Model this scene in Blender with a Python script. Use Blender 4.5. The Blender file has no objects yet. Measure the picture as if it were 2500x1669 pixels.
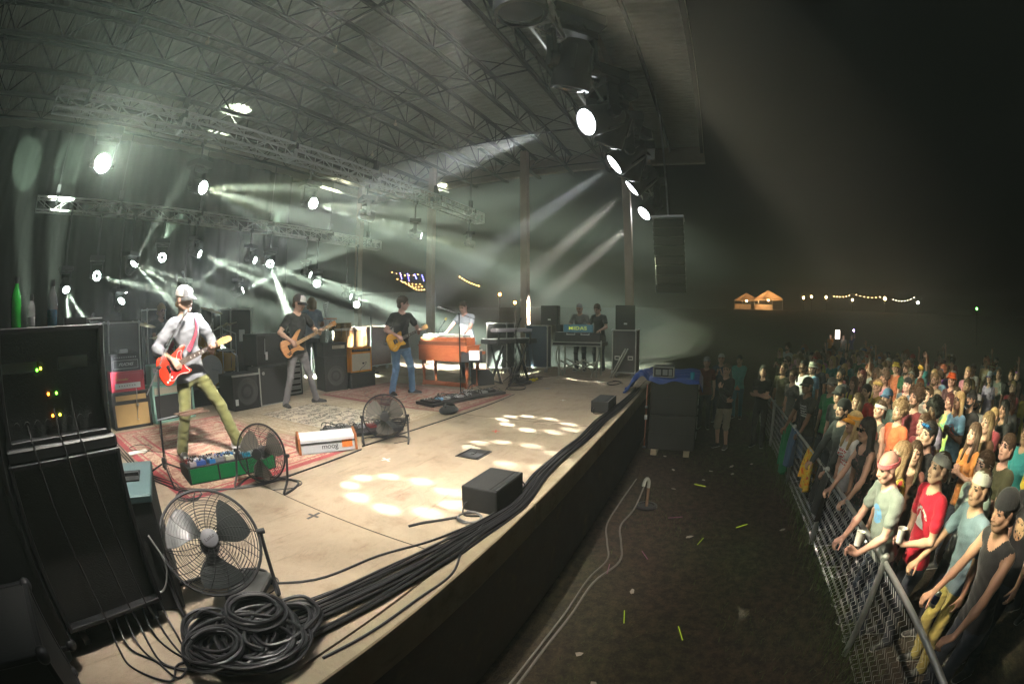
import bpy, bmesh, math, random
import numpy as np
from mathutils import Vector, Matrix, Euler
R = math.radians
SC = bpy.context.scene
COL = SC.collection

# ---------------------------------------------------------------- camera
cam = bpy.data.cameras.new('camera')
cam.type = 'PANO'
cam.panorama_type = 'FISHEYE_EQUISOLID'
cam.sensor_fit = 'HORIZONTAL'
cam.sensor_width = 36.0
cam.sensor_height = 36.0 * 683 / 1024
cam.fisheye_lens = 1090.0 / 2500 * 36
cam.fisheye_fov = math.pi
cam.clip_start = 0.02
cam.clip_end = 1000
camo = bpy.data.objects.new('camera', cam)
COL.objects.link(camo)
camo.location = (0, -1.18, 1.43)
camo.rotation_euler = (R(90 - 3.1), 0, R(24.7 - 90))
SC.camera = camo

# ---------------------------------------------------------------- night sky
world = bpy.data.worlds.new('World')
SC.world = world
world.use_nodes = True
wn = world.node_tree
bg = wn.nodes['Background']
sky = wn.nodes.new('ShaderNodeTexSky')
sky.sky_type = 'NISHITA'
sky.sun_disc = False
sky.sun_elevation = R(-9)
sky.sun_rotation = R(120)
wn.links.new(sky.outputs['Color'], bg.inputs['Color'])
bg.inputs['Strength'].default_value = 0.05

# ---------------------------------------------------------------- exposure, sampling
SC.view_settings.view_transform = 'Standard'
SC.view_settings.look = 'None'
SC.view_settings.exposure = 0.5
SC.view_settings.gamma = 1.0
SC.view_settings.use_curve_mapping = False
cy = SC.cycles
cy.use_denoising = True
try:
    cy.denoiser = 'OPENIMAGEDENOISE'
    cy.denoising_input_passes = 'RGB_ALBEDO_NORMAL'
    cy.denoising_prefilter = 'ACCURATE'
except Exception:
    pass
cy.max_bounces = 4
cy.diffuse_bounces = 1
cy.glossy_bounces = 2
cy.transmission_bounces = 4
cy.volume_bounces = 0
cy.transparent_max_bounces = 8
cy.sample_clamp_indirect = 2.0
cy.caustics_reflective = False
cy.caustics_refractive = False
cy.use_adaptive_sampling = False

STAGE_Z = 0.0
GROUND_Z = -1.22

# ---------------------------------------------------------------- materials
MATS = {}
def _bsdf(name):
    m = bpy.data.materials.new(name)
    m.use_nodes = True
    return m, m.node_tree, m.node_tree.nodes['Principled BSDF']
def lin(c):
    return (c[0], c[1], c[2], 1.0)
def mat(name, col, rough=0.6, metal=0.0, var=0.12, scale=6.0, bump=0.0, bscale=60.0, emit=None, estr=0.0, spec=0.5, sheen=0.0):
    """plain painted / cloth / plastic surface with a little tonal grain and relief"""
    if name in MATS: return MATS[name]
    m, nt, b = _bsdf(name)
    N, L = nt.nodes, nt.links
    b.inputs['Roughness'].default_value = rough
    b.inputs['Metallic'].default_value = metal
    b.inputs['Specular IOR Level'].default_value = spec
    b.inputs['Base Color'].default_value = lin(col)
    if sheen: b.inputs['Sheen Weight'].default_value = sheen
    tc = N.new('ShaderNodeTexCoord')
    if var:
        n = N.new('ShaderNodeTexNoise'); n.inputs['Scale'].default_value = scale
        n.inputs['Detail'].default_value = 4
        L.new(tc.outputs['Object'], n.inputs['Vector'])
        mx = N.new('ShaderNodeMix'); mx.data_type = 'RGBA'
        mx.inputs[6].default_value = lin([max(0, c * (1 - var)) for c in col])
        mx.inputs[7].default_value = lin([min(1, c * (1 + var)) for c in col])
        L.new(n.outputs['Fac'], mx.inputs[0]); L.new(mx.outputs[2], b.inputs['Base Color'])
    if bump:
        n2 = N.new('ShaderNodeTexNoise'); n2.inputs['Scale'].default_value = bscale
        n2.inputs['Detail'].default_value = 3
        L.new(tc.outputs['Object'], n2.inputs['Vector'])
        bp = N.new('ShaderNodeBump'); bp.inputs['Strength'].default_value = bump
        bp.inputs['Distance'].default_value = 0.01
        L.new(n2.outputs['Fac'], bp.inputs['Height']); L.new(bp.outputs['Normal'], b.inputs['Normal'])
    if emit:
        b.inputs['Emission Color'].default_value = lin(emit)
        b.inputs['Emission Strength'].default_value = estr
    MATS[name] = m
    return m
def glow(name, col, strength):
    if name in MATS: return MATS[name]
    m, nt, b = _bsdf(name)
    b.inputs['Base Color'].default_value = (0.02, 0.02, 0.02, 1)
    b.inputs['Emission Color'].default_value = lin(col)
    b.inputs['Emission Strength'].default_value = strength
    MATS[name] = m
    return m

M_BLACK = mat('black_paint', (0.018, 0.018, 0.02), 0.45, var=0.3)
M_TOLEX = mat('black_tolex', (0.022, 0.023, 0.024), 0.62, var=0.25, bump=0.5, bscale=220)
M_MATTE = mat('matte_black', (0.012, 0.012, 0.013), 0.85, var=0.2)
M_RUBBER = mat('black_rubber', (0.016, 0.016, 0.018), 0.42, var=0.2)
M_STEEL = mat('bare_steel', (0.55, 0.55, 0.56), 0.32, metal=1.0, var=0.15)
M_ALU = mat('aluminium', (0.62, 0.62, 0.6), 0.38, metal=0.85, var=0.12, scale=15)
M_ALUDULL = mat('dull_aluminium', (0.5, 0.5, 0.46), 0.5, metal=0.5, var=0.18, scale=12)
M_CHROME = mat('chrome', (0.8, 0.8, 0.82), 0.12, metal=1.0, var=0.0)
M_WHITE = mat('white_plastic', (0.72, 0.72, 0.72), 0.45, var=0.06)
M_PAPER = mat('white_paper', (0.78, 0.78, 0.76), 0.8, var=0.05)
M_GOLD = mat('gold_metal', (0.75, 0.52, 0.2), 0.3, metal=1.0)
M_LABEL = mat('label_white', (0.7, 0.7, 0.68), 0.6, var=0.05)
M_CASTER = mat('caster_grey', (0.35, 0.35, 0.34), 0.5)

# ---------------------------------------------------------------- object helpers
def tag(o, label=None, cat=None, group=None, kind=None):
    if label: o['label'] = label
    if cat: o['category'] = cat
    if group: o['group'] = group
    if kind: o['kind'] = kind
    return o
def empty(name, loc=(0, 0, 0), rz=0.0, label=None, cat=None, group=None):
    o = bpy.data.objects.new(name, None)
    o.empty_display_size = 0.1
    COL.objects.link(o)
    o.location = loc
    o.rotation_euler = (0, 0, rz)
    return tag(o, label, cat, group)
def copy_tree(o, parent=None):
    c = o.copy(); COL.objects.link(c)
    if parent is not None:
        c.parent = parent; c.matrix_parent_inverse = o.matrix_parent_inverse.copy()
    for ch in list(o.children): copy_tree(ch, c)
    return c
def basis(d, upv=(0, 0, 1)):
    """matrix whose Z axis is d"""
    z = Vector(d).normalized(); u = Vector(upv)
    x = u.cross(z)
    if x.length < 1e-4: x = Vector((1, 0, 0)).cross(z)
    if x.length < 1e-4: x = Vector((0, 1, 0)).cross(z)
    x.normalize(); y = z.cross(x)
    return Matrix((x, y, z)).transposed().to_4x4()
def place(loc, rot=(0, 0, 0), sc=(1, 1, 1)):
    return Matrix.Translation(loc) @ Euler(rot).to_matrix().to_4x4() @ Matrix.Diagonal((*sc, 1))

class MB:
    """collects shapes into one mesh"""
    def __init__(s):
        s.v = []; s.f = []; s.m = []; s.x = Matrix.Identity(4); s.mi = 0
    def add(s, vs, fs, mi=None):
        o = len(s.v); X = s.x
        s.v += [tuple(X @ Vector(p)) for p in vs]
        s.f += [tuple(i + o for i in f) for f in fs]
        s.m += [s.mi if mi is None else mi] * len(fs)
        return s
    def box(s, c, d, rz=0.0, mi=None, M=None):
        hx, hy, hz = d[0] / 2, d[1] / 2, d[2] / 2
        vs = [Vector((x, y, z)) for z in (-hz, hz) for y in (-hy, hy) for x in (-hx, hx)]
        T = Matrix.Translation(c) @ (M if M is not None else Matrix.Rotation(rz, 4, 'Z'))
        vs = [T @ v for v in vs]
        return s.add(vs, [(0, 2, 3, 1), (4, 5, 7, 6), (0, 1, 5, 4), (2, 6, 7, 3), (0, 4, 6, 2), (1, 3, 7, 5)], mi)
    def span(s, a, b, mi=None):
        """axis aligned box from corner to corner"""
        return s.box([(p + q) / 2 for p, q in zip(a, b)], [abs(q - p) for p, q in zip(a, b)], mi=mi)
    def bar(s, a, b, w, h=None, mi=None, upv=(0, 0, 1)):
        a, b = Vector(a), Vector(b); h = h or w
        B = basis(b - a, upv)
        return s.box((a + b) / 2, (w, h, (b - a).length), mi=mi, M=B)
    def tube(s, pts, r, n=8, closed=False, caps=True, mi=None):
        P = [Vector(p) for p in pts]; k = len(P)
        rs = r if isinstance(r, (list, tuple)) else [r] * k
        vs, fs = [], []
        t0 = ((P[1] - P[-1]) if closed else (P[1] - P[0])).normalized()
        ref = Vector((0, 0, 1)) if abs(t0.z) < 0.9 else Vector((1, 0, 0))
        x = ref.cross(t0).normalized()
        for i in range(k):
            if closed: t = P[(i + 1) % k] - P[i - 1]
            else: t = P[min(i + 1, k - 1)] - P[max(i - 1, 0)]
            t = t.normalized() if t.length > 1e-9 else t0
            x = (x - t * x.dot(t))
            if x.length < 1e-6: x = Vector((0, 1, 0)).cross(t)
            x.normalize(); y = t.cross(x)
            for j in range(n):
                a = 2 * math.pi * j / n
                vs.append(P[i] + (x * math.cos(a) + y * math.sin(a)) * rs[i])
        for i in range(k if closed else k - 1):
            i2 = (i + 1) % k
            for j in range(n):
                j2 = (j + 1) % n
                fs.append((i * n + j, i * n + j2, i2 * n + j2, i2 * n + j))
        if caps and not closed:
            fs.append(tuple(range(n - 1, -1, -1))); fs.append(tuple((k - 1) * n + j for j in range(n)))
        return s.add(vs, fs, mi)
    def cyl(s, a, b, r, n=12, mi=None, r2=None):
        return s.tube([a, b], [r, r if r2 is None else r2], n, mi=mi)
    def lathe(s, prof, n=16, M=None, mi=None, capb=True, capt=True):
        """prof: (r, z) up the Z axis"""
        M = M if M is not None else Matrix.Identity(4)
        vs, fs = [], []
        for (r, z) in prof:
            for j in range(n):
                a = 2 * math.pi * j / n
                vs.append(M @ Vector((r * math.cos(a), r * math.sin(a), z)))
        for i in range(len(prof) - 1):
            for j in range(n):
                j2 = (j + 1) % n
                fs.append((i * n + j, i * n + j2, (i + 1) * n + j2, (i + 1) * n + j))
        if capb: fs.append(tuple(range(n - 1, -1, -1)))
        if capt: fs.append(tuple((len(prof) - 1) * n + j for j in range(n)))
        return s.add(vs, fs, mi)
    def ball(s, c, r, n=10, mi=None, sc=(1, 1, 1)):
        prof = [(max(1e-4, r * math.sin(math.pi * i / n)), -r * math.cos(math.pi * i / n)) for i in range(n + 1)]
        return s.lathe(prof, n + 2, Matrix.Translation(c) @ Matrix.Diagonal((*sc, 1)), mi, False, False)
    def prism(s, outline, z0, z1, M=None, mi=None, inset=0.0):
        """extruded 2-D outline with an optional rounded (inset) top and bottom rim"""
        M = M if M is not None else Matrix.Identity(4)
        k = len(outline); O = [Vector((p[0], p[1])) for p in outline]
        c = sum(O, Vector((0, 0))) / k
        def ring(z, ins):
            out = []
            for i in range(k):
                t = (O[(i + 1) % k] - O[i - 1]); nrm = Vector((t.y, -t.x))
                if nrm.length > 1e-9: nrm.normalize()
                q = O[i] - nrm * ins
                out.append(M @ Vector((q.x, q.y, z)))
            return out
        if inset:
            rings = [ring(z0, inset), ring(z0 + inset * .35, inset * .3), ring(z0 + inset, 0), ring(z1 - inset, 0), ring(z1 - inset * .35, inset * .3), ring(z1, inset)]
        else:
            rings = [ring(z0, 0), ring(z1, 0)]
        vs = [p for r_ in rings for p in r_]; fs = []
        for i in range(len(rings) - 1):
            for j in range(k):
                j2 = (j + 1) % k
                fs.append((i * k + j, i * k + j2, (i + 1) * k + j2, (i + 1) * k + j))
        fs.append(tuple(range(k - 1, -1, -1))); fs.append(tuple((len(rings) - 1) * k + j for j in range(k)))
        return s.add(vs, fs, mi)
    def mesh(s, name, mats, bevel=0.0, smooth=False, seg=1):
        me = bpy.data.meshes.new(name)
        me.from_pydata(s.v, [], s.f)
        mats = mats if isinstance(mats, (list, tuple)) else [mats]
        for m in mats: me.materials.append(m)
        me.polygons.foreach_set('material_index', s.m)
        if bevel:
            bm = bmesh.new(); bm.from_mesh(me)
            ed = [e for e in bm.edges if len(e.link_faces) == 2 and e.calc_face_angle(0) > 0.6]
            bmesh.ops.bevel(bm, geom=ed, offset=bevel, segments=seg, profile=0.6, affect='EDGES', clamp_overlap=True)
            bm.to_mesh(me); bm.free()
        if smooth:
            me.polygons.foreach_set('use_smooth', [True] * len(me.polygons))
            try: me.set_sharp_from_angle(angle=R(40))
            except Exception: pass
        me.update()
        return me
    def build(s, name, mats, parent=None, loc=None, bevel=0.0, smooth=False, rot=None, seg=1):
        o = bpy.data.objects.new(name, s.mesh(name, mats, bevel, smooth, seg))
        COL.objects.link(o)
        if parent is not None: o.parent = parent
        if loc is not None: o.location = loc
        if rot is not None: o.rotation_euler = rot
        return o
def obj(name, me, parent=None, M=None):
    o = bpy.data.objects.new(name, me); COL.objects.link(o)
    if parent is not None: o.parent = parent
    if M is not None: o.matrix_local = M
    return o
def lettering(text, size, m, parent, M, extrude=0.002, shear=0.0, spacing=1.0, squash=1.0, name='lettering', bold=0.0):
    cu = bpy.data.curves.new('lettering', 'FONT')
    cu.body = text; cu.size = size; cu.extrude = extrude; cu.shear = shear
    cu.space_character = spacing; cu.align_x = 'CENTER'; cu.align_y = 'CENTER'; cu.resolution_u = 3
    cu.offset = bold
    t = bpy.data.objects.new('tmp_text', cu); COL.objects.link(t)
    bpy.context.view_layer.update()
    me = bpy.data.meshes.new_from_object(t.evaluated_get(bpy.context.evaluated_depsgraph_get()))
    bpy.data.objects.remove(t); bpy.data.curves.remove(cu)
    me.materials.clear(); me.materials.append(m)
    return obj(name, me, parent, M @ Matrix.Diagonal((1, squash, 1, 1)))
def rz4(a): return Matrix.Rotation(a, 4, 'Z')
def spline(pts, n=8, closed=False):
    """Catmull-Rom through pts"""
    P = [Vector(p) for p in pts]; out = []; k = len(P)
    for i in range(k if closed else k - 1):
        p0 = P[i - 1] if (closed or i > 0) else P[0]
        p1 = P[i]; p2 = P[(i + 1) % k]
        p3 = P[(i + 2) % k] if (closed or i + 2 < k) else P[-1]
        for j in range(n):
            t = j / n
            out.append(0.5 * ((2 * p1) + (p2 - p0) * t + (2 * p0 - 5 * p1 + 4 * p2 - p3) * t * t + (3 * p1 - p0 - 3 * p2 + p3) * t ** 3))
    if not closed: out.append(P[-1])
    return out
# ================================================================ SETTING
def node_mat(name, rough=0.8, metal=0.0):
    m, nt, b = _bsdf(name)
    b.inputs['Roughness'].default_value = rough; b.inputs['Metallic'].default_value = metal
    MATS[name] = m
    return m, nt.nodes, nt.links, b
def ramp(N, L, src, stops):
    r = N.new('ShaderNodeValToRGB'); e = r.color_ramp.elements
    while len(e) < len(stops): e.new(0.5)
    for q, (p, c) in zip(e, stops): q.position = p; q.color = lin(c)
    L.new(src, r.inputs[0]); return r
def noise(N, L, vec, scale, detail=5, rough=0.6, dist=0.0):
    n = N.new('ShaderNodeTexNoise'); n.inputs['Scale'].default_value = scale; n.inputs['Detail'].default_value = detail
    n.inputs['Roughness'].default_value = rough; n.inputs['Distortion'].default_value = dist
    L.new(vec, n.inputs['Vector']); return n
def mixc(N, L, fac, a, b, mode='MIX'):
    mx = N.new('ShaderNodeMix'); mx.data_type = 'RGBA'; mx.blend_type = mode
    for inp, val in ((0, fac), (6, a), (7, b)):
        if hasattr(val, 'is_output'): L.new(val, mx.inputs[inp])
        elif isinstance(val, (int, float)): mx.inputs[inp].default_value = val
        else: mx.inputs[inp].default_value = lin(val)
    return mx.outputs[2]
def math_(N, L, op, a, b=None, c=None):
    q = N.new('ShaderNodeMath'); q.operation = op
    for i, val in enumerate((a, b, c)):
        if val is None: continue
        if hasattr(val, 'is_output'): L.new(val, q.inputs[i])
        else: q.inputs[i].default_value = val
    return q.outputs[0]
def bumpn(N, L, b, h, strength=0.3, dist=0.02):
    bp = N.new('ShaderNodeBump'); bp.inputs['Strength'].default_value = strength; bp.inputs['Distance'].default_value = dist
    L.new(h, bp.inputs['Height']); L.new(bp.outputs['Normal'], b.inputs['Normal'])

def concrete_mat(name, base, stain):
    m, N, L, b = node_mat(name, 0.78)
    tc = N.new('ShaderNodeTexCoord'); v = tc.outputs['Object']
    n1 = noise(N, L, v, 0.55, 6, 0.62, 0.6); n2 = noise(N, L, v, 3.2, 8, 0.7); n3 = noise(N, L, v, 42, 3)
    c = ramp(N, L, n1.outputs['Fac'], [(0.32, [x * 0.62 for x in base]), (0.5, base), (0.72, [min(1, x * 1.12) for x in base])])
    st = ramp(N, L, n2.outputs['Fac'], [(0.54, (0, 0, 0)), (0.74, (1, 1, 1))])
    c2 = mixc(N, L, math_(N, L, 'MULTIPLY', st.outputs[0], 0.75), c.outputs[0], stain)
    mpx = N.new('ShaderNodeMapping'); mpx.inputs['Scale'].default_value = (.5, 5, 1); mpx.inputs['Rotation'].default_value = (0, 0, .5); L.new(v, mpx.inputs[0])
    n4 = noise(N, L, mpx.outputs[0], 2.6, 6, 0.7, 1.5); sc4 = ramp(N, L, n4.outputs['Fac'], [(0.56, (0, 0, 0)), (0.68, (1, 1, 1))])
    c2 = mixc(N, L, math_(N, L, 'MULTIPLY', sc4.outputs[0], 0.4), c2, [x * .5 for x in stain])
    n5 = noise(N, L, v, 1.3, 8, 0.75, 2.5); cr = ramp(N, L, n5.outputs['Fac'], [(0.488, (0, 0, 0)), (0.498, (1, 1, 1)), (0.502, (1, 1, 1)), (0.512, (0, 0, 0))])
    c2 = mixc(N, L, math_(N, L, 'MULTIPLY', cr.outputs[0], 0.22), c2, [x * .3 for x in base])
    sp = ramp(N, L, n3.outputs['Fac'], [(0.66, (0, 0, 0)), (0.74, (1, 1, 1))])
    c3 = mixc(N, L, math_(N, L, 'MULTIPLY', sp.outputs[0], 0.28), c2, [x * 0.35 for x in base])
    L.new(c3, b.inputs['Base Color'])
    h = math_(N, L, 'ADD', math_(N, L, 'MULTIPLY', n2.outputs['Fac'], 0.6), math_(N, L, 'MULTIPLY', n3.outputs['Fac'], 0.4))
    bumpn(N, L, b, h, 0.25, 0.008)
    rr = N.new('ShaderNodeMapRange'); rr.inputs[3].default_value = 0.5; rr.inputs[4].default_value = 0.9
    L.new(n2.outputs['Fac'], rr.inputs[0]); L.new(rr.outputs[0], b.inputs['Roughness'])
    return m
M_FLOOR = concrete_mat('stage_concrete', (0.37, 0.30, 0.215), (0.19, 0.125, 0.08))
M_CURB = concrete_mat('curb_concrete', (0.31, 0.26, 0.17), (0.13, 0.1, 0.06))
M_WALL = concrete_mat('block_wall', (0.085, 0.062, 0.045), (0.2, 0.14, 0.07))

def ground_mat():
    m, N, L, b = node_mat('dark_turf', 0.95)
    tc = N.new('ShaderNodeTexCoord'); v = tc.outputs['Object']
    n1 = noise(N, L, v, 0.5, 5); n2 = noise(N, L, v, 9, 6, 0.75); n3 = noise(N, L, v, 60, 4, 0.7)
    c = ramp(N, L, n1.outputs['Fac'], [(0.4, (0.05, 0.032, 0.02)), (0.58, (0.05, 0.045, 0.022)), (0.74, (0.05, 0.075, 0.025))])
    d = ramp(N, L, n2.outputs['Fac'], [(0.4, (0.35, 0.35, 0.35)), (0.7, (1.5, 1.5, 1.4))])
    c2 = mixc(N, L, 1.0, c.outputs[0], d.outputs[0], 'MULTIPLY')
    e = ramp(N, L, n3.outputs['Fac'], [(0.62, (0, 0, 0)), (0.7, (1, 1, 1))])
    c3 = mixc(N, L, math_(N, L, 'MULTIPLY', e.outputs[0], 0.4), c2, (0.17, 0.14, 0.09))
    L.new(c3, b.inputs['Base Color'])
    h = math_(N, L, 'ADD', n2.outputs['Fac'], math_(N, L, 'MULTIPLY', n3.outputs['Fac'], 0.6))
    bumpn(N, L, b, h, 0.9, 0.04)
    return m
M_GROUND = ground_mat()

def build_setting():
    rnd = random.Random(3)
    # ground, cut into a slightly uneven sheet
    xs = [-60, -20, -8] + [-4 + 0.5 * i for i in range(45)] + [22, 30, 36, 42, 48, 54, 60, 70, 110]
    ys = [-80, -60, -50, -40, -32, -25] + [-18 + 0.5 * i for i in range(38)] + [3, 14, 30, 60]
    vs, fs = [], []
    for y in ys:
        for x in xs:
            near = -3 < x < 18 and -16 < y < -0.3
            hl = min(1, max(0, (math.hypot(max(x, 0), y) - 36) / 22)); vs.append((x, y, GROUND_Z + (rnd.uniform(-0.02, 0.015) if near else 0) + 4.1 * hl * hl * (3 - 2 * hl) * (1 if x > 5 else 0)))
    nx = len(xs)
    for j in range(len(ys) - 1):
        for i in range(nx - 1):
            fs.append((j * nx + i, j * nx + i + 1, (j + 1) * nx + i + 1, (j + 1) * nx + i))
    b = MB(); b.add(vs, fs)
    tag(b.build('ground', M_GROUND, smooth=True), kind='structure')
    # grass tufts and litter on the pit ground: uncountable
    vs, fs = [], []
    def blade(x, y, h, lean, az, w):
        o = len(vs)
        dx, dy = math.cos(az), math.sin(az)
        z = GROUND_Z - 0.012
        vs.extend([(x - dy * w, y + dx * w, z), (x + dy * w, y - dx * w, z),
                   (x + dx * lean * .5 + dy * w * .6, y + dy * lean * .5 - dx * w * .6, z + h * .65),
                   (x + dx * lean * .5 - dy * w * .6, y + dy * lean * .5 + dx * w * .6, z + h * .65),
                   (x + dx * lean, y + dy * lean, z + h)])
        fs.extend([(o, o + 1, o + 2, o + 3), (o + 3, o + 2, o + 4)])
    for _ in range(9000):
        x = rnd.uniform(1.2, 14); y = rnd.uniform(-2.95, -0.35)
        if math.sin(x * 1.7 + 2 * math.sin(y * 2.1)) + rnd.uniform(-1, 1) < 0.2: continue
        blade(x, y, rnd.uniform(0.02, 0.07), rnd.uniform(0.01, 0.06), rnd.uniform(0, 6.28), rnd.uniform(0.002, 0.004))
    for _ in range(5200):
        x = rnd.uniform(1.0, 13); y = -2.87 + rnd.gauss(0, 0.13)
        blade(x, y, rnd.uniform(0.05, 0.22), rnd.uniform(0.02, 0.12), rnd.uniform(0, 6.28), rnd.uniform(0.002, 0.005))
    g = MB(); g.add(vs, fs)
    tag(g.build('grass', mat('grass_blades', (0.07, 0.105, 0.03), 0.8, var=0.6, scale=3)),
        'short patchy green grass in the pit and along the chain link fence', 'grass', kind='stuff')
    # stage slab, kerb and front wall
    b = MB()
    b.span((-9, 0.14, -0.25), (12.4, 11.6, 0.0))
    stage = tag(b.build('stage_floor', M_FLOOR), kind='structure')
    for i in range(9):          # kerb stones along the edge, a joint every 2.4 m
        x0 = -9 + i * 2.4
        k = MB(); k.span((x0 + 0.006, -0.0, -0.245), (min(x0 + 2.394, 12.4), 0.132, 0.001 + rnd.uniform(0, 0.002)))
        k.build('kerb_stone', M_CURB, stage, bevel=0.008)
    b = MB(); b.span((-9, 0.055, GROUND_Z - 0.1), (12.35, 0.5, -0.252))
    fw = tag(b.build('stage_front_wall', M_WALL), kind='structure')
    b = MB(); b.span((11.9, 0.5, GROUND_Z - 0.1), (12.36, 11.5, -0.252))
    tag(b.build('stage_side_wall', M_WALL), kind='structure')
    # sawn joints in the slab
    for y in (3.05, 6.1):
        b = MB(); b.span((-9, y - .004, 0.0005), (12.4, y + .004, 0.0025))
        b.build('floor_joint', mat('joint_dark', (0.05, 0.04, 0.03), 0.9), stage)
    for x in (-1.6, 2.0, 5.6, 9.2):
        b = MB(); b.span((x - .004, 0.14, 0.0005), (x + .004, 11.5, 0.0024))
        b.build('floor_joint', MATS['joint_dark'], stage)
    # strips of spike tape left on the floor
    for k, (x, y, a, col, nm) in enumerate(((4.9, 1.3, .4, (.5, .06, .03), 'orange red'), (3.3, 1.75, 1.2, (.6, .6, .58), 'white'), (1.9, 1.3, .1, (.05, .05, .05), 'black'), (7.3, 1.2, .3, (.6, .6, .58), 'white'), (8.4, 1.9, 1.5, (.06, .2, .4), 'blue'))):
        b = MB(); b.span((-.07, -.012, 0), (.07, .012, .0008)); b.span((-.012, -.05, .0009), (.012, .05, .0017))
        tag(b.build('floor_tape', mat('tape_%d' % int(col[0] * 100), col, .6), None, (x, y, .0028), rot=(0, 0, a)), nm + ' tape mark stuck on the bare concrete ' + ('beyond the hatch', 'behind the near box', 'before the fans', 'before the far box', 'near the keyboards')[k], 'tape')
    # floor hatch
    b = MB(); b.span((3.78, 0.94, 0.001), (4.1, 1.21, 0.008)); 
    h = b.build('floor_pocket', M_BLACK); tag(h, 'square black floor pocket lid set in the bare concrete', 'floor hatch')
    b = MB()
    b.span((3.80, 0.955, 0.009), (4.08, 0.967, 0.014)); b.span((3.80, 1.18, 0.009), (4.08, 1.192, 0.014)); b.span((3.9, 1.06, 0.009), (3.98, 1.09, 0.016))
    b.build('rim', M_MATTE, h)

build_setting()

# ---------------------------------------------------------------- roof over the stage
M_DECK = mat('deck_steel', (0.36, 0.35, 0.29), 0.45, metal=0.2, var=0.2, scale=2.5)
M_JOIST = mat('joist_steel', (0.03, 0.027, 0.024), 0.65, var=0.25)
M_BEAM = mat('beam_paint', (0.26, 0.215, 0.165), 0.6, var=0.15)
M_COLUMN = mat('column_paint', (0.33, 0.25, 0.19), 0.6, var=0.12)
ROOF_Z = 6.75
def build_roof():
    root = empty('stage_roof', (0, 0, ROOF_Z), 0, 'corrugated steel deck roof on open web joists over the stage', 'roof')
    # deck panels: trapezoid ribs running across the stage
    x0, x1, pw = -7.2, 13.5, 0.9
    rib = 0.15
    def deck(width, y0, y1):
        b = MB(); k = int(round(width / rib)); pts = []
        for i in range(k):
            a = i * rib
            pts += [(a, 0), (a + 0.045, 0), (a + 0.065, 0.04), (a + 0.13, 0.04)]
        pts.append((k * rib, 0))
        vs = []
        for (px, pz) in pts: vs += [(px, y0, pz), (px, y1, pz)]
        fs = [(2 * i, 2 * i + 1, 2 * i + 3, 2 * i + 2) for i in range(len(pts) - 1)]
        b.add(vs, fs)
        return b.mesh('roof_panel', M_DECK)
    me = deck(pw - 0.0001, -1.5, 11.8)
    n = int((x1 - x0) / pw)
    for i in range(n):
        o = obj('roof_panel', me, root); o.location = (x0 + i * pw, 0, 0)
    # joists
    def joist():
        L = n * pw
        t = MB()
        for s in (-1, 1):
            t.span((0, s * 0.01, -0.06), (L, s * 0.055, -0.012))
        bt = MB()
        for s in (-1, 1):
            bt.span((0, s * 0.012, -0.66), (L, s * 0.05, -0.612))
        w = MB(); k = int(L / 1.2)
        for i in range(k):
            a = i * 1.2
            w.bar((a, 0, -0.06), (a + 0.6, 0, -0.62), 0.024); w.bar((a + 0.6, 0, -0.62), (a + 1.2, 0, -0.06), 0.024)
            w.bar((a + 0.6, 0, -0.06), (a + 0.6, 0, -0.62), 0.02)
        return t.mesh('top_chord', M_JOIST), bt.mesh('bottom_chord', M_JOIST), w.mesh('web', M_JOIST)
    tm, bmh, wm = joist()
    for y in (1.6, 2.8, 4.0, 5.2, 6.4, 7.6, 8.8, 10.0):
        j = obj('joist', tm, root); j.location = (x0, y, 0)
        obj('bottom_chord', bmh, j); obj('web', wm, j)
    for y in (-0.4, ):
        b = MB(); b.span((x0, y - .03, -0.2), (x0 + n * pw, y + .03, -0.005)); b.build('purlin', M_JOIST, root)
    # bridging between the joists
    for x in (-5.2, -2.2, 0.8, 3.8, 6.8, 9.8, 12.4):
        b = MB()
        b.bar((x, 1.6, -0.67), (x, 10.0, -0.67), 0.03)
        for y in (1.6, 2.8, 4.0, 5.2, 6.4, 7.6, 8.8):
            b.bar((x, y, -0.63), (x + 0.02, y + 1.2, -0.06), 0.02); b.bar((x + .04, y, -0.06), (x + 0.02, y + 1.2, -0.63), 0.02)
        b.build('bridging', M_JOIST, root)
    # beams: front, back and far gable
    def ibeam(name, a, c, w, h, m):
        b = MB()
        a, c = Vector(a), Vector(c)
        up = Vector((0, 0, h / 2))
        b.bar(a + up, c + up, 0.02 if False else w, 0.02, upv=(0, 0, 1)) if False else None
        d = (c - a).normalized(); s = Vector((-d.y, d.x, 0))
        for zz in (h / 2, -h / 2): b.box((a + c) / 2 + Vector((0, 0, zz)), ((c - a).length, w, 0.022), math.atan2(d.y, d.x))
        b.box((a + c) / 2, ((c - a).length, 0.02, h - 0.022), math.atan2(d.y, d.x))
        return b.build(name, m, root)
    ibeam('front_beam', (x0, 0.36, -0.26), (13.4, 0.36, -0.26), 0.26, 0.5, M_BEAM)
    ibeam('back_beam', (x0, 11.0, -0.3), (13.4, 11.0, -0.3), 0.24, 0.5, M_BEAM)
    ibeam('eave_beam', (x0, -1.42, -0.12), (13.4, -1.42, -0.12), 0.1, 0.2, M_JOIST)
    ibeam('gable_beam', (13.3, -1.5, -0.3), (13.3, 11.6, -0.3), 0.2, 0.5, M_BEAM)
    # fascia sheet at the far gable
    b = MB()
    for i in range(90):
        y = -1.5 + i * 0.148
        b.span((13.43, y, -0.42), (13.45, y + 0.1, 0.1)); b.span((13.415, y + 0.1, -0.42), (13.43, y + 0.148, 0.1))
    b.build('gable_fascia', mat('fascia_sheet', (0.3, 0.3, 0.27), 0.5, metal=0.2), root)
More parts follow.
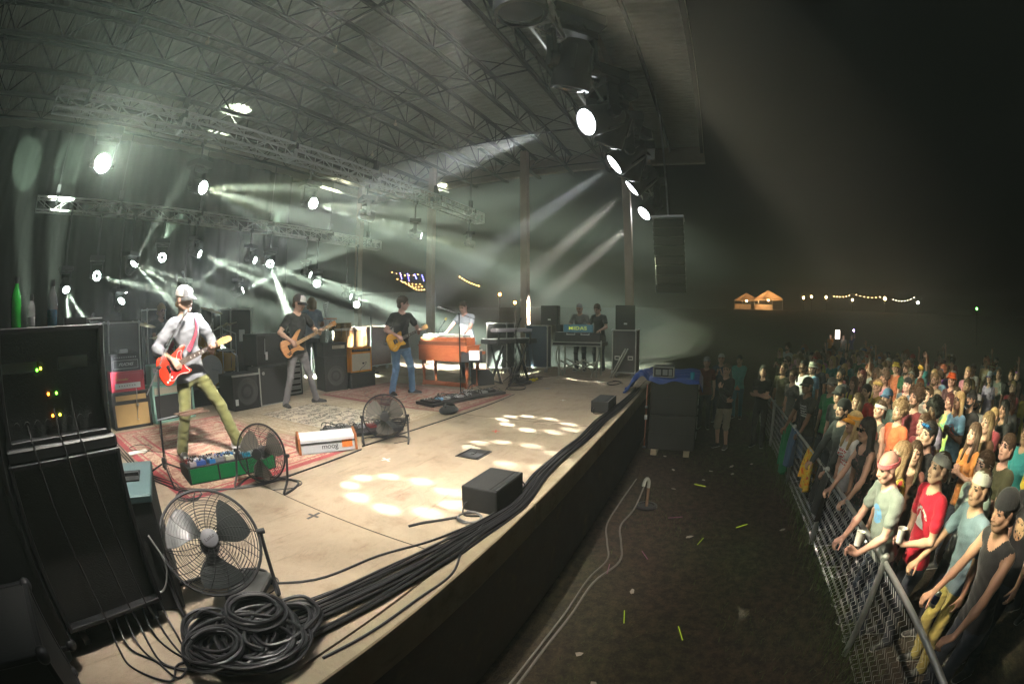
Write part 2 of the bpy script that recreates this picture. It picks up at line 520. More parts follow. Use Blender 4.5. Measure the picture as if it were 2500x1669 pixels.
    # sprinkler heads / bare bulbs under the joists
    for x, y in ((2.2, 5.2), (4.2, 4.0), (7.4, 5.2), (8.6, 7.0), (10.6, 8.8)):
        b = MB(); b.cyl((x, y, -0.66), (x, y, -0.74), 0.012, 6); b.ball((x, y, -0.78), 0.045, 8)
        b.build('bulb', mat('bulb_glass', (0.7, 0.62, 0.5), 0.2), root)
    # columns
    for x, y in ((11.25, 0.72), (11.25, 3.6), (11.25, 6.75), (11.25, 9.9)):
        b = MB(); b.span((x - 0.1, y - 0.1, -ROOF_Z), (x + 0.1, y + 0.1, -0.52)); b.span((x - 0.2, y - 0.2, -ROOF_Z + .001), (x + 0.2, y + 0.2, -ROOF_Z + 0.025))
        b.build('column', M_COLUMN, root, bevel=0.006)
    return root
build_roof()

# black masking curtain upstage, a row of pleats on each drape
def build_curtains():
    M_DRAPE = mat('black_drape', (0.006, 0.0075, 0.0065), 1.0, var=0.2, spec=0.0)
    for i, x0 in enumerate([-7.0 + 2.6 * k for k in range(6)]):
        b = MB(); vs = []; fs = []; n = 66
        for k in range(n + 1):
            x = x0 + 2.72 * k / n
            y = 10.75 + 0.03 * (i % 2) + 0.05 * math.sin(k * 0.33 + i) + 0.012 * math.sin(k * 0.9)
            vs += [(x, y, 0.02), (x, y * 1.0 + 0.01, 3.0), (x, y + .02, 6.2)]
        for k in range(n):
            for r_ in (0, 1): fs.append((3 * k + r_, 3 * k + 3 + r_, 3 * k + 4 + r_, 3 * k + 1 + r_))
        b.add(vs, fs)
        tag(b.build('masking_drape', M_DRAPE, smooth=True), 'black pleated masking drape hanging behind the drums, one of the upstage row', 'curtain', 'upstage masking drapes')
    for x0, x1, y in ((-7.0, -1.6, 2.2),):
        b = MB(); vs = []; fs = []; n = 90
        for k in range(n + 1):
            yy = y + (10.6 - y) * k / n
            x = -4.6 + 0.05 * math.sin(k * .5)
            vs += [(x, yy, 0.02), (x, yy, 6.2)]
        for k in range(n): fs.append((2 * k, 2 * k + 2, 2 * k + 3, 2 * k + 1))
        b.add(vs, fs)
        tag(b.build('masking_drape', M_DRAPE, smooth=True), 'black side drape closing off the wing next to the equipment rack', 'curtain')
build_curtains()

# ---------------------------------------------------------------- haze over the whole place
def build_haze():
    b = MB(); b.span((-62, -82, GROUND_Z - 1.1), (112, 62, 9.5))
    m = bpy.data.materials.new('haze'); m.use_nodes = True
    nt = m.node_tree; nt.nodes.clear()
    out = nt.nodes.new('ShaderNodeOutputMaterial'); pv = nt.nodes.new('ShaderNodeVolumePrincipled')
    pv.inputs['Color'].default_value = (0.93, 0.97, 0.94, 1)
    pv.inputs['Density'].default_value = HAZE
    pv.inputs['Anisotropy'].default_value = 0.25
    nt.links.new(pv.outputs[0], out.inputs['Volume'])
    tag(b.build('haze', m), 'thin even stage haze in the air', 'haze', kind='stuff')
HAZE = 0.0062
build_haze()
# ================================================================ TRUSSES
def truss_meshes(L=2.5, w=0.29):
    c = MB(); r = 0.025
    for y in (-w / 2, w / 2):
        for z in (-w / 2, w / 2): c.cyl((0, y, z), (L, y, z), r, 8)
    for x in (0.012, L - 0.012):
        for y in (-w / 2, w / 2): c.box((x, y, 0), (0.02, 0.05, w))
        for z in (-w / 2, w / 2): c.box((x, 0, z), (0.02, w, 0.05))
    b = MB(); n = 5; st = L / n
    for i in range(n):
        a = i * st
        for y in (-w / 2, w / 2):
            z0, z1 = (-w / 2, w / 2) if i % 2 else (w / 2, -w / 2)
            b.cyl((a, y, z0), (a + st, y, z1), 0.011, 6)
            b.cyl((a + st * .5, y, -w / 2), (a + st * .5, y, w / 2), 0.009, 6)
        for z in (-w / 2, w / 2):
            y0, y1 = (-w / 2, w / 2) if i % 2 else (w / 2, -w / 2)
            b.cyl((a, y0, z), (a + st, y1, z), 0.011, 6)
    return c.mesh('chords', M_ALU, smooth=True), b.mesh('braces', M_ALU, smooth=True)
TR_C, TR_B = truss_meshes()
def truss(y, z, x0, n, label):
    root = empty('lighting_truss', (x0, y, z), 0, label, 'truss')
    for i in range(n):
        s = obj('truss_section', TR_C, root); s.location = (i * 2.5, 0, 0)
        obj('braces', TR_B, s)
    for i in range(n + 1 if n < 6 else 4):
        x = min(max(i * 2.5, 0.6), n * 2.5 - 0.6) if n < 6 else (0.8 + i * (n * 2.5 - 1.6) / 3)
        b = MB()
        top = ROOF_Z - 0.66 - z
        b.cyl((x, 0, 0.16), (x, 0, top), 0.012, 6); b.box((x, 0, 0.36), (0.1, 0.1, 0.22)); b.box((x, 0, 0.1), (0.06, 0.36, 0.12))
        b.build('chain_hoist', M_BLACK, root)
    return root
truss(5.6, 4.6, -0.2, 5, 'silver box truss hung across the middle of the stage above the amplifiers')
truss(10.0, 4.14, -0.1, 5, 'silver box truss hung at the back of the stage in front of the black drapes')
truss(0.3, 5.0, -6.0, 8, 'silver box truss hung along the front roof beam above the stage edge')

# ================================================================ MOVING LIGHTS
def light_gobo(ld, n, r0, rd, soft=0.15):
    """n round holes on a ring: the gobo wheel of a real fixture"""
    ld.use_nodes = True
    nt = ld.node_tree; N, L = nt.nodes, nt.links
    em = [q for q in N if q.type == 'EMISSION'][0]
    tc = N.new('ShaderNodeTexCoord'); sp = N.new('ShaderNodeSeparateXYZ'); L.new(tc.outputs['Normal'], sp.inputs[0])
    az = math_(N, L, 'ABSOLUTE', sp.outputs[2])
    u = math_(N, L, 'DIVIDE', sp.outputs[0], az); v = math_(N, L, 'DIVIDE', sp.outputs[1], az)
    ang = math_(N, L, 'ARCTAN2', v, u)
    rr = math_(N, L, 'SQRT', math_(N, L, 'ADD', math_(N, L, 'MULTIPLY', u, u), math_(N, L, 'MULTIPLY', v, v)))
    st = 2 * math.pi / n
    k = math_(N, L, 'SUBTRACT', math_(N, L, 'FLOORED_MODULO', ang, st), st / 2)
    px = math_(N, L, 'SUBTRACT', math_(N, L, 'MULTIPLY', rr, math_(N, L, 'COSINE', k)), r0)
    py = math_(N, L, 'MULTIPLY', rr, math_(N, L, 'SINE', k))
    d = math_(N, L, 'SQRT', math_(N, L, 'ADD', math_(N, L, 'MULTIPLY', px, px), math_(N, L, 'MULTIPLY', py, py)))
    mr = N.new('ShaderNodeMapRange'); mr.inputs[1].default_value = rd; mr.inputs[2].default_value = rd * (1 - soft)
    mr.inputs[3].default_value = 0; mr.inputs[4].default_value = 1
    L.new(d, mr.inputs[0]); L.new(mr.outputs[0], em.inputs['Strength'])
def spot(parent, loc, target, energy, angle, col=(1, 1, 1), blend=0.2, radius=0.03, gobo=None, name='beam'):
    ld = bpy.data.lights.new(name, 'SPOT')
    ld.energy = energy; ld.color = col; ld.spot_size = R(angle); ld.spot_blend = blend; ld.shadow_soft_size = radius
    if gobo: light_gobo(ld, *gobo)
    o = bpy.data.objects.new(name, ld); COL.objects.link(o)
    d = Vector(target) - Vector(loc)
    o.matrix_world = Matrix.Translation(loc) @ basis(-d)
    if parent is not None:
        o.parent = parent; o.matrix_parent_inverse = Matrix.Translation(-Vector(parent.location))
    return o
def head_meshes(lens_r):
    k = lens_r / 0.1
    h = MB()      # barrel along -Z axis: lens at z = 0, tail behind (+Z)
    h.lathe([(0.001, 0.34 * k), (0.07 * k, 0.335 * k), (0.105 * k, 0.29 * k), (0.112 * k, 0.2 * k), (0.118 * k, 0.1 * k), (0.122 * k, 0.02 * k), (0.118 * k, 0.0), (0.102 * k, -0.004 * k), (0.1 * k, 0.008 * k)], 20, capb=False, capt=False)
    for a in range(6):
        t = a * math.pi / 3
        h.box((0.118 * k * math.cos(t), 0.118 * k * math.sin(t), 0.2 * k), (0.02 * k, 0.02 * k, 0.16 * k), t)
    ln = MB(); n = 20
    ln.lathe([(0.0995 * k, 0.006 * k), (0.08 * k, -0.006 * k), (0.045 * k, -0.014 * k), (0.001, -0.017 * k)], n, capb=False, capt=False)
    rg = MB()
    for j in range(9):
        t = 2 * math.pi * j / 9
        rg.lathe([(0.027 * k, 0), (0.022 * k, -0.01 * k), (0.001, -0.014 * k)], 10, Matrix.Translation((0.073 * k * math.cos(t), 0.073 * k * math.sin(t), 0.002 * k)), capb=False, capt=False)
    back = MB(); back.lathe([(0.001, 0.009 * k), (0.1 * k, 0.009 * k)], n, capb=False, capt=False)
    return [h.mesh('head', M_BLACK, smooth=True), ln.mesh('lens', M_WHITE, smooth=True), rg.mesh('led_ring', M_WHITE, smooth=True), back.mesh('face_plate', M_BLACK)]
HM = {}
GL_W = glow('lamp_white', (0.93, 0.96, 1.0), 26)
GL_F = glow('lamp_flare', (0.9, 1.0, 0.95), 70)
GL_G = glow('lamp_cool', (0.86, 1.0, 0.93), 22)
M_LENS = mat('dark_lens', (0.03, 0.035, 0.05), 0.08, var=0)
def moving_head(pos, target, hang_z, label, group, lens_r=0.1, kind='lens', lit=True, glowmat=None, standing=False, beams=()):
    """fixture: base on truss or floor, yoke, tilting head; pos = lens centre"""
    pos = Vector(pos); d = (Vector(target) - pos).normalized(); k = lens_r / 0.1
    if lens_r not in HM: HM[lens_r] = head_meshes(lens_r)
    head, lens, ring, plate = HM[lens_r]
    pivot = pos - d * 0.17 * k
    root = empty('moving_head_light', (pivot.x, pivot.y, hang_z), 0, label, 'stage light', group)
    B = basis(-d)
    off = Matrix.Translation(pivot - root.location)
    hd = obj('head', head, root, off @ B @ Matrix.Translation((0, 0, -0.17 * k)))
    if kind == 'ring':
        obj('face_plate', plate, hd); l = obj('led_ring', ring, hd)
    else:
        l = obj('lens', lens, hd)
    l.active_material = None
    l.material_slots[0].link = 'OBJECT'; l.material_slots[0].material = (glowmat or GL_G) if lit else M_LENS
    az = math.atan2(d.y, d.x)
    sgn = 1 if standing else -1
    b = MB(); b.x = off @ rz4(az)
    base_d = abs(hang_z - pivot.z)
    arm = 0.26 * k; bz = -sgn * arm
    for s in (-1, 1):
        b.box((0, s * 0.145 * k, bz / 2), (0.09 * k, 0.03 * k, arm)); b.cyl((0, s * 0.115 * k, 0), (0, s * 0.17 * k, 0), 0.05 * k, 12)
    b.box((0, 0, bz), (0.12 * k, 0.33 * k, 0.06 * k))
    b.build('yoke', M_BLACK, root, bevel=0.008)
    b = MB(); b.x = off @ rz4(az)
    b.box((0, 0, bz - sgn * 0.08 * k), (0.3 * k, 0.36 * k, 0.1 * k)); b.cyl((0, 0, bz), (0, 0, bz - sgn * 0.04 * k), 0.1 * k, 14)
    b.build('base', M_BLACK, root, bevel=0.01)
    e = arm + 0.13 * k
    if base_d > e + 0.02:
        b = MB(); b.x = off
        b.cyl((0, 0, -sgn * e), (0, 0, -sgn * base_d), 0.024, 8)
        if not standing: b.box((0, 0, base_d - 0.02), (0.06, 0.1, 0.09))
        else: b.cyl((0, 0, -base_d), (0, 0, -base_d + 0.02), 0.25, 18)
        b.build('drop_pipe' if not standing else 'stand', M_BLACK, root, smooth=True)
    for bm_ in beams:
        tgt, en, ang = bm_[0], bm_[1], bm_[2]
        col = bm_[3] if len(bm_) > 3 else (0.9, 1.0, 0.94)
        gobo = bm_[4] if len(bm_) > 4 else None
        bl = bm_[5] if len(bm_) > 5 else 0.25
        dd = (Vector(tgt) - pos).normalized()
        spot(root, pos + d * 0.03, pos + d * 0.03 + dd * 5, en, ang, col, bl, 0.004 if gobo else 0.035 * k, gobo)
    return root
E_ = 1.0
GREEN = (0.83, 1.0, 0.80); COOL = (0.92, 0.96, 1.0); WARM = (1.0, 0.93, 0.82)
FZ, MZ, RZ_ = 4.85, 4.45, 3.99
gF, gM, gR = 'moving lights along the front truss', 'moving lights under the middle truss', 'moving lights at the back of the stage'
FL = 'big wash light on the front truss '
K = 2.2
moving_head((5.73, 0.30, 4.23), (4.2, 1.75, 3.2), FZ, FL + 'throwing a level white beam', gF, 0.2, glowmat=GL_W, beams=[((4.2, 1.75, 3.2), 130000, 13, COOL, None, 0.6)])
moving_head((7.67, 0.31, 4.23), (7.1, 2.3, 2.75), FZ, FL + 'second of the lit row', gF, 0.2, glowmat=GL_W, beams=[((7.72, 2.6, 2.87), 90000, 10, COOL, None, 0.6)])
moving_head((9.27, 0.26, 4.23), (9.0, 2.2, 2.65), FZ, FL + 'third of the lit row', gF, 0.2, glowmat=GL_W, beams=[((9.86, 2.5, 2.76), 110000, 10, WARM, None, 0.6)])
moving_head((11.69, 0.34, 4.23), (10.3, 2.2, 2.25), FZ, FL + 'beside the far column', gF, 0.2, glowmat=GL_W, beams=[((11.5, 2.6, 2.36), 110000, 10, WARM, None, 0.6)])
for x, t, w in ((3.2, (3.4, 0.1, 0.0), 'pointing straight down'), (4.65, (5.3, 0.9, 2.0), 'before the level white beam'), (6.65, (7.2, 1.2, 2.0), 'between two lit wash lights'), (8.5, (9.0, 1.0, 2.0), 'close to the far lit lamps')):
    moving_head((x, 0.2, 4.2 if x > 4 else 4.35), t, FZ, 'unlit black moving head on the front truss ' + w, 'unlit heads on the front truss', 0.2 if x > 4 else 0.22, lit=False)
# added wash lamps, out of view above the camera, to light band and floor
for x, t, e, a, w in ((1.6, (1.95, 3.4, 1.0), 1800, 26, 'singer'), (2.2, (4.6, 4.8, 1.0), 4600, 22, 'bass player'), (0.9, (1.6, 2.0, 0.0), 950, 75, 'near floor'), (2.4, (6.5, 4.1, 1.0), 8000, 16, 'guitarist'), (2.0, (4.6, 1.8, 0.0), 1250, 75, 'middle of the floor'), (2.45, (8.1, 3.7, 0.9), 5200, 15, 'organ'), (2.42, (9.8, 1.0, 0.4), 9000, 15, 'far end of the stage')):
    moving_head((x, 0.45, 4.42), t, FZ, 'added unseen wash light on the front truss aimed at the ' + w, 'added front wash lights', 0.12, glowmat=GL_W, beams=[(t, e, a, WARM, None, 0.8)])
# added lamps, out of view above the camera, to brighten crowd and pit
for x, t, e, a, w in ((1.2, (3.0, -3.7, 0.0), 2000, 28, 'bandana wearers'), (1.8, (5.2, -4.7, 0.2), 3500, 22, 'middle of the fence'), (2.3, (8.8, -6.3, 0.3), 4600, 18, 'far crowd'), (0.6, (4.5, -1.6, -1.2), 380, 80, 'pit floor')):
    moving_head((x, 0.02, 4.42), t, FZ, 'added unseen wash light on the front truss facing outwards at the ' + w, 'added audience lights', 0.12, glowmat=GL_W, beams=[(t, e, a, (1.0, 0.87, 0.62), None if a > 40 else (7, math.tan(R(a / 2)) * .55, math.tan(R(a / 2)) * .4, 0.6), 0.8)])
# middle truss: each head throws a haze beam; extra spots at some lenses add floor patterns and crowd light
ML = 'head under the middle truss '
PAT = (1.0, 1.0, 0.86); CRW = (0.9, 1.0, 0.6)
def pat(t, e): return (t, e, 11, PAT, (9, 0.056, 0.0165, 0.4), 0.05)
def crowd(t, e, a): return (t, e, a, CRW, (7, math.tan(R(a / 2)) * .55, math.tan(R(a / 2)) * .34, 0.5), 0.7)
moving_head((1.0, 5.6, 3.73), (0.25, -0.9, 1.5), MZ, ML + 'glaring straight out over the singer', gM, 0.14, glowmat=GL_F, beams=[((0.3, -1.0, 1.9), 9000, 17, GREEN, None, 1.0)])
moving_head((2.97, 5.6, 3.59), (4.0, 3.0, 2.6), MZ, ML + 'with a wide fan beam, next to the glaring one', gM, 0.11, beams=[((5.99, 5.1, 3.94), 110000, 7, GREEN), ((5.96, 5.22, 3.2), 110000, 9, GREEN), ((5.32, 5.0, 2.47), 50000, 7, GREEN), pat((2.66, 1.12, 0), 5500), crowd((3.1, -5.2, .2), 6500, 18)])
moving_head((5.5, 5.6, 3.7), (5.34, 2.5, 2.64), MZ, ML + 'above the bass player', gM, 0.11, beams=[((9.24, 5.2, 4.04), 100000, 7, GREEN), ((8.98, 5.25, 3.25), 120000, 9, GREEN), pat((4.15, .75, 0), 5500), crowd((5.7, -6.2, .3), 7500, 18)])
moving_head((7.32, 5.6, 3.72), (14.5, 1.5, 2.7), MZ, ML + 'above the guitarist in blue jeans', gM, 0.11, beams=[((25.2, 4.2, 3.3), 60000, 7, GREEN, None, 0.4), ((16.9, 4.2, 2.1), 50000, 6, GREEN, None, 0.4), pat((5.5, 1.05, 0), 6500)])
moving_head((9.16, 5.6, 3.55), (12.5, 1.5, 2.2), MZ, ML + 'above the organ', gM, 0.1, beams=[((28.3, 4.0, 1.29), 40000, 6, GREEN, None, 0.4), crowd((9.6, -6.4, .3), 6500, 18)])
moving_head((11.89, 5.6, 3.69), (17.4, 1.0, 2.0), MZ, ML + 'at its far end by the column', gM, 0.09, beams=[((27.8, 2.5, 2.12), 16000, 6, GREEN, None, 0.4), pat((10.0, 1.5, 0), 5500)])
# back of the stage
RL = 'light hung at the back of the stage '
def rear(x, z, t, what, kind='lens', beams=(), r=0.1):
    return moving_head((x, 9.7, z), t, RZ_, RL + what, gR, r, kind, True, GL_G, False, beams)
BW = 185000
rear(2.91, 2.83, (3.3, 8.9, 3.5), 'with a thick rising beam and a fan', beams=[((5.02, 8.6, 7.09), 34000, 9, GREEN), ((3.73, 8.6, 1.77), BW * .8, 6, GREEN), ((4.7, 8.6, 1.77), BW * .8, 6, GREEN), ((5.74, 8.6, 1.92), BW * .8, 6, GREEN)])
rear(2.60, 1.98, (2.9, 8.8, 2.7), 'low behind the singer, beam pointing up', beams=[((3.5, 10.3, 3.09), 80000, 7, GREEN)])
rear(4.60, 2.24, (5.5, 8.6, 3.2), 'just above the drum cymbals, beam pointing up', beams=[((7.34, 10.4, 4.04), 100000, 7, GREEN)])
rear(4.87, 3.15, (6.0, 8.4, 2.4), 'high over the drums, beam pointing down', beams=[((7.63, 8.4, 1.93), BW, 7, GREEN), ((8.27, 8.4, 2.31), BW * .8, 6, GREEN)])
rear(6.33, 2.27, (8.3, 8.2, 3.2), 'low behind the bass player, beam rising', beams=[((12.5, 8.4, 4.85), BW, 7, GREEN), ((11.27, 8.4, 4.95), BW * .8, 5, GREEN)])
rear(6.72, 3.10, (7.4, 8.6, 2.7), 'paired with the high ring shaped lamp', beams=[((8.09, 9.0, 2.59), BW * .9, 7, GREEN)])
rear(8.86, 2.81, (9.8, 8.4, 2.2), 'above the congas, beam pointing down', beams=[((11.97, 8.8, 1.89), BW, 8, GREEN)])
rear(10.7, 2.18, (11.2, 8.8, 1.9), 'low beyond the congas', beams=[((11.61, 9.2, 1.89), BW * .8, 8, GREEN)])
rear(1.02, 2.24, (1.2, 8.9, 1.42), 'behind the bottles, beam pointing down', beams=[((1.08, 9.2, 1.36), BW * .8, 8, GREEN), ((1.61, 9.2, 1.47), BW * .8, 7, GREEN)])
RG = 'ring '
for x, z, t, w, bm in ((1.87, 2.54, (3.06, 8.0, 2.06), 'near the bottles', [((3.39, 9.0, 2.18), BW * .6, 7, GREEN)]),
                       (3.73, 3.01, (1.5, 0, 1.5), 'over the singer', []),
                       (7.27, 3.04, (7.0, 8.5, 1.82), 'with a beam straight down', [((7.3, 8.9, 1.83), BW * 1.3, 9, GREEN)]),
                       (9.14, 2.55, (9.81, 7, 1.8), 'over the percussionist', [((11.97, 8.8, 1.81), BW, 8, GREEN)]),
                       (10.98, 1.92, (2.5, 0, 1.5), 'low beside the congas', [])):
    d = Vector((x, 9.7, z)); cam_t = Vector((0.4, -1.0, 1.45))
    moving_head((x, 9.7, z), d.lerp(cam_t, 0.5), RZ_, RG + RL.replace('hung ', '') + w, gR, 0.115, 'ring', True, GL_G, False, bm)
# lights standing on the floor behind the rack, beams up
for x, y, t, w in ((0.15, 6.3, (-0.45, 9.5, 3.99), 'leaning left'), (0.45, 6.3, (0.62, 9.5, 4.03), 'leaning back')):
    moving_head((x, y, 0.75), t, 0.0, 'floor standing moving head behind the rack, beam ' + w, 'floor lights behind the rack', 0.09, 'lens', True, GL_G, True, [(t, 26000, 9, GREEN)])
# ================================================================ PEOPLE (continuous bodies grown from a distance field)
V3 = lambda *a: np.array(a, float)
def nrm(v):
    v = np.asarray(v, float); return v / (np.linalg.norm(v) + 1e-12)
def rotm(yaw=0, pitch=0, roll=0):
    return np.array(Euler((R(roll), R(pitch), R(yaw)), 'XYZ').to_matrix())
def rodr(v, ax, deg):
    return np.array(Matrix.Rotation(R(deg), 3, Vector(ax)) @ Vector(v))
class Field:
    def __init__(s, h): s.h = h; s.p = []
    def cone(s, a, b, ra, rb, m=0, k=0.012, flat=None, sub=False):
        s.p.append(('c', np.asarray(a, float), np.asarray(b, float), ra, rb, m, k, flat, sub))
    def ell(s, c, r, m=0, k=0.012, rot=None, sub=False):
        s.p.append(('e', np.asarray(c, float), np.asarray(r, float), rot, None, m, k, None, sub))
    def solve(s, wrinkle=0.0, wr_ids=(), clipz=None, cut=None, noise_amp=0.0, nf=60.0, nz=1.0):
        h = s.h; lo = np.full(3, 1e9); hi = -lo
        bb = []
        for q in s.p:
            if q[0] == 'c':
                r = max(q[3], q[4]); a = np.minimum(q[1], q[2]) - r; b = np.maximum(q[1], q[2]) + r
            else:
                r = q[2].max(); a = q[1] - r; b = q[1] + r
            bb.append((a, b))
            if not q[8]: lo = np.minimum(lo, a); hi = np.maximum(hi, b)
        lo = lo - 4 * h; hi = hi + 4 * h
        n = np.ceil((hi - lo) / h).astype(int) + 1
        D = np.full(n, 0.2, np.float32); Q = np.full(n, 1e3, np.float32); I = np.zeros(n, np.int8)
        for q, (a, b) in zip(s.p, bb):
            k = q[6]; mg = k + 3.5 * h
            i0 = np.maximum(((a - mg - lo) / h).astype(int), 0); i1 = np.minimum(((b + mg - lo) / h).astype(int) + 2, n)
            if (i1 <= i0).any(): continue
            sl = tuple(slice(u, w) for u, w in zip(i0, i1))
            X = (lo[0] + h * np.arange(i0[0], i1[0]))[:, None, None].astype(np.float32)
            Y = (lo[1] + h * np.arange(i0[1], i1[1]))[None, :, None].astype(np.float32)
            Z = (lo[2] + h * np.arange(i0[2], i1[2]))[None, None, :].astype(np.float32)
            if q[0] == 'c':
                A, B = q[1], q[2]; px, py, pz = X - A[0], Y - A[1], Z - A[2]; d = B - A
                if q[7] is not None:
                    fn, fs_ = q[7]; fn = nrm(fn); t = (px * fn[0] + py * fn[1] + pz * fn[2]) * (1 / fs_ - 1)
                    px, py, pz = px + t * fn[0], py + t * fn[1], pz + t * fn[2]
                    d = d + fn * (d @ fn) * (1 / fs_ - 1)
                dd = d @ d + 1e-9
                t = np.clip((px * d[0] + py * d[1] + pz * d[2]) / dd, 0, 1)
                dist = np.sqrt((px - t * d[0]) ** 2 + (py - t * d[1]) ** 2 + (pz - t * d[2]) ** 2) - (q[3] + (q[4] - q[3]) * t)
            else:
                C, r = q[1], q[2]; px, py, pz = X - C[0], Y - C[1], Z - C[2]
                if q[3] is not None:
                    M = q[3]
                    px, py, pz = (px * M[0, 0] + py * M[1, 0] + pz * M[2, 0], px * M[0, 1] + py * M[1, 1] + pz * M[2, 1], px * M[0, 2] + py * M[1, 2] + pz * M[2, 2])
                k0 = np.sqrt((px / r[0]) ** 2 + (py / r[1]) ** 2 + (pz / r[2]) ** 2)
                k1 = np.sqrt((px / r[0] ** 2) ** 2 + (py / r[1] ** 2) ** 2 + (pz / r[2] ** 2) ** 2) + 1e-6
                dist = k0 * (k0 - 1) / k1
            cur = D[sl]
            if q[8]:
                hh = np.clip(0.5 - 0.5 * (cur + dist) / k, 0, 1)
                D[sl] = cur * (1 - hh) + (-dist) * hh + k * hh * (1 - hh)
                continue
            w = dist < Q[sl]
            Q[sl] = np.where(w, dist, Q[sl]); I[sl] = np.where(w, q[5], I[sl])
            hh = np.clip(0.5 + 0.5 * (cur - dist) / k, 0, 1)
            D[sl] = cur * (1 - hh) + dist * hh - k * hh * (1 - hh)
        ax = [lo[i] + h * np.arange(n[i]) for i in range(3)]
        X, Y, Z = ax[0][:, None, None], ax[1][None, :, None], ax[2][None, None, :]
        if wrinkle:
            wv = (np.sin(26 * X + 3.0 * np.sin(17 * Z + 9 * Y)) * np.sin(33 * Z + 12 * Y + 2.2 * np.sin(14 * X + 5 * Y)) + 0.6 * np.sin(61 * Z - 33 * Y + 21 * X + 2 * np.sin(23 * Z))).astype(np.float32)
            msk = np.zeros(n, bool)
            for j in wr_ids: msk |= I == j
            D += np.where(msk, wrinkle * wv, 0).astype(np.float32)
        if noise_amp:
            D += (noise_amp * (np.sin(nf * X + 4 * nz * np.sin(.5 * nf * nz * Z)) * np.sin(nf * 1.1 * Y + 3 * nz * np.sin(.6 * nf * X)) + .7 * np.sin(1.9 * nf * Y + 1.3 * nf * X - .8 * nf * nz * Z))).astype(np.float32)
        if clipz is not None: D = np.maximum(D, (clipz - Z).astype(np.float32) + 0 * D)
        if cut is not None:
            for (nn, off) in cut:
                D = np.maximum(D, (X * nn[0] + Y * nn[1] + Z * nn[2] - off).astype(np.float32) + 0 * D)
        return surfnet(D, I, lo, h)
def surfnet(D, I, lo, h):
    S = D < 0
    cs = [S[i:S.shape[0] - 1 + i, j:S.shape[1] - 1 + j, k:S.shape[2] - 1 + k] for i in (0, 1) for j in (0, 1) for k in (0, 1)]
    al = cs[0].copy(); an = cs[0].copy()
    for c in cs[1:]: al &= c; an |= c
    cell = an & ~al
    ids = np.argwhere(cell); num = len(ids)
    cid = np.full(cell.shape, -1, np.int64); cid[cell] = np.arange(num)
    acc = np.zeros((num, 3)); cnt = np.zeros(num)
    off = [(i, j, k) for i in (0, 1) for j in (0, 1) for k in (0, 1)]
    vals = [D[ids[:, 0] + o[0], ids[:, 1] + o[1], ids[:, 2] + o[2]] for o in off]
    for a in range(8):
        for ax in range(3):
            if off[a][ax] == 0:
                o2 = list(off[a]); o2[ax] = 1; b = off.index(tuple(o2))
                va, vb = vals[a], vals[b]; x = (va < 0) != (vb < 0)
                t = np.where(x, va / np.where(x, va - vb, 1), 0)
                p = np.zeros((num, 3)); p += off[a]; p[:, ax] = t
                acc[x] += p[x]; cnt[x] += 1
    verts = lo + h * (ids + acc / cnt[:, None])
    quads = []
    for ax in range(3):
        sA = [slice(None)] * 3; sB = [slice(None)] * 3; sA[ax] = slice(0, -1); sB[ax] = slice(1, None)
        A, B = S[tuple(sA)], S[tuple(sB)]
        e = np.argwhere(A != B); u, w = (ax + 1) % 3, (ax + 2) % 3
        ok = (e[:, u] > 0) & (e[:, w] > 0) & (e[:, u] < S.shape[u] - 1) & (e[:, w] < S.shape[w] - 1)
        e = e[ok]; ins = A[e[:, 0], e[:, 1], e[:, 2]]
        def g(du, dw):
            q = e.copy(); q[:, u] += du; q[:, w] += dw
            return cid[q[:, 0], q[:, 1], q[:, 2]]
        f = np.stack([g(-1, -1), g(0, -1), g(0, 0), g(-1, 0)], 1)
        f[~ins] = f[~ins][:, ::-1]
        quads.append(f)
    F = np.concatenate(quads)
    fc = verts[F].mean(1); gi = np.clip(np.rint((fc - lo) / h).astype(int), 0, np.array(I.shape) - 1)
    return verts, F, I[gi[:, 0], gi[:, 1], gi[:, 2]]
def np_mesh(name, V, F, mi, nm):
    me = bpy.data.meshes.new(name)
    me.vertices.add(len(V)); me.vertices.foreach_set('co', V.astype(np.float32).ravel())
    me.loops.add(F.size); me.loops.foreach_set('vertex_index', F.astype(np.int32).ravel())
    me.polygons.add(len(F)); me.polygons.foreach_set('loop_start', np.arange(0, F.size, 4, dtype=np.int32))
    me.polygons.foreach_set('loop_total', np.full(len(F), 4, np.int32))
    for i in range(nm): me.materials.append(None)
    me.polygons.foreach_set('material_index', np.asarray(mi, np.int32))
    me.polygons.foreach_set('use_smooth', np.ones(len(F), bool))
    me.update(calc_edges=True); me.validate()
    return me
def ik(a, t, l1, l2, hint):
    d = t - a; L = np.linalg.norm(d); L2 = min(L, (l1 + l2) * 0.998); u = d / (L + 1e-9)
    x = (l1 * l1 - l2 * l2 + L2 * L2) / (2 * L2); y = math.sqrt(max(l1 * l1 - x * x, 0))
    hn = np.asarray(hint, float); hn = hn - u * (hn @ u); hn = nrm(hn)
    return a + u * x + hn * y, a + u * L2
SKIN, SHIRT, PANTS, SHOE, DARK, LIP, SOLE, BEARD = range(8)
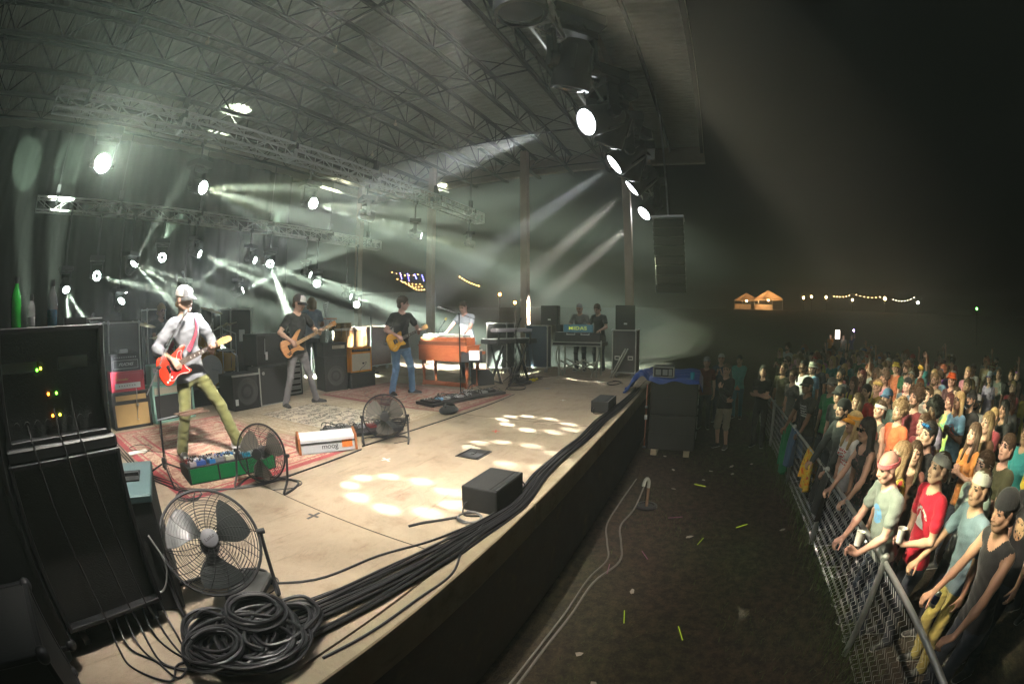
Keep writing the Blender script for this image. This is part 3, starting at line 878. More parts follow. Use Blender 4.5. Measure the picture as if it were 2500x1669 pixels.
def add_hand(F, W, f, n, side, curl=(25, 30, 20), spread=0.02, thumb=35, m=SKIN, sc=1.0):
    """W wrist, f finger direction, n palm-facing direction, side: unit vector towards the thumb"""
    f, n = nrm(f), nrm(n - np.dot(n, nrm(f)) * nrm(f)); s = nrm(np.cross(n, f)); s = s if s @ side > 0 else -s
    W = np.asarray(W, float); ax = np.cross(f, n)
    kn = []
    for i, (o, ln) in enumerate(((0.030, 1.0), (0.010, 1.1), (-0.010, 1.03), (-0.029, 0.82))):
        K = W + (f * (0.088 - 0.006 * abs(i - 1)) + s * o * 1.0) * sc
        F.cone(W + s * o * 0.55 * sc + f * 0.012, K, 0.016 * sc, 0.0115 * sc, m, 0.012)
        d = rodr(f, s, 0); d = f + s * (o * spread * 20); d = nrm(d); p = K
        for L, cdeg, r0, r1 in ((0.042 * ln, curl[0], .0098, .009), (0.027 * ln, curl[1], .009, .0083), (0.021 * ln, curl[2], .0083, .007)):
            d = nrm(rodr(d, ax, cdeg)); q = p + d * L * sc
            F.cone(p, q, r0 * sc, r1 * sc, m, 0.004); p = q
    T0 = W + (f * 0.022 + s * 0.024 + n * 0.006) * sc
    d = nrm(f * 0.75 + s * math.sin(R(thumb)) * 1.1 + n * 0.35); T1 = T0 + d * 0.045 * sc
    F.cone(T0, T1, 0.0145 * sc, 0.0115 * sc, m, 0.01)
    d = nrm(d + n * 0.35 + f * 0.3); T2 = T1 + d * 0.032 * sc; F.cone(T1, T2, 0.0112 * sc, 0.009 * sc, m, 0.004)
    d = nrm(d + n * 0.3); F.cone(T2, T2 + d * 0.022 * sc, 0.009 * sc, 0.0075 * sc, m, 0.004)
def add_head(F, H, M, fem=False, beard=False, mouth=0.0):
    P = lambda x, y, z: H + M @ V3(x, y, z)
    F.ell(P(-.014, 0, .036), (.1, .077, .096), SKIN, .02, M)
    F.ell(P(.026, 0, -.03), (.068, .060 if fem else .063, .098), SKIN, .03, M)
    F.ell(P(.05, 0, -.094), (.03, .03 if fem else .036, .024), SKIN, .03, M)
    for s in (-1, 1):
        F.cone(P(-.005, s * .06, -.055), P(.05, s * .024, -.096), .024, .02, SKIN, .02)
        F.cone(P(.078, s * .012, .031), P(.064, s * .052, .027), .012, .013, SKIN, .014)
        F.ell(P(.058, s * .042, -.03), (.026, .022, .024), SKIN, .02, M)
        F.ell(P(-.012, s * .08, -.004), (.026, .012, .034), SKIN, .008, M)
    for s in (-1, 1): F.ell(P(.104, s * .033, .009), (.018, .017, .0115), SKIN, .01, M, True)
    F.cone(P(.086, 0, .014), P(.111, 0, -.029), .009, .0135, SKIN, .012)
    for s in (-1, 1):
        F.ell(P(.098, s * .013, -.034), (.012, .009, .009), SKIN, .006, M)
        F.ell(P(.0745, s * .033, .008), (.0135, .0125, .0085), DARK, .002, M)
        F.cone(P(.09, s * .017, .031), P(.075, s * .053, .03), .0042, .0035, DARK, .003)
    F.cone(P(.0925, -.021, -.062), P(.0925, .021, -.062), .0075, .0075, LIP, .005)
    F.ell(P(.099, 0, -.0625), (.0075, .016, .0085), LIP, .005, M)
    if mouth: F.ell(P(.1, 0, -.066), (.014, .013, .01 * mouth), DARK, .003, M)
    if beard:
        F.ell(P(.055, 0, -.1), (.038, .042, .03), BEARD, .012, M)
        for s in (-1, 1): F.cone(P(-.002, s * .066, -.04), P(.056, s * .03, -.1), .018, .022, BEARD, .012)
        F.cone(P(.097, -.022, -.05), P(.097, .022, -.05), .007, .007, BEARD, .004)
def body(h=0.009, pelvis=(0, 0, 0.955), lean=0, roll=0, twist=0, head=(0, 0, 0), hands=None, feet=None, sleeve='short', legs='trousers', fem=False, belly=0.0, build=1.0, beard=False, mouth=0.0, seated=False, wrinkle=0.0038, loose=1.0):
    """facing +X, left is +Y. hands/feet: dict side -> spec"""
    F = Field(h); P = V3(*pelvis); T = rotm(twist, lean, roll)
    at = lambda x, y, z: P + T @ V3(x, y, z)
    fx = T @ V3(1, 0, 0)
    g = build; sw = (.158 if fem else .182) * g
    # torso
    F.ell(at(0.0, 0, .40), (.108 * g, .15 * g if fem else .168 * g, .19), SHIRT, .04, T)
    F.ell(at(0.006 + belly * .5, 0, .17), (.098 * g + belly, .128 * g if fem else .146 * g, .19), SHIRT, .05, T)
    F.cone(at(0, -sw + .035, .525), at(0, sw - .035, .525), .062, .062, SHIRT, .05, (fx, .85))
    for s in (-1, 1): F.cone(at(-.01, s * .03, .565), at(-.005, s * sw * .8, .53), .042, .05, SHIRT, .03)
    if fem:
        for s in (-1, 1): F.ell(at(.085, s * .07, .39), (.055, .062, .06), SHIRT, .03, T)
    F.cone(at(0, -.035, .15), at(0, -.035, -.035), .118 * g, .128 * g, SHIRT, .03, (fx, .82)); F.cone(at(0, .035, .15), at(0, .035, -.035), .118 * g, .128 * g, SHIRT, .03, (fx, .82))
    F.ell(P + V3(-.01, 0, -.03), (.115 * g, .165 * g, .12), PANTS, .03)
    # neck and head
    nb = at(-.01, 0, .575); hy, hp, hr = head
    M = T @ rotm(hy, hp, hr)
    Hc = at(-.002, 0, .635) + M @ V3(.022, 0, .125)
    F.cone(nb, Hc + M @ V3(-.02, 0, -.06), .06 if not fem else .05, .052 if not fem else .045, SKIN, .02)
    add_head(F, Hc, M, fem, beard, mouth)
    # arms
    HP = {}
    for sd, s in (('L', 1), ('R', -1)):
        sp = (hands or {}).get(sd, {})
        sh = at(0, s * sw, .515)
        tgt = sp.get('at', (0.06, s * (sw + .06), .93 - .13)); tgt = V3(*tgt)
        el, wr = ik(sh, tgt, .285, .262, V3(*sp.get('hint', (-.6, s * .5, -.5))))
        a = g ** .5
        F.cone(sh, el, .047 * a, .037 * a, SKIN, .02); F.cone(el, wr, .038 * a, .026, SKIN, .014)
        F.ell((sh * .5 + el * .5), (.043, .043, .043), SKIN, .03)
        F.ell(el * .72 + wr * .28, (.038, .038, .038), SKIN, .03)
        if sleeve != 'none':
            F.cone(sh + (0, 0, -.004), sh * .45 + el * .55, .058 * a, .06 * a * loose, SHIRT, .03)
            if sleeve in ('long', 'elbow'):
                F.cone(sh * .45 + el * .55, el, .056 * a, .053 * a, SHIRT, .02)
                e2 = wr if sleeve == 'long' else el * .55 + wr * .45
                F.cone(el, e2, .052 * a, .045 * a if sleeve == 'elbow' else .038, SHIRT, .02)
        f = V3(*sp['f']) if 'f' in sp else nrm(wr - el)
        n = V3(*sp['n']) if 'n' in sp else V3(0, -s, 0)
        add_hand(F, wr, f, n, V3(*sp.get('thumb', (1, 0, 0.2))), sp.get('curl', (22, 28, 18)), sp.get('spread', .01))
        HP[sd] = (wr, nrm(f), n)
    # legs
    for sd, s in (('L', 1), ('R', -1)):
        sp = (feet or {}).get(sd, {})
        hip = P + V3(-.005, s * .088 * g, -.03)
        ft = V3(*sp.get('at', (0.0, s * .11, 0))); fy = sp.get('yaw', s * 12); fp = sp.get('pitch', 0)
        ank = ft + V3(0, 0, .085)
        kn, ank = ik(hip, ank, .435, .425, V3(*sp.get('hint', (1, s * .15, 0))))
        tr = legs in ('trousers', 'jeans', 'slim')
        lo_ = 0.9 if legs == 'slim' else 1.0
        F.cone(hip, kn, .09 * g * lo_, .066 * lo_, PANTS, .03)
        F.ell(hip * .75 + kn * .25 + V3(-.012, 0, 0), (.088 * g, .088 * g, .11), PANTS, .03)
        if tr:
            F.cone(kn, ank + (0, 0, .0), .064 * lo_, .062 * lo_ * loose, PANTS, .02)
        else:
            F.cone(hip * .5 + kn * .5, kn + (0, 0, -.01), .084, .08, PANTS, .02)
            F.cone(kn, ank, .052, .036, SKIN, .02); F.ell(kn * .68 + ank * .32 + V3(-.018, 0, 0), (.048, .048, .09), SKIN, .02)
        Mf = rotm(fy, fp, 0); Q = lambda x, y, z: ank + Mf @ V3(x, y, z - .085)
        F.cone(Q(-.045, 0, .05), Q(.0, 0, .07), .042, .046, SHOE, .015)
        F.cone(Q(-.035, 0, .038), Q(.15, 0, .034), .041, .037, SHOE, .02, ((0, 0, 1), .85))
        F.cone(Q(.02, 0, .055), Q(.09, 0, .045), .04, .036, SHOE, .02)
        F.cone(Q(-.045, 0, .012), Q(.155, 0, .012), .046, .044, SOLE, .004, (Mf @ V3(0, 0, 1), .32))
    if legs == 'skirt':
        F.cone(P + V3(0, 0, .02), P + V3(0, 0, -.42), .15, .24, PANTS, .04, ((1, 0, 0), .75))
    V, Fc, mi = F.solve(wrinkle, (SHIRT, PANTS), clipz=0.0 if not seated else None)
    q = (V[Fc].mean(1) - P) @ T; hem = -.07 + .012 * np.sin(9 * q[:, 1]); rad = np.hypot(q[:, 0], q[:, 1])
    mi = np.where((mi == SHIRT) & (q[:, 2] < hem) & (rad < .2 * g) & (q[:, 2] > -.4), PANTS, np.where((mi == PANTS) & (q[:, 2] > hem), SHIRT, mi))
    nk = (q[:, 2] > .548 - .06 * (q[:, 0] > .02) * (1.6 if sleeve == 'none' else .5) * np.clip(1 - np.abs(q[:, 1]) / .07, 0, 1)) & (np.hypot(q[:, 0] + .01, q[:, 1]) < (.085 if sleeve != 'none' else .1))
    mi = np.where((mi == SHIRT) & nk, SKIN, mi)
    me = np_mesh('person', V, Fc, mi, 8)
    HM_ = Matrix.Translation(Vector(Hc)) @ Matrix(M.tolist()).to_4x4()
    return me, HM_, HP

# ---- hair and headgear, in head space (centre of skull, +X forward)
HAIR = {}
def hair_mesh(kind, h=0.008):
    if kind in HAIR: return HAIR[kind]
    F = Field(h)
    cut = [((.78, 0, -.62), .045)]
    if kind in ('short', 'crew'):
        t = .006 if kind == 'crew' else .014
        F.ell((-.018, 0, .042), (.1 + t, .077 + t, .093 + t), 0, .01)
        F.cone((-.06, -.03, -.05), (-.06, .03, -.05), .05, .05, 0, .03)
        cut = [((.8, 0, -.6), .036 if kind == 'short' else .03), ((.35, 0, -1), .09)]
    elif kind in ('long', 'longfront', 'wavy'):
        F.ell((-.02, 0, .04), (.117, .094, .108), 0, .01)
        for s in (-1, 1):
            F.cone((-.02, s * .075, .0), (-.03, s * .085, -.2), .04, .042, 0, .03); F.cone((-.03, s * .085, -.2), (-.045, s * .075, -.36 if kind != 'wavy' else -.3), .042, .022, 0, .02)
            if kind != 'long': F.cone((.01, s * .082, -.06), (.055, s * .08, -.3), .026, .02, 0, .02)
        F.cone((-.075, 0, .0), (-.085, 0, -.24), .07, .065, 0, .03); F.cone((-.085, 0, -.24), (-.08, 0, -.36), .062, .03, 0, .03)
        cut = None
        F.ell((.098, 0, -.05), (.085, .062, .105), 0, .015, None, True)
    elif kind == 'bob':
        F.ell((-.02, 0, .03), (.12, .1, .11), 0, .01)
        for s in (-1, 1): F.cone((-.03, s * .08, .0), (-.03, s * .085, -.12), .045, .04, 0, .03)
        F.cone((-.08, 0, .0), (-.08, 0, -.12), .07, .06, 0, .03)
        cut = None; F.ell((.1, 0, -.04), (.085, .064, .1), 0, .015, None, True)
    elif kind in ('curly', 'afro'):
        r = .035 if kind == 'curly' else .055
        F.ell((-.022, 0, .05), (.1 + r, .08 + r, .095 + r), 0, .01)
        rr = random.Random(5)
        for _ in range(60):
            a, b = rr.uniform(-3.1, 3.1), rr.uniform(-.5, 1.5)
            d = V3(math.cos(a) * math.cos(b), math.sin(a) * math.cos(b), math.sin(b))
            F.ell(V3(-.022, 0, .05) + d * V3(.1 + r, .08 + r, .095 + r), (.022, .022, .022), 0, .012)
        cut = [((.85, 0, -.52), .05)]
    elif kind == 'tail':
        F.ell((-.018, 0, .04), (.108, .086, .1), 0, .01)
        F.ell((-.13, 0, .05), (.035, .035, .035), 0, .02); F.cone((-.14, 0, .04), (-.15, 0, -.18), .03, .015, 0, .02)
        cut = [((.8, 0, -.6), .03), ((.3, 0, -1), .07)]
    V, Fc, mi = F.solve(noise_amp=.003 if kind not in ('curly', 'afro') else .005, nf=110 if kind not in ('curly', 'afro') else 150, cut=cut, nz=.12 if kind in ('long', 'longfront', 'bob', 'tail') else .4 if kind == 'wavy' else 1)
    me = np_mesh('hair', V, Fc, mi, 1); HAIR[kind] = me
    return me
def hat_mesh(kind):
    if 'hat_' + kind in HAIR: return HAIR['hat_' + kind]
    b = MB(); E = Matrix.Translation((-.014, 0, .03)) @ Matrix.Diagonal((1.0, .8, 1, 1))
    def dome(r, z0, top, n=22, steps=7, mi=0, M=E, thick=True):
        prof = [(r * math.cos(t * math.pi / 2 / steps) ** .8 if t < steps else .001, z0 + top * math.sin(t * math.pi / 2 / steps)) for t in range(steps + 1)]
        b.lathe(prof, n, M, mi, False, False)
        b.lathe([(max(.001, p[0] - .004), p[1] - .003) for p in prof], n, M, mi, False, False)
    def brim(len_, w, z, drop, mi=1, sgn=1, span=1.2):
        n = 14; vs = []
        for k in range(n + 1):
            a = -span + 2 * span * k / n
            x0, y0 = -.014 + .112 * math.cos(a), .092 * math.sin(a)
            ext = len_ * (math.cos(a / span * math.pi / 2) ** .6 if abs(a) < span else 0)
            for (e, dz) in ((0, 0), (ext * .5, -drop * .35), (ext, -drop)):
                sag = -.022 * (a / span) ** 2
                for th in (0, -.006): vs.append((sgn * (x0 + e), y0 * (1 + .12 * e / max(len_, .01)), z + dz + sag + th))
        fs = []
        for k in range(n):
            o, p = 6 * k, 6 * k + 6
            for q in (0, 2):
                fs += [(o + q, o + q + 2, p + q + 2, p + q), (o + q + 1, p + q + 1, p + q + 3, o + q + 3)]
            fs.append((o + 4, o + 5, p + 5, p + 4))
        b.add(vs, fs, mi)
    if kind in ('cap', 'cap_back', 'trucker'):
        dome(.117, .012, .108, mi=0); b.ball((-.014, 0, .139), .008, 6, 0)
        brim(.082, 0, .044, .028, sgn=1 if kind != 'cap_back' else -1)
        if kind == 'trucker':     # front panel proud of the mesh crown
            prof = [(.119 * math.cos(t * math.pi / 14) ** .8, .013 + .1085 * math.sin(t * math.pi / 14)) for t in range(6)]
            n = 10; vs = []; fs = []
            for (r, z) in prof:
                for j in range(n + 1):
                    a = -.95 + 1.9 * j / n; vs.append(tuple(E @ Vector((r * math.cos(a), r * math.sin(a), z))))
            for i in range(len(prof) - 1):
                for j in range(n): fs.append((i * (n + 1) + j, i * (n + 1) + j + 1, (i + 1) * (n + 1) + j + 1, (i + 1) * (n + 1) + j))
            b.add(vs, fs, 2)
            vs = [tuple(E @ Vector((.1215 * math.cos(a) * c, .1215 * math.sin(a) * c, z))) for z, c, w in ((.045, 1, .3), (.06, .985, .42), (.08, .93, .42), (.094, .85, .28)) for a in (-w, -w * .4, w * .4, w)]
            b.add(vs, [(4 * i + j, 4 * i + j + 1, 4 * i + 5 + j, 4 * i + 4 + j) for i in range(3) for j in range(3)], 3)
    elif kind == 'beanie':
        dome(.118, -.01, .118, mi=0); b.lathe([(.121, -.012), (.127, -.006), (.127, .03), (.12, .036)], 22, E, 1, False, False)
    elif kind == 'bandana':
        dome(.112, -.004, .1, mi=0, M=Matrix.Translation((-.016, 0, .036)) @ Matrix.Rotation(-.2, 4, 'Y') @ Matrix.Diagonal((1.0, .8, 1, 1)))
        b.tube([(-.125, 0, .0), (-.15, .03, -.05), (-.15, .035, -.11)], [.016, .018, .006], 6, mi=0); b.tube([(-.125, 0, .0), (-.155, -.02, -.05), (-.16, -.03, -.12)], [.016, .018, .006], 6, mi=0); b.ball((-.128, 0, .0), .022, 8, 0)
    elif kind == 'headband':
        b.lathe([(.112, .02), (.117, .024), (.118, .056), (.112, .06)], 22, Matrix.Translation((-.014, 0, -.006)) @ Matrix.Rotation(-.1, 4, 'Y') @ Matrix.Diagonal((1.0, .8, 1, 1)), 0, False, False)
        b.ball((-.13, 0, .02), .02, 8, 0)
    elif kind == 'bucket':
        prof = [(.165, .0), (.168, .002), (.125, .04), (.112, .09), (.1, .118), (.001, .124)]
        b.lathe(prof, 22, E, 0, False, False); b.lathe([(p[0] - .003, p[1] - .004) for p in prof if p[0] > .01], 22, E, 0, False, False); b.lathe([(.126, .04), (.128, .042), (.122, .062), (.119, .06)], 22, E, 1, False, False)
    elif kind == 'visor':
        b.lathe([(.114, .018), (.119, .02), (.118, .056), (.113, .058)], 22, E, 0, False, False); brim(.085, 0, .05, .03, mi=0)
    elif kind == 'glasses':
        for s in (-1, 1):
            b.box((.106, s * .034, .008), (.008, .05, .036), 0, 0); b.bar((.104, s * .06, .014), (-.01, s * .083, .01), .006, mi=0)
        b.box((.108, 0, .014), (.006, .02, .006), 0, 0)
    elif kind == 'glasses_up':
        for s in (-1, 1):
            b.box((.085, s * .034, .088), (.02, .052, .03), 0, 0, Matrix.Rotation(-.7, 4, 'Y')); b.bar((.075, s * .062, .085), (-.01, s * .084, .03), .006, mi=0)
        b.box((.09, 0, .09), (.01, .02, .008), 0, 0)
    me = b.mesh(kind, [None, None, None, None], smooth=True)
    HAIR['hat_' + kind] = me
    return me
def set_mats(o, ms):
    for i, m in enumerate(ms):
        if i >= len(o.material_slots): break
        o.material_slots[i].link = 'OBJECT'; o.material_slots[i].material = m
def cloth(col, key=None):
    return mat('cloth_' + (key or '%02x%02x%02x' % tuple(int(255 * c) for c in col)), col, 0.85, var=0.25, scale=9, bump=0.8, bscale=16, sheen=0.15, spec=0.25)
def tee(col, pcol, kind, key):
    """cloth with a flat chest print in body coordinates"""
    nm = 'tee_' + key
    if nm in MATS: return MATS[nm]
    m = cloth(col, 'tee_' + key); MATS[nm] = m
    nt = m.node_tree; N, L = nt.nodes, nt.links; b = N['Principled BSDF']
    src = b.inputs['Base Color'].links[0].from_socket
    tc = N.new('ShaderNodeTexCoord'); sp = N.new('ShaderNodeSeparateXYZ'); L.new(tc.outputs['Object'], sp.inputs[0])
    X, Y, Z = sp.outputs
    def band(v, a, c): return math_(N, L, 'MULTIPLY', math_(N, L, 'GREATER_THAN', v, a), math_(N, L, 'LESS_THAN', v, c))
    front = math_(N, L, 'GREATER_THAN', X, .04)
    zc = math_(N, L, 'SUBTRACT', Z, 1.3)
    if kind == 'disc':
        d = math_(N, L, 'SQRT', math_(N, L, 'ADD', math_(N, L, 'MULTIPLY', Y, Y), math_(N, L, 'MULTIPLY', zc, zc)))
        msk = math_(N, L, 'MULTIPLY', math_(N, L, 'LESS_THAN', d, .085), math_(N, L, 'GREATER_THAN', noise(N, L, tc.outputs['Object'], 34, 2).outputs['Fac'], .42))
    elif kind == 'arc':
        d = math_(N, L, 'SQRT', math_(N, L, 'ADD', math_(N, L, 'MULTIPLY', Y, Y), math_(N, L, 'MULTIPLY', zc, zc)))
        up = math_(N, L, 'GREATER_THAN', zc, .02)
        ring = math_(N, L, 'MULTIPLY', band(d, .085, .108), math_(N, L, 'MULTIPLY', up, math_(N, L, 'GREATER_THAN', noise(N, L, tc.outputs['Object'], 90, 1).outputs['Fac'], .46)))
        tri = math_(N, L, 'MULTIPLY', math_(N, L, 'LESS_THAN', math_(N, L, 'ADD', math_(N, L, 'ABSOLUTE', Y), math_(N, L, 'MULTIPLY', zc, .55)), .045), math_(N, L, 'GREATER_THAN', zc, -.07))
        msk = math_(N, L, 'MAXIMUM', ring, tri)
    else:
        rows = math_(N, L, 'LESS_THAN', math_(N, L, 'FRACT', math_(N, L, 'MULTIPLY', Z, 24.0)), .6)
        msk = math_(N, L, 'MULTIPLY', math_(N, L, 'MULTIPLY', band(Y, -.09, .09), band(Z, 1.2, 1.4)), math_(N, L, 'MULTIPLY', rows, math_(N, L, 'GREATER_THAN', noise(N, L, tc.outputs['Object'], 55, 1).outputs['Fac'], .47)))
    L.new(mixc(N, L, math_(N, L, 'MULTIPLY', msk, front), src, pcol), b.inputs['Base Color'])
    return m
def skinm(t):
    c = {'pale': (0.62, 0.40, 0.31), 'fair': (0.53, 0.32, 0.235), 'tan': (0.40, 0.23, 0.155), 'brown': (0.2, 0.105, 0.065), 'pink': (0.6, 0.34, 0.27)}[t]
    return mat('skin_' + t, c, 0.5, var=0.1, scale=14, bump=0.12, bscale=90, spec=0.4)
HAIRC = {'brown': (0.075, 0.042, 0.022), 'black': (0.014, 0.012, 0.011), 'blond': (0.42, 0.29, 0.13), 'dirty': (0.22, 0.14, 0.07), 'red': (0.24, 0.075, 0.03), 'grey': (0.3, 0.29, 0.27), 'maroon': (0.12, 0.03, 0.03)}
def hairm(c):
    return mat('hair_' + c, HAIRC[c], 0.5, var=0.45, scale=70, bump=0.8, bscale=130)
M_DARKEYE = mat('eye_dark', (0.02, 0.014, 0.012), 0.35, var=0)
def person(bd, loc, az, label, skin='fair', shirt=(0.1, 0.1, 0.1), pants=(0.03, 0.035, 0.05), shoes=(0.03, 0.03, 0.03), hair=None, haircol='brown', hat=None, hatcols=(), extra=None, extracol=(0.01, 0.01, 0.012), scale=1.0, group=None, sole=(0.5, 0.5, 0.48), wide=1.0, cat='person'):
    me, HMx, HP = bd
    o = bpy.data.objects.new('person', me); COL.objects.link(o)
    o.location = loc; o.rotation_euler = (0, 0, R(az)); o.scale = (scale * wide, scale * wide, scale)
    sm = skinm(skin); lip = mat('lip_' + skin, [c * .72 for c in sm.node_tree.nodes['Principled BSDF'].inputs['Base Color'].default_value[:3]], 0.45, var=0)
    sh = shirt if not isinstance(shirt, (tuple, list)) else cloth(shirt)
    set_mats(o, [sm, sh, cloth(pants), mat('shoe_%02x%02x%02x' % tuple(int(255 * c) for c in shoes), shoes, 0.6), M_DARKEYE if haircol == 'blond' else hairm('black') if False else M_DARKEYE, lip, mat('sole_%02x' % int(255 * sole[0]), sole, 0.7), hairm(haircol)])
    tag(o, label, cat, group)
    if hair:
        c = obj('hair', hair_mesh(hair), o, HMx); set_mats(c, [hairm(haircol)])
    if hat:
        c = obj(hat.replace('cap_back', 'cap').replace('trucker', 'cap'), hat_mesh(hat), o, HMx); hc = list(hatcols) or [(0.02, 0.02, 0.02)]
        hc += [hc[-1]] * (4 - len(hc))
        set_mats(c, [cloth(q) for q in hc])
    if extra:
        for e in ([extra] if isinstance(extra, str) else extra):
            c = obj('sunglasses', hat_mesh(e), o, HMx); set_mats(c, [mat('shades_%02x%02x%02x' % tuple(int(255 * q) for q in extracol), extracol, 0.12, var=0)] * 4)
    return o
# ================================================================ MUSICIANS AND INSTRUMENTS
def smooth2(pts, n=5):
    return [(p.x, p.y) for p in spline([(x, y, 0) for x, y in pts], n, True)]
STRAT = [(-.205, 0), (-.192, -.09), (-.155, -.142), (-.095, -.148), (-.04, -.12), (.01, -.107), (.06, -.114), (.11, -.131), (.152, -.128), (.166, -.108), (.148, -.082), (.125, -.058), (.12, -.03), (.12, .03), (.13, .07), (.165, .1), (.2, .125), (.19, .15), (.14, .155), (.08, .135), (.02, .115), (-.03, .124), (-.09, .148), (-.15, .145), (-.192, .09)]
BASSO = [(-.215, 0), (-.2, -.09), (-.16, -.142), (-.1, -.14), (-.05, -.112), (.0, -.1), (.06, -.108), (.115, -.135), (.16, -.15), (.175, -.13), (.15, -.09), (.125, -.05), (.12, .04), (.15, .08), (.2, .12), (.255, .165), (.235, .185), (.17, .17), (.1, .135), (.03, .11), (-.04, .12), (-.11, .142), (-.17, .135), (-.205, .08)]
SINGC = [(-.2, 0), (-.188, -.1), (-.145, -.155), (-.085, -.165), (-.03, -.135), (.02, -.11), (.07, -.118), (.115, -.128), (.135, -.115), (.125, -.085), (.11, -.05), (.11, .03), (.125, .07), (.14, .11), (.125, .13), (.08, .125), (.03, .118), (-.03, .14), (-.085, .165), (-.145, .155), (-.188, .1)]
M_MAPLE = mat('maple_neck', (0.62, 0.36, 0.14), 0.35, var=0.15, scale=20)
M_ROSE = mat('rosewood', (0.09, 0.05, 0.032), 0.5, var=0.3, scale=30)
M_FRET = mat('fret_wire', (0.75, 0.75, 0.74), 0.25, metal=0.8, var=0)
def wood_mat(name, a, b_, scale=14, rough=0.3):
    m, N, L, bs = node_mat(name, rough)
    tc = N.new('ShaderNodeTexCoord'); mp = N.new('ShaderNodeMapping'); mp.inputs['Scale'].default_value = (0.35, 3.2, 1)
    L.new(tc.outputs['Object'], mp.inputs[0])
    n = noise(N, L, mp.outputs[0], scale, 6, 0.65, 1.2)
    r = ramp(N, L, n.outputs['Fac'], [(0.3, a), (0.7, b_)]); L.new(r.outputs[0], bs.inputs['Base Color'])
    bs.inputs['Coat Weight'].default_value = 0.3
    return m
M_SWAMP = wood_mat('natural_bass_wood', (0.42, 0.16, 0.05), (0.62, 0.33, 0.13))
M_AMBER = wood_mat('amber_top', (0.62, 0.27, 0.02), (0.82, 0.44, 0.05), 22, 0.2)
M_CHERRY = wood_mat('organ_cherry', (0.30, 0.075, 0.03), (0.40, 0.125, 0.05), 9, 0.4)
M_REDG = mat('guitar_red', (0.62, 0.035, 0.012), 0.18, var=0.08)
M_TORT = mat('tortoise_red', (0.36, 0.015, 0.012), 0.2, var=0.9, scale=60)
M_STRAP = cloth((0.42, 0.06, 0.1), 'strap_red')
def guitar(loc_m, outline, bodymat, label, scale_len=0.62, strings=6, guard=None, headmat=None, inline=True, bass=False, pick='single', strap=None, strapmat=None, fret=M_ROSE):
    root = empty('electric_bass' if bass else 'electric_guitar', (0, 0, 0), 0, label, 'bass guitar' if bass else 'guitar')
    root.matrix_world = loc_m
    o = smooth2(outline)
    th = .044
    b = MB(); b.prism(o, -th / 2, th / 2, inset=.008); bo = b.build('body', bodymat, root, smooth=True)
    if guard:
        b = MB(); b.prism(smooth2([(-.06, -.02), (-.1, -.1), (-.06, -.118), (.0, -.095), (.06, -.1), (.12, -.116), (.14, -.106), (.118, -.07), (.108, -.03), (.108, .035), (.118, .08), (.14, .108), (.1, .11), (.07, .08), (.05, .05), (.0, .04)], 4), th / 2, th / 2 + .003); b.build('pickguard', guard, bo)
        b = MB(); q = smooth2([(-.065, -.02), (-.105, -.1), (-.062, -.123), (.0, -.1), (.06, -.105), (.12, -.121), (.146, -.107), (.122, -.07), (.112, -.03), (.112, .035), (.122, .08), (.146, .11), (.1, .115), (.065, .082), (.047, .054), (.0, .045)], 4); b.prism(q, th / 2, th / 2 + .0016); b.build('binding', M_LABEL, bo)
    nx = .1; nut = scale_len - .06
    b = MB(); vs = []
    b.add([(nx - .02, -.028, -.012), (nx - .02, .028, -.012), (nut, .021, -.008), (nut, -.021, -.008), (nx - .02, -.029, th / 2 + .006), (nx - .02, .029, th / 2 + .006), (nut, .022, th / 2 + .004), (nut, -.022, th / 2 + .004)], [(0, 1, 2, 3), (4, 7, 6, 5), (0, 3, 7, 4), (1, 5, 6, 2), (2, 6, 7, 3), (0, 4, 5, 1)])
    nk = b.build('neck', headmat or M_MAPLE, root, bevel=.006, seg=2)
    b = MB(); b.add([(nx - .03, -.029, th / 2 + .0065), (nx - .03, .029, th / 2 + .0065), (nut, .022, th / 2 + .0045), (nut, -.022, th / 2 + .0045), (nx - .03, -.029, th / 2 + .011), (nx - .03, .029, th / 2 + .011), (nut, .022, th / 2 + .009), (nut, -.022, th / 2 + .009)], [(0, 1, 2, 3), (4, 7, 6, 5), (0, 3, 7, 4), (1, 5, 6, 2), (2, 6, 7, 3), (0, 4, 5, 1)]); b.build('fretboard', fret, nk)
    b = MB(); br = -.06
    for k in range(1, 22):
        x = nut - (nut - br) * (1 - 2 ** (-k / 12))
        if x < nx - .02: break
        b.box((x, 0, th / 2 + .0108), (.0025, .046, .003))
    b.build('frets', M_FRET, nk)
    b = MB()
    for k in (3, 5, 7, 9, 12, 15):
        x = nut - (nut - br) * (1 - (2 ** (-k / 12) + 2 ** (-(k - 1) / 12)) / 2); b.box((x, 0, th / 2 + .0108), (.011, .02, .0012))
    b.build('inlays', M_LABEL, nk)
    hs = [(nut, -.021), (nut + .03, -.03), (nut + .16, -.034), (nut + .185, -.01), (nut + .17, .015), (nut + .14, .03), (nut + .09, .036), (nut + .03, .034), (nut, .022)] if inline else [(nut, -.021), (nut + .04, -.036), (nut + .13, -.04), (nut + .15, -.02), (nut + .14, 0), (nut + .15, .02), (nut + .13, .04), (nut + .04, .036), (nut, .022)]
    b = MB(); b.prism(smooth2(hs, 3), -.006, .01); h_ = b.build('headstock', headmat or M_MAPLE, root)
    for k in range(strings):
        if inline: p = (nut + .03 + .022 * k, .038 - .001 * k)
        else: p = (nut + .035 + .035 * (k // 2), .042 * (1 if k % 2 else -1))
        b = MB(); b.cyl((p[0], p[1], .004), (p[0], p[1] + (.018 if p[1] > 0 else -.018), .004), .004, 6); b.box((p[0], p[1] + (.024 if p[1] > 0 else -.024), .004), (.012, .014, .006)); b.cyl((p[0], p[1] * .45, .008), (p[0], p[1] * .45, .02), .004, 6)
        b.build('tuner', M_CHROME, h_)
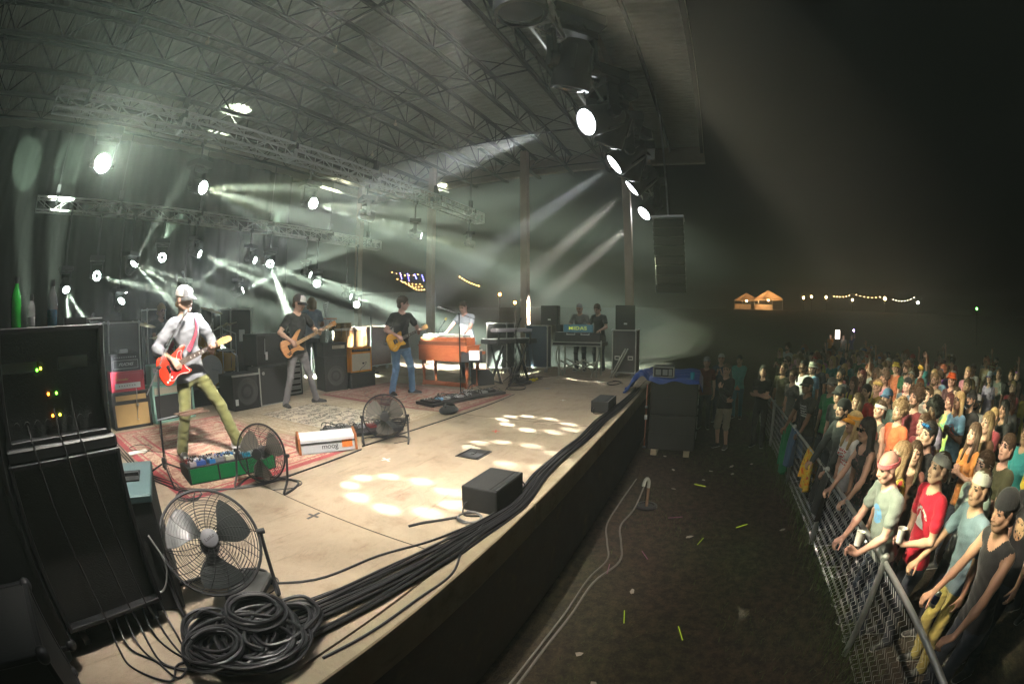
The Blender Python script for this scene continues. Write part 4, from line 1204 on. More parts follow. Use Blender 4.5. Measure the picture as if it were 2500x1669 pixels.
    for x, sl in (((.03, 0), (-.0, 0), (-.035, .15)) if pick == 'single' else ((.055, 0), (-.03, 0))):
        b = MB(); b.box((x, 0, th / 2 + .006), (.018 if pick == 'single' else .04, .075, .012), sl); b.build('pickup', M_BLACK if pick != 'hum' else M_CHROME, root, bevel=.003)
    b = MB(); b.box((-.075, 0, th / 2 + .006), (.03, .08, .01)); [b.box((-.07, -.03 + .06 * k / (strings - 1), th / 2 + .013), (.02, .009, .006)) for k in range(strings)]; b.build('bridge', M_CHROME, root)
    for p in (((-.075, -.085), (-.11, -.1), (-.14, -.11)) if not bass else ((-.08, -.07), (-.11, -.08), (-.14, -.085), (-.09, -.1), (-.12, -.108))):
        b = MB(); b.lathe([(.012, 0), (.011, .014), (.006, .016)], 12, Matrix.Translation((p[0], p[1], th / 2))); b.build('knob', M_BLACK if bass else (M_LABEL if guard else M_GOLD), root, smooth=True)
    b = MB()
    for k in range(strings):
        y = -.025 + .05 * k / (strings - 1); b.tube([(-.08, y, th / 2 + .016), (nut, y * .7, th / 2 + .012), (nut + .06, y * .8, .016)], .0009 if not bass else .0016, 4)
    b.build('strings', M_STEEL, root)
    if strap:
        P = spline(strap, 6); b = MB(); vs = []
        inv = loc_m.inverted()
        for i, p in enumerate(P):
            t = (P[min(i + 1, len(P) - 1)] - P[max(i - 1, 0)]).normalized()
            out = (p - strap_axis(p)).normalized(); w = t.cross(out).normalized()
            for s in (-1, 1):
                vs += [inv @ (p + w * s * .026), inv @ (p + w * s * .026 + out * .005)]
        fs = []
        for i in range(len(P) - 1):
            a, c = 4 * i, 4 * i + 4
            fs += [(a, a + 2, c + 2, c), (a + 1, c + 1, c + 3, a + 3), (a, c, c + 1, a + 1), (a + 2, a + 3, c + 3, c + 2)]
        b.add(vs, fs); b.build('strap', strapmat or M_STRAP, root)
    return root
STRAP_C = [Vector((0, 0, 0))]
def strap_axis(p): return Vector((STRAP_C[0].x, STRAP_C[0].y, min(p.z, STRAP_C[0].z)))
def gframe(c, u, front):
    u = Vector(u).normalized(); z = Vector(front); z = (z - u * z.dot(u)).normalized(); y = z.cross(u)
    M = Matrix((u, y, z)).transposed().to_4x4(); M.translation = Vector(c)
    return M
def loc2w(loc, az):
    return Matrix.Translation(loc) @ rz4(R(az))
def musician_with_guitar(loc, az, gm, rh, lh, pose, **kw):
    """gm: guitar frame in person space; rh / lh positions along the guitar"""
    g = np.array(gm); gx, gy, gz, gc = g[:3, 0], g[:3, 1], g[:3, 2], g[:3, 3]
    wr = gc + gx * rh[0] + gy * rh[1] + gz * rh[2]
    wl = gc + gx * lh[0] + gy * lh[1] + gz * lh[2]
    hands = {'R': dict(at=wr, f=gx * .35 - gy * .9 + gz * .05, n=-gz, thumb=gx, curl=(28, 42, 30), hint=(-.5, -.7, -.4)),
             'L': dict(at=wl, f=gy * .75 + gz * .55 + gx * .1, n=-gy * .35 + gz * .0 + gx * .0 - gz * .9 if False else (-gz * .2 + gy * .3 - gx * .0 + np.cross(gx, gy * .75 + gz * .55) * 1.0), thumb=gx * -.2 + gy * .8, curl=(45, 60, 40), hint=(-.2, .8, -.7))}
    return body(hands=hands, **pose)
def W(loc, az, p): return loc2w(loc, az) @ Vector(p)

# --- singer
S_LOC, S_AZ = (1.93, 3.45, 0), -90
gm = gframe((.185, -.255, 1.005), (.14, .9, .345), (.95, -.05, .22))
singer = musician_with_guitar(S_LOC, S_AZ, gm, (.0, .07, .055), (.47, -.055, -.005), dict(h=.0065, pelvis=(.0, .03, .925), lean=3, roll=9, twist=6, head=(14, 6, -4), feet={'R': dict(at=(-.03, -.19, 0), yaw=-8), 'L': dict(at=(.24, .44, .06), yaw=40, pitch=-8, hint=(.8, .6, 0))}, sleeve='elbow', legs='trousers', wrinkle=.0034, mouth=.9, loose=1.12))
person(singer, S_LOC, S_AZ, 'singer in grey long sleeved shirt, olive trousers and trucker cap at the microphone', 'fair', cloth((0.24, 0.245, 0.27), 'singer_grey'), (0.13, 0.13, 0.048), (0.42, 0.4, 0.4), 'crew', 'dirty', 'trucker', ((0.62, 0.56, 0.52), (0.09, 0.085, 0.085), (0.1, 0.095, 0.095), (0.6, 0.55, 0.52)), sole=(0.6, 0.6, 0.6))
STRAP_C[0] = W(S_LOC, S_AZ, (0, -.07, 1.3))
guitar(loc2w(S_LOC, S_AZ) @ gm, STRAT, M_REDG, 'bright red electric guitar with tortoiseshell pickguard held by the singer', .62, 6, M_TORT, M_MAPLE, True, False, 'single',
       [W(S_LOC, S_AZ, p) for p in ((.2, -.08, 1.15), (.165, .03, 1.3), (.12, .07, 1.43), (.03, .08, 1.515), (-.09, .05, 1.47), (-.15, -.08, 1.28), (-.13, -.28, 1.02), (.1, -.42, .93))])

# --- bass player
B_LOC, B_AZ = (4.62, 4.86, 0), -92
gm = gframe((.19, -.24, 1.02), (.12, .92, .375), (.95, -.05, .2))
bassist = musician_with_guitar(B_LOC, B_AZ, gm, (-.01, .075, .06), (.56, -.055, -.005), dict(h=.0075, pelvis=(0, .0, .94), lean=3, roll=2, head=(22, 14, 0), feet={'R': dict(at=(.0, -.3, 0), yaw=-12), 'L': dict(at=(.06, .32, 0), yaw=48)}, sleeve='short', legs='slim', loose=.95))
person(bassist, B_LOC, B_AZ, 'bass player in black v-neck tee, grey jeans and white fronted cap', 'fair', (0.022, 0.024, 0.024), (0.16, 0.15, 0.155), (0.03, 0.03, 0.032), 'short', 'brown', 'trucker', ((0.05, 0.045, 0.045), (0.035, 0.03, 0.03), (0.6, 0.58, 0.56), (0.58, 0.55, 0.52)), scale=1.01)
STRAP_C[0] = W(B_LOC, B_AZ, (0, 0, 1.3))
bassg = guitar(loc2w(B_LOC, B_AZ) @ gm, BASSO, M_SWAMP, 'natural wood electric bass held by the player in grey jeans', .86, 5, None, M_SWAMP, False, True, 'hum',
       [W(B_LOC, B_AZ, p) for p in ((.2, .0, 1.2), (.15, .07, 1.38), (.04, .1, 1.5), (-.09, .06, 1.46), (-.14, -.1, 1.25), (-.1, -.3, 1.0), (.12, -.4, .95))], M_BLACK, fret=M_MAPLE)

# --- guitarist
G_LOC, G_AZ = (6.5, 4.1, 0), -106
gm = gframe((.185, -.2, 1.03), (.1, .93, .36), (.96, -.05, .18))
guitarist = musician_with_guitar(G_LOC, G_AZ, gm, (.02, .075, .06), (.47, -.055, -.005), dict(h=.0075, pelvis=(0, 0, .95), lean=4, head=(48, 3, 0), feet={'R': dict(at=(-.02, -.2, 0), yaw=-10), 'L': dict(at=(.08, .2, 0), yaw=42)}, sleeve='short', legs='jeans', build=1.08, belly=.02))
person(guitarist, G_LOC, G_AZ, 'guitarist in black tee and blue jeans standing between the amplifiers and the organ', 'pink', (0.024, 0.027, 0.026), (0.1, 0.19, 0.33), (0.04, 0.035, 0.035), 'short', 'brown', scale=1.0)
STRAP_C[0] = W(G_LOC, G_AZ, (0, 0, 1.3))
guitar(loc2w(G_LOC, G_AZ) @ gm, SINGC, M_AMBER, 'amber yellow electric guitar held by the player in blue jeans', .62, 6, None, M_MAPLE, False, False, 'hum',
       [W(G_LOC, G_AZ, p) for p in ((.19, -.08, 1.16), (.15, .06, 1.36), (.04, .1, 1.5), (-.09, .06, 1.46), (-.14, -.1, 1.25), (-.1, -.3, 1.0), (.12, -.38, .97))], M_BLACK)

# --- organist, percussionist, drummer, two engineers
kb = body(h=.0085, pelvis=(0, 0, .95), lean=14, head=(6, 10, 0), hands={'R': dict(at=(.56, -.2, 1.1), f=(1, .1, -.15), n=(0, 0, -1), thumb=(0, 1, 0), curl=(25, 25, 15), hint=(-.6, -.4, -.6)), 'L': dict(at=(.52, .26, 1.1), f=(1, -.05, -.15), n=(0, 0, -1), thumb=(0, -1, 0), curl=(25, 25, 15), hint=(-.6, .4, -.6))}, sleeve='short', legs='jeans', build=1.06)
person(kb, (8.86, 4.0, 0), 176, 'organist in pale blue grey tee leaning over the keys of the wooden organ', 'pink', (0.33, 0.37, 0.43), (0.2, 0.23, 0.28), (0.3, 0.33, 0.25), 'crew', 'brown', scale=1.0)
pc = body(h=.0085, pelvis=(0, 0, .95), lean=8, head=(0, 6, 0), hands={'R': dict(at=(.36, -.2, 1.12), f=(1, 0, -.1), n=(0, 0, -1), thumb=(0, 1, 0)), 'L': dict(at=(.36, .24, 1.12), f=(1, 0, -.1), n=(0, 0, -1), thumb=(0, -1, 0))}, sleeve='short', legs='jeans')
person(pc, (6.68, 6.95, .12), 55, 'percussionist with shaggy brown hair and pale blue tee seen from behind at the congas', 'fair', (0.3, 0.36, 0.44), (0.04, 0.05, 0.07), hair='bob', haircol='dirty')
dr = body(h=.0095, pelvis=(0, 0, .62), lean=6, seated=True, head=(0, 4, 0), hands={'R': dict(at=(.42, -.12, .86), f=(1, .2, -.1), n=(0, .3, -1), thumb=(0, 1, .3), curl=(50, 60, 40)), 'L': dict(at=(.42, .16, .86), f=(1, -.2, -.1), n=(0, -.3, -1), thumb=(0, -1, .3), curl=(50, 60, 40))}, feet={'R': dict(at=(.42, -.2, .1)), 'L': dict(at=(.42, .2, .1))}, sleeve='short', legs='jeans')
person(dr, (2.95, 7.5, .3), -80, 'drummer seated behind the kit, mostly hidden by the singer', 'fair', (0.2, 0.2, 0.2), (0.05, 0.05, 0.06), hair='short', haircol='blond')
en = body(h=.011, lean=8, head=(0, 16, 0), hands={'R': dict(at=(.38, -.2, 1.12), f=(1, 0, -.2), n=(0, 0, -1)), 'L': dict(at=(.38, .2, 1.12), f=(1, 0, -.2), n=(0, 0, -1))})
person(en, (11.62, 2.12, 0), 180, 'sound engineer in grey tee behind the mixing desk, bearded', 'fair', (0.22, 0.22, 0.2), hair='crew', haircol='grey')
person(en, (11.75, 1.62, 0), 165, 'sound engineer in dark tee bending over the mixing desk', 'fair', (0.06, 0.06, 0.055), hair='short', haircol='brown', scale=.99)

# ================================================================ MIC STANDS
def mic_stand(base, top, tip, label, legs=True, tray=None, rnd_base=False, micmat=None, rz=0.4):
    r = empty('microphone_stand', base, 0, label, 'mic stand')
    B = Vector(base); q = lambda p: Vector(p) - B
    b = MB(); b.tube([(0, 0, .1 if legs else .01), q(top) * .5 + Vector((0, 0, .05)), q(top)], [.0115, .011, .009], 8); b.build('pole', M_BLACK, r, smooth=True)
    if legs:
        for k in range(3):
            a = rz + k * 2.094
            b = MB(); b.tube([(0, 0, .17), (.3 * math.cos(a), .3 * math.sin(a), .012)], .0095, 8); b.ball((.3 * math.cos(a), .3 * math.sin(a), .013), .013, 6); b.build('leg', M_BLACK, r, smooth=True)
        b = MB(); b.lathe([(.02, .12), (.026, .13), (.026, .2), (.018, .22)], 12); b.build('collar', M_BLACK, r)
    if rnd_base:
        b = MB(); b.lathe([(.14, 0), (.14, .012), (.12, .022), (.02, .03)], 20); b.build('base', M_BLACK, r, smooth=True)
    t0, t1 = q(top), q(tip); d = (t1 - t0).normalized()
    b = MB(); b.tube([t0 - d * .3, t1 - d * .16], .0065, 8); b.build('boom', M_STEEL if tray else M_BLACK, r, smooth=True)
    b = MB(); b.ball(t0, .022, 8); b.cyl(t0 - Vector((.03, 0, 0)), t0 + Vector((.035, 0, 0)), .01, 8); b.build('clutch', M_BLACK, r, smooth=True)
    b = MB(); M = basis(d); M.translation = t1 - d * .17
    b.lathe([(.011, 0), (.0125, .02), (.014, .1), (.019, .13)], 12, M); m = b.build('microphone', M_BLACK, r, smooth=True)
    b = MB(); M2 = M.copy(); b.lathe([(.019, .13), (.0245, .138), (.0255, .15), (.024, .172), (.016, .188), (.002, .193)], 14, M2); b.build('grille', micmat or mat('mic_grille', (0.16, 0.16, 0.17), 0.4, metal=0.6), m, smooth=True)
    if tray:
        c = q(tray); b = MB(); b.box(c, (.34, .2, .012), .25); b.box(c + Vector((0, 0, .014)), (.34, .012, .02), .25); b.build('tray', mat('tray_wood', (0.12, 0.07, 0.05), 0.6), r, bevel=.003)
        b = MB(); b.tube([(0, 0, c.z - .01), c + Vector((-.16, 0, -.01))], .008, 6); b.build('clamp_arm', M_STEEL, r)
    b = MB(); b.tube(spline([t1 - d * .17, t0 + Vector((.02, .03, .02)), Vector((.014, .012, t0.z * .5)), Vector((.02, -.012, .3)), Vector((.05, -.1, .006)), Vector((.3, -.3, .006))], 6), .003, 6); b.build('cable', M_RUBBER, r)
    return r
mic_stand((1.3, 2.92, 0), (1.4, 3.02, 1.03), (1.83, 3.24, 1.545), 'tripod microphone stand with a small wooden tray in front of the singer', tray=(1.72, 2.98, .58))
mic_stand((6.84, 2.99, 0), (6.86, 3.02, 1.5), (6.62, 3.3, 1.62), 'tall straight microphone stand by the pedal boards in front of the organ', legs=False, rnd_base=True)
mic_stand((8.75, 2.75, 0), (8.75, 2.75, 1.15), (9.25, 2.85, 1.42), 'low boom microphone stand beside the stacked keyboards', rz=1.0)
mic_stand((3.3, 8.2, .3), (3.75, 7.9, 2.15), (3.45, 7.4, 2.42), 'tall boom stand holding an overhead microphone above the drums', rz=0.2)
mic_stand((0.85, 6.2, 0), (0.95, 6.2, 1.2), (1.25, 6.35, 1.62), 'boom microphone stand beside the tall road case behind the rack', rz=0.8)

# ================================================================ AMPLIFIERS
def amp_box(name, x0, x1, y, d, z0, z1, shell, label, cat='amplifier', rz=0.0, group=None):
    """front faces -Y; returns (root, helper) with local origin at front bottom centre"""
    r = empty(name, ((x0 + x1) / 2, y, z0), rz, label, cat, group)
    w, h = x1 - x0, z1 - z0
    b = MB(); t = .03
    b.span((-w / 2, .025, 0), (w / 2, d, h)); b.build('shell', shell, r, bevel=.012, seg=2)
    b = MB()
    for a, c in (((-w / 2, 0, 0), (-w / 2 + t, .026, h)), ((w / 2 - t, 0, 0), (w / 2, .026, h)), ((-w / 2 + t, 0, 0), (w / 2 - t, .026, t)), ((-w / 2 + t, 0, h - t), (w / 2 - t, .026, h))): b.span(a, c)
    b.build('front_rim', shell, r, bevel=.004)
    return r, w, h
def grille(r, x0, x1, z0, z1, m, name='grille', y=.016, th=.012):
    b = MB(); b.span((x0, y - th / 2, z0), (x1, y + th / 2, z1)); return b.build(name, m, r)
def knobs(r, x0, x1, z, n, m=None, y=-.004, rad=.009):
    for k in range(n):
        x = x0 + (x1 - x0) * k / max(1, n - 1)
        b = MB(); b.lathe([(rad, 0), (rad * .85, .014), (rad * .5, .016)], 10, Matrix.Translation((x, y + .014, z)) @ Matrix.Rotation(R(90), 4, 'X')); b.build('knob', m or M_BLACK, r, smooth=True)
FR = Matrix.Rotation(R(90), 4, 'X')      # lettering facing -Y
M_MINT = mat('mint_tolex', (0.32, 0.55, 0.46), 0.55, bump=0.4, bscale=200)
M_REDT = mat('red_tolex', (0.55, 0.035, 0.06), 0.5, bump=0.4, bscale=200)
M_GOLDG = mat('gold_grille', (0.55, 0.36, 0.15), 0.75, bump=0.8, bscale=320)
M_BLKG = mat('black_grille', (0.03, 0.03, 0.032), 0.8, bump=0.8, bscale=320)
M_CREAMG = mat('cream_grille', (0.62, 0.57, 0.44), 0.75, bump=0.8, bscale=320)
M_ORANGE = mat('orange_panel', (0.75, 0.3, 0.04), 0.5)
r, w, h = amp_box('speaker_cabinet', 1.32, 1.99, 5.36, .32, 0, .52, M_TOLEX, 'black speaker cabinet with gold grille cloth under the red amplifier', 'speaker cabinet')
grille(r, -w / 2 + .045, w / 2 - .045, .04, .345, M_GOLDG); grille(r, -w / 2 + .07, w / 2 - .07, .40, .47, M_GOLDG, 'upper_grille')
b = MB(); b.span((-w / 2 + .03, .004, .35), (w / 2 - .03, .02, .39)); b.build('divider', M_TOLEX, r)
b = MB(); b.tube(spline([(.1, -.01, .56), (.1, -.04, .5), (.08, -.05, .38), (.09, -.04, .28), (.06, -.03, .15), (.09, -.03, .12)], 6), .005, 6); b.ball((.09, -.045, .33), .024, 8); b.build('hanging_microphone', M_STEEL, r, smooth=True)
r, w, h = amp_box('guitar_amplifier', 1.34, 1.92, 5.38, .26, .522, .80, M_REDT, 'red amplifier head with white control panel stacked on the gold cabinet')
grille(r, -w / 2 + .07, w / 2 - .07, .04, .115, M_LABEL, 'control_panel'); knobs(r, -.15, .12, .08, 7); grille(r, -w / 2 + .032, w / 2 - .032, .125, .245, M_REDT, 'front_cloth')
lettering('Schroeder', .052, M_GOLD, r, Matrix.Translation((-.1, .0045, .17)) @ FR, shear=.25, squash=.9); lettering('l', .12, M_GOLD, r, Matrix.Translation((-.205, .0045, .19)) @ FR, shear=.2)
r, w, h = amp_box('guitar_amplifier', 1.37, 1.87, 5.4, .25, .802, 1.045, M_TOLEX, 'black amplifier head with silver piping and white logo on top of the red one')
grille(r, -w / 2 + .03, w / 2 - .03, .03, .15, M_BLKG); grille(r, -w / 2 + .03, w / 2 - .03, .165, .215, mat('panel_dark', (.04, .04, .045), .4, metal=.4), 'control_panel'); knobs(r, -.18, .18, .19, 10, M_STEEL)
b = MB(); x = w / 2 - .034
for a, c in (((-x, 0, .034), (x, .006, .039)), ((-x, 0, .145), (x, .006, .15)), ((-x, 0, .034), (-x + .005, .006, .15)), ((x - .005, 0, .034), (x, .006, .15))): b.span(a, c)
b.build('piping', M_ALU, r)
lettering('FUCHS', .075, M_LABEL, r, Matrix.Translation((0, .008, .092)) @ FR, shear=.45, squash=.75, spacing=1.12, bold=.001)
b = MB(); b.span((1.53, 5.43, 1.047), (1.68, 5.56, 1.1)); tag(b.build('power_box', M_WHITE, bevel=.008), 'small white box sitting on the topmost black amplifier head', 'box')
r, w, h = amp_box('speaker_cabinet', 2.04, 2.82, 5.4, .33, 0, .55, M_MINT, 'mint green speaker cabinet with black grille behind the singer\'s legs', 'speaker cabinet', R(6))
grille(r, -w / 2 + .04, w / 2 - .04, .04, .4, M_BLKG); grille(r, -w / 2 + .04, w / 2 - .04, .42, .52, M_CREAMG, 'upper_grille')
r, w, h = amp_box('guitar_amplifier', 2.06, 2.55, 5.43, .26, .552, .84, M_MINT, 'mint green amplifier head on the mint cabinet behind the singer', rz=R(6))
grille(r, -w / 2 + .04, w / 2 - .04, .05, .15, M_CREAMG); grille(r, -w / 2 + .04, w / 2 - .04, .17, .25, M_WHITE, 'control_panel'); knobs(r, -.16, .16, .21, 6)
M_CONE = mat('speaker_cone', (0.05, 0.05, 0.052), 0.6)
def speaker_disc(r, x, z, rad, y=.012):
    b = MB(); T = Matrix.Translation((x, y, z)) @ Matrix.Rotation(R(90), 4, 'X')
    b.lathe([(rad, 0), (rad * 1.02, .008), (rad * .92, .012), (rad * .86, .0), (rad * .4, -.008), (rad * .3, .004), (.002, .012)], 24, T, capb=False, capt=False); b.build('speaker_cone', M_CONE, r, smooth=True)
r, w, h = amp_box('floor_speaker', 3.5, 4.07, 5.28, .5, 0, .575, M_TOLEX, 'square black speaker with big round cone beside the bass cabinet', 'speaker', R(2))
grille(r, -w / 2 + .03, w / 2 - .03, .03, .545, M_BLKG, y=.02, th=.006); speaker_disc(r, 0.02, .29, .225)
grille(r, -w / 2 + .04, -w / 2 + .1, .09, .19, M_LABEL, 'sticker', y=.004, th=.003)
b = MB(); b.span((-w / 2, -.004, .55), (w / 2, .02, .58)); b.build('edge_strip', M_ALUDULL, r)
r, w, h = amp_box('bass_cabinet', 4.085, 4.73, 5.3, .42, 0, .645, M_TOLEX, 'black bass cabinet with round badge behind the bass player', 'speaker cabinet')
grille(r, -w / 2 + .03, w / 2 - .03, .03, .61, M_BLKG)
b = MB(); b.lathe([(.03, 0), (.03, .004)], 16, Matrix.Translation((-w / 2 + .09, .012, .55)) @ Matrix.Rotation(R(90), 4, 'X')); b.build('badge', M_ALU, r)
b = MB(); b.span((-w / 2 - .012, -.006, 0), (-w / 2 + .01, .02, .645)); b.span((-w / 2, -.006, -.002 + .002), (w / 2, .0, .02)); b.build('metal_edge', M_ALUDULL, r)
r, w, h = amp_box('bass_amplifier', 4.2, 4.98, 5.55, .5, .647, 1.2, M_TOLEX, 'large black amplifier box on top of the bass cabinet', 'amplifier')
grille(r, -w / 2 + .03, w / 2 - .03, .03, .52, M_MATTE); grille(r, -w / 2 + .2, -w / 2 + .25, .1, .24, M_LABEL, 'sticker', y=.006, th=.003)
b = MB(); b.span((-w / 2 + .18, -.004, .2), (-w / 2 + .19, .004, .47)); b.build('strip', M_ALU, r)
# rack of power amplifiers between the bass player's legs
r, w, h = amp_box('amplifier_rack', 4.86, 5.4, 5.75, .5, 0, .62, M_BLACK, 'low rack of silver power amplifiers seen between the bass player\'s legs', 'rack')
for k in range(5):
    z = .04 + k * .112
    f = grille(r, -w / 2 + .035, w / 2 - .035, z, z + .1, mat('amp_face', (0.3, 0.31, 0.3), 0.4, metal=0.5), 'rack_unit', y=.01, th=.02)
    b = MB(); b.span((-w / 2 + .05, -.004, z + .03), (w / 2 - .05, .002, z + .075)); b.build('vent', M_MATTE, f); lettering('RELAY', .03, M_LABEL, f, Matrix.Translation((-.1, -.004, z + .02)) @ FR) if False else None
r, w, h = amp_box('speaker_cabinet', 5.84, 6.38, 5.5, .4, 0, .69, M_TOLEX, 'tall black speaker cabinet left of the orange topped combo', 'speaker cabinet', R(-14))
grille(r, -w / 2 + .03, w / 2 - .03, .03, .65, M_BLKG, y=.02, th=.006); speaker_disc(r, 0, .3, .2)
r, w, h = amp_box('guitar_amplifier', 5.84, 6.4, 5.52, .3, .692, .96, M_TOLEX, 'black amplifier head with a cream strip of knobs on the tall cabinet', rz=R(-14))
grille(r, -.06, w / 2 - .05, .15, .215, M_CREAMG, 'control_panel'); knobs(r, -.03, .12, .197, 6, rad=.007); knobs(r, -.03, .12, .17, 6, rad=.007); grille(r, -w / 2 + .03, w / 2 - .03, .03, .13, M_BLKG)
r, w, h = amp_box('riser_box', 6.41, 7.09, 5.34, .5, 0, .328, M_TOLEX, 'plain black riser box carrying the orange topped combo', 'box', R(-6))
grille(r, -w / 2 + .03, w / 2 - .03, .03, .3, M_MATTE)
r, w, h = amp_box('combo_amplifier', 6.44, 7.02, 5.36, .26, .33, .84, M_ORANGE, 'combo amplifier with cream grille and orange top on the black riser box', rz=R(-6))
grille(r, -w / 2 + .03, w / 2 - .03, .03, .38, M_CREAMG); grille(r, -w / 2 + .03, w / 2 - .03, .42, .5, M_BLACK, 'control_panel'); knobs(r, -.18, .18, .46, 8, M_STEEL, rad=.007)
b = MB(); b.tube(spline([(.0, -.03, .17), (.1, -.04, .2), (.04, -.03, .12), (-.06, -.03, .06), (-.1, -.03, -.05)], 6), .004, 6); b.ball((.02, -.03, .18), .02, 8); b.build('hanging_microphone', M_BLACK, r)
# tall black road cases behind the drums, edged in aluminium
def road_case(x0, x1, y0, y1, z0, z1, col, label, casters=True, face='-y', handles=0, group=None, edge=None):
    r = empty('road_case', ((x0 + x1) / 2, (y0 + y1) / 2, z0), 0, label, 'road case', group)
    w, d, h = x1 - x0, y1 - y0, z1 - z0; zb = .12 if casters else 0
    e = edge or M_ALUDULL
    b = MB(); b.span((-w / 2 + .006, -d / 2 + .006, zb + .006), (w / 2 - .006, d / 2 - .006, h - .006)); b.build('panel', col, r)
    t = .028; b = MB()
    for sx in (-1, 1):
        for sy in (-1, 1): b.box((sx * (w / 2 - t / 2), sy * (d / 2 - t / 2), (zb + h) / 2), (t, t, h - zb))
        for z in (zb + t / 2, h - t / 2): b.box((sx * (w / 2 - t / 2), 0, z), (t + .002, d - 2 * t, t))
    for sy in (-1, 1):
        for z in (zb + t / 2, h - t / 2): b.box((0, sy * (d / 2 - t / 2), z), (w - 2 * t, t + .002, t))
    b.build('edging', e, r, bevel=.003)
    b = MB()
    for sx in (-1, 1):
        for sy in (-1, 1):
            for z in (zb + .02, h - .02): b.ball((sx * (w / 2 - .016), sy * (d / 2 - .016), z), .034, 8)
    b.build('corner_balls', edge or M_STEEL, r, smooth=True)
    if casters:
        for sx in (-1, 1):
            for sy in (-1, 1):
                b = MB(); cx, cyy = sx * (w / 2 - .1), sy * (d / 2 - .1)
                b.cyl((cx, cyy - .018, .05), (cx, cyy + .018, .05), .05, 14); b.box((cx, cyy, .09), (.05, .06, .06)); b.build('caster', M_CASTER, r, smooth=True)
    for k in range(handles):
        sgn = -1; yy = (-1 if k == 0 else 1) * d * .27
        if face == '-x': p = (-w / 2 - .004, yy, h * .42); sz = (.014, .13, .1)
        else: p = (yy, -d / 2 - .004, h * .42); sz = (.13, .014, .1)
        b = MB(); b.box(p, sz); hh = b.build('handle_dish', M_ALUDULL, r, bevel=.004)
        b = MB(); q = Vector(p); b.box(q + Vector((-.008, 0, 0)) if face == '-x' else q + Vector((0, -.008, 0)), (.012, .08, .045) if face == '-x' else (.08, .012, .045)); b.build('handle', M_BLACK, hh)
    return r
M_CASEB = mat('case_black', (0.025, 0.026, 0.027), 0.55, bump=0.3, bscale=150)
M_CASEBLUE = mat('case_blue', (0.03, 0.055, 0.10), 0.5, bump=0.2, bscale=150)
M_CASEBROWN = mat('case_brown', (0.17, 0.075, 0.05), 0.6, var=0.2, bump=0.2, bscale=90)
road_case(1.58, 2.24, 6.6, 7.1, 0, 1.49, M_CASEB, 'tall black road case standing behind the stacked amplifier heads')
road_case(3.0, 3.5, 8.6, 9.1, 0, 1.75, M_CASEB, 'tall black road case behind the drummer')
road_case(4.5, 5.05, 7.1, 7.6, 0, 1.69, M_CASEB, 'tall black road case with a white label right of the drum kit')
b = MB(); b.span((4.72, 7.088, 1.02), (4.86, 7.096, 1.26)); b.build('label_sheet', M_LABEL, bpy.data.objects['road_case.002'], None).location = -Vector(bpy.data.objects['road_case.002'].location)
road_case(8.1, 9.9, 7.2, 7.8, 0, 1.22, M_CASEBROWN, 'long reddish brown road case beyond the congas')
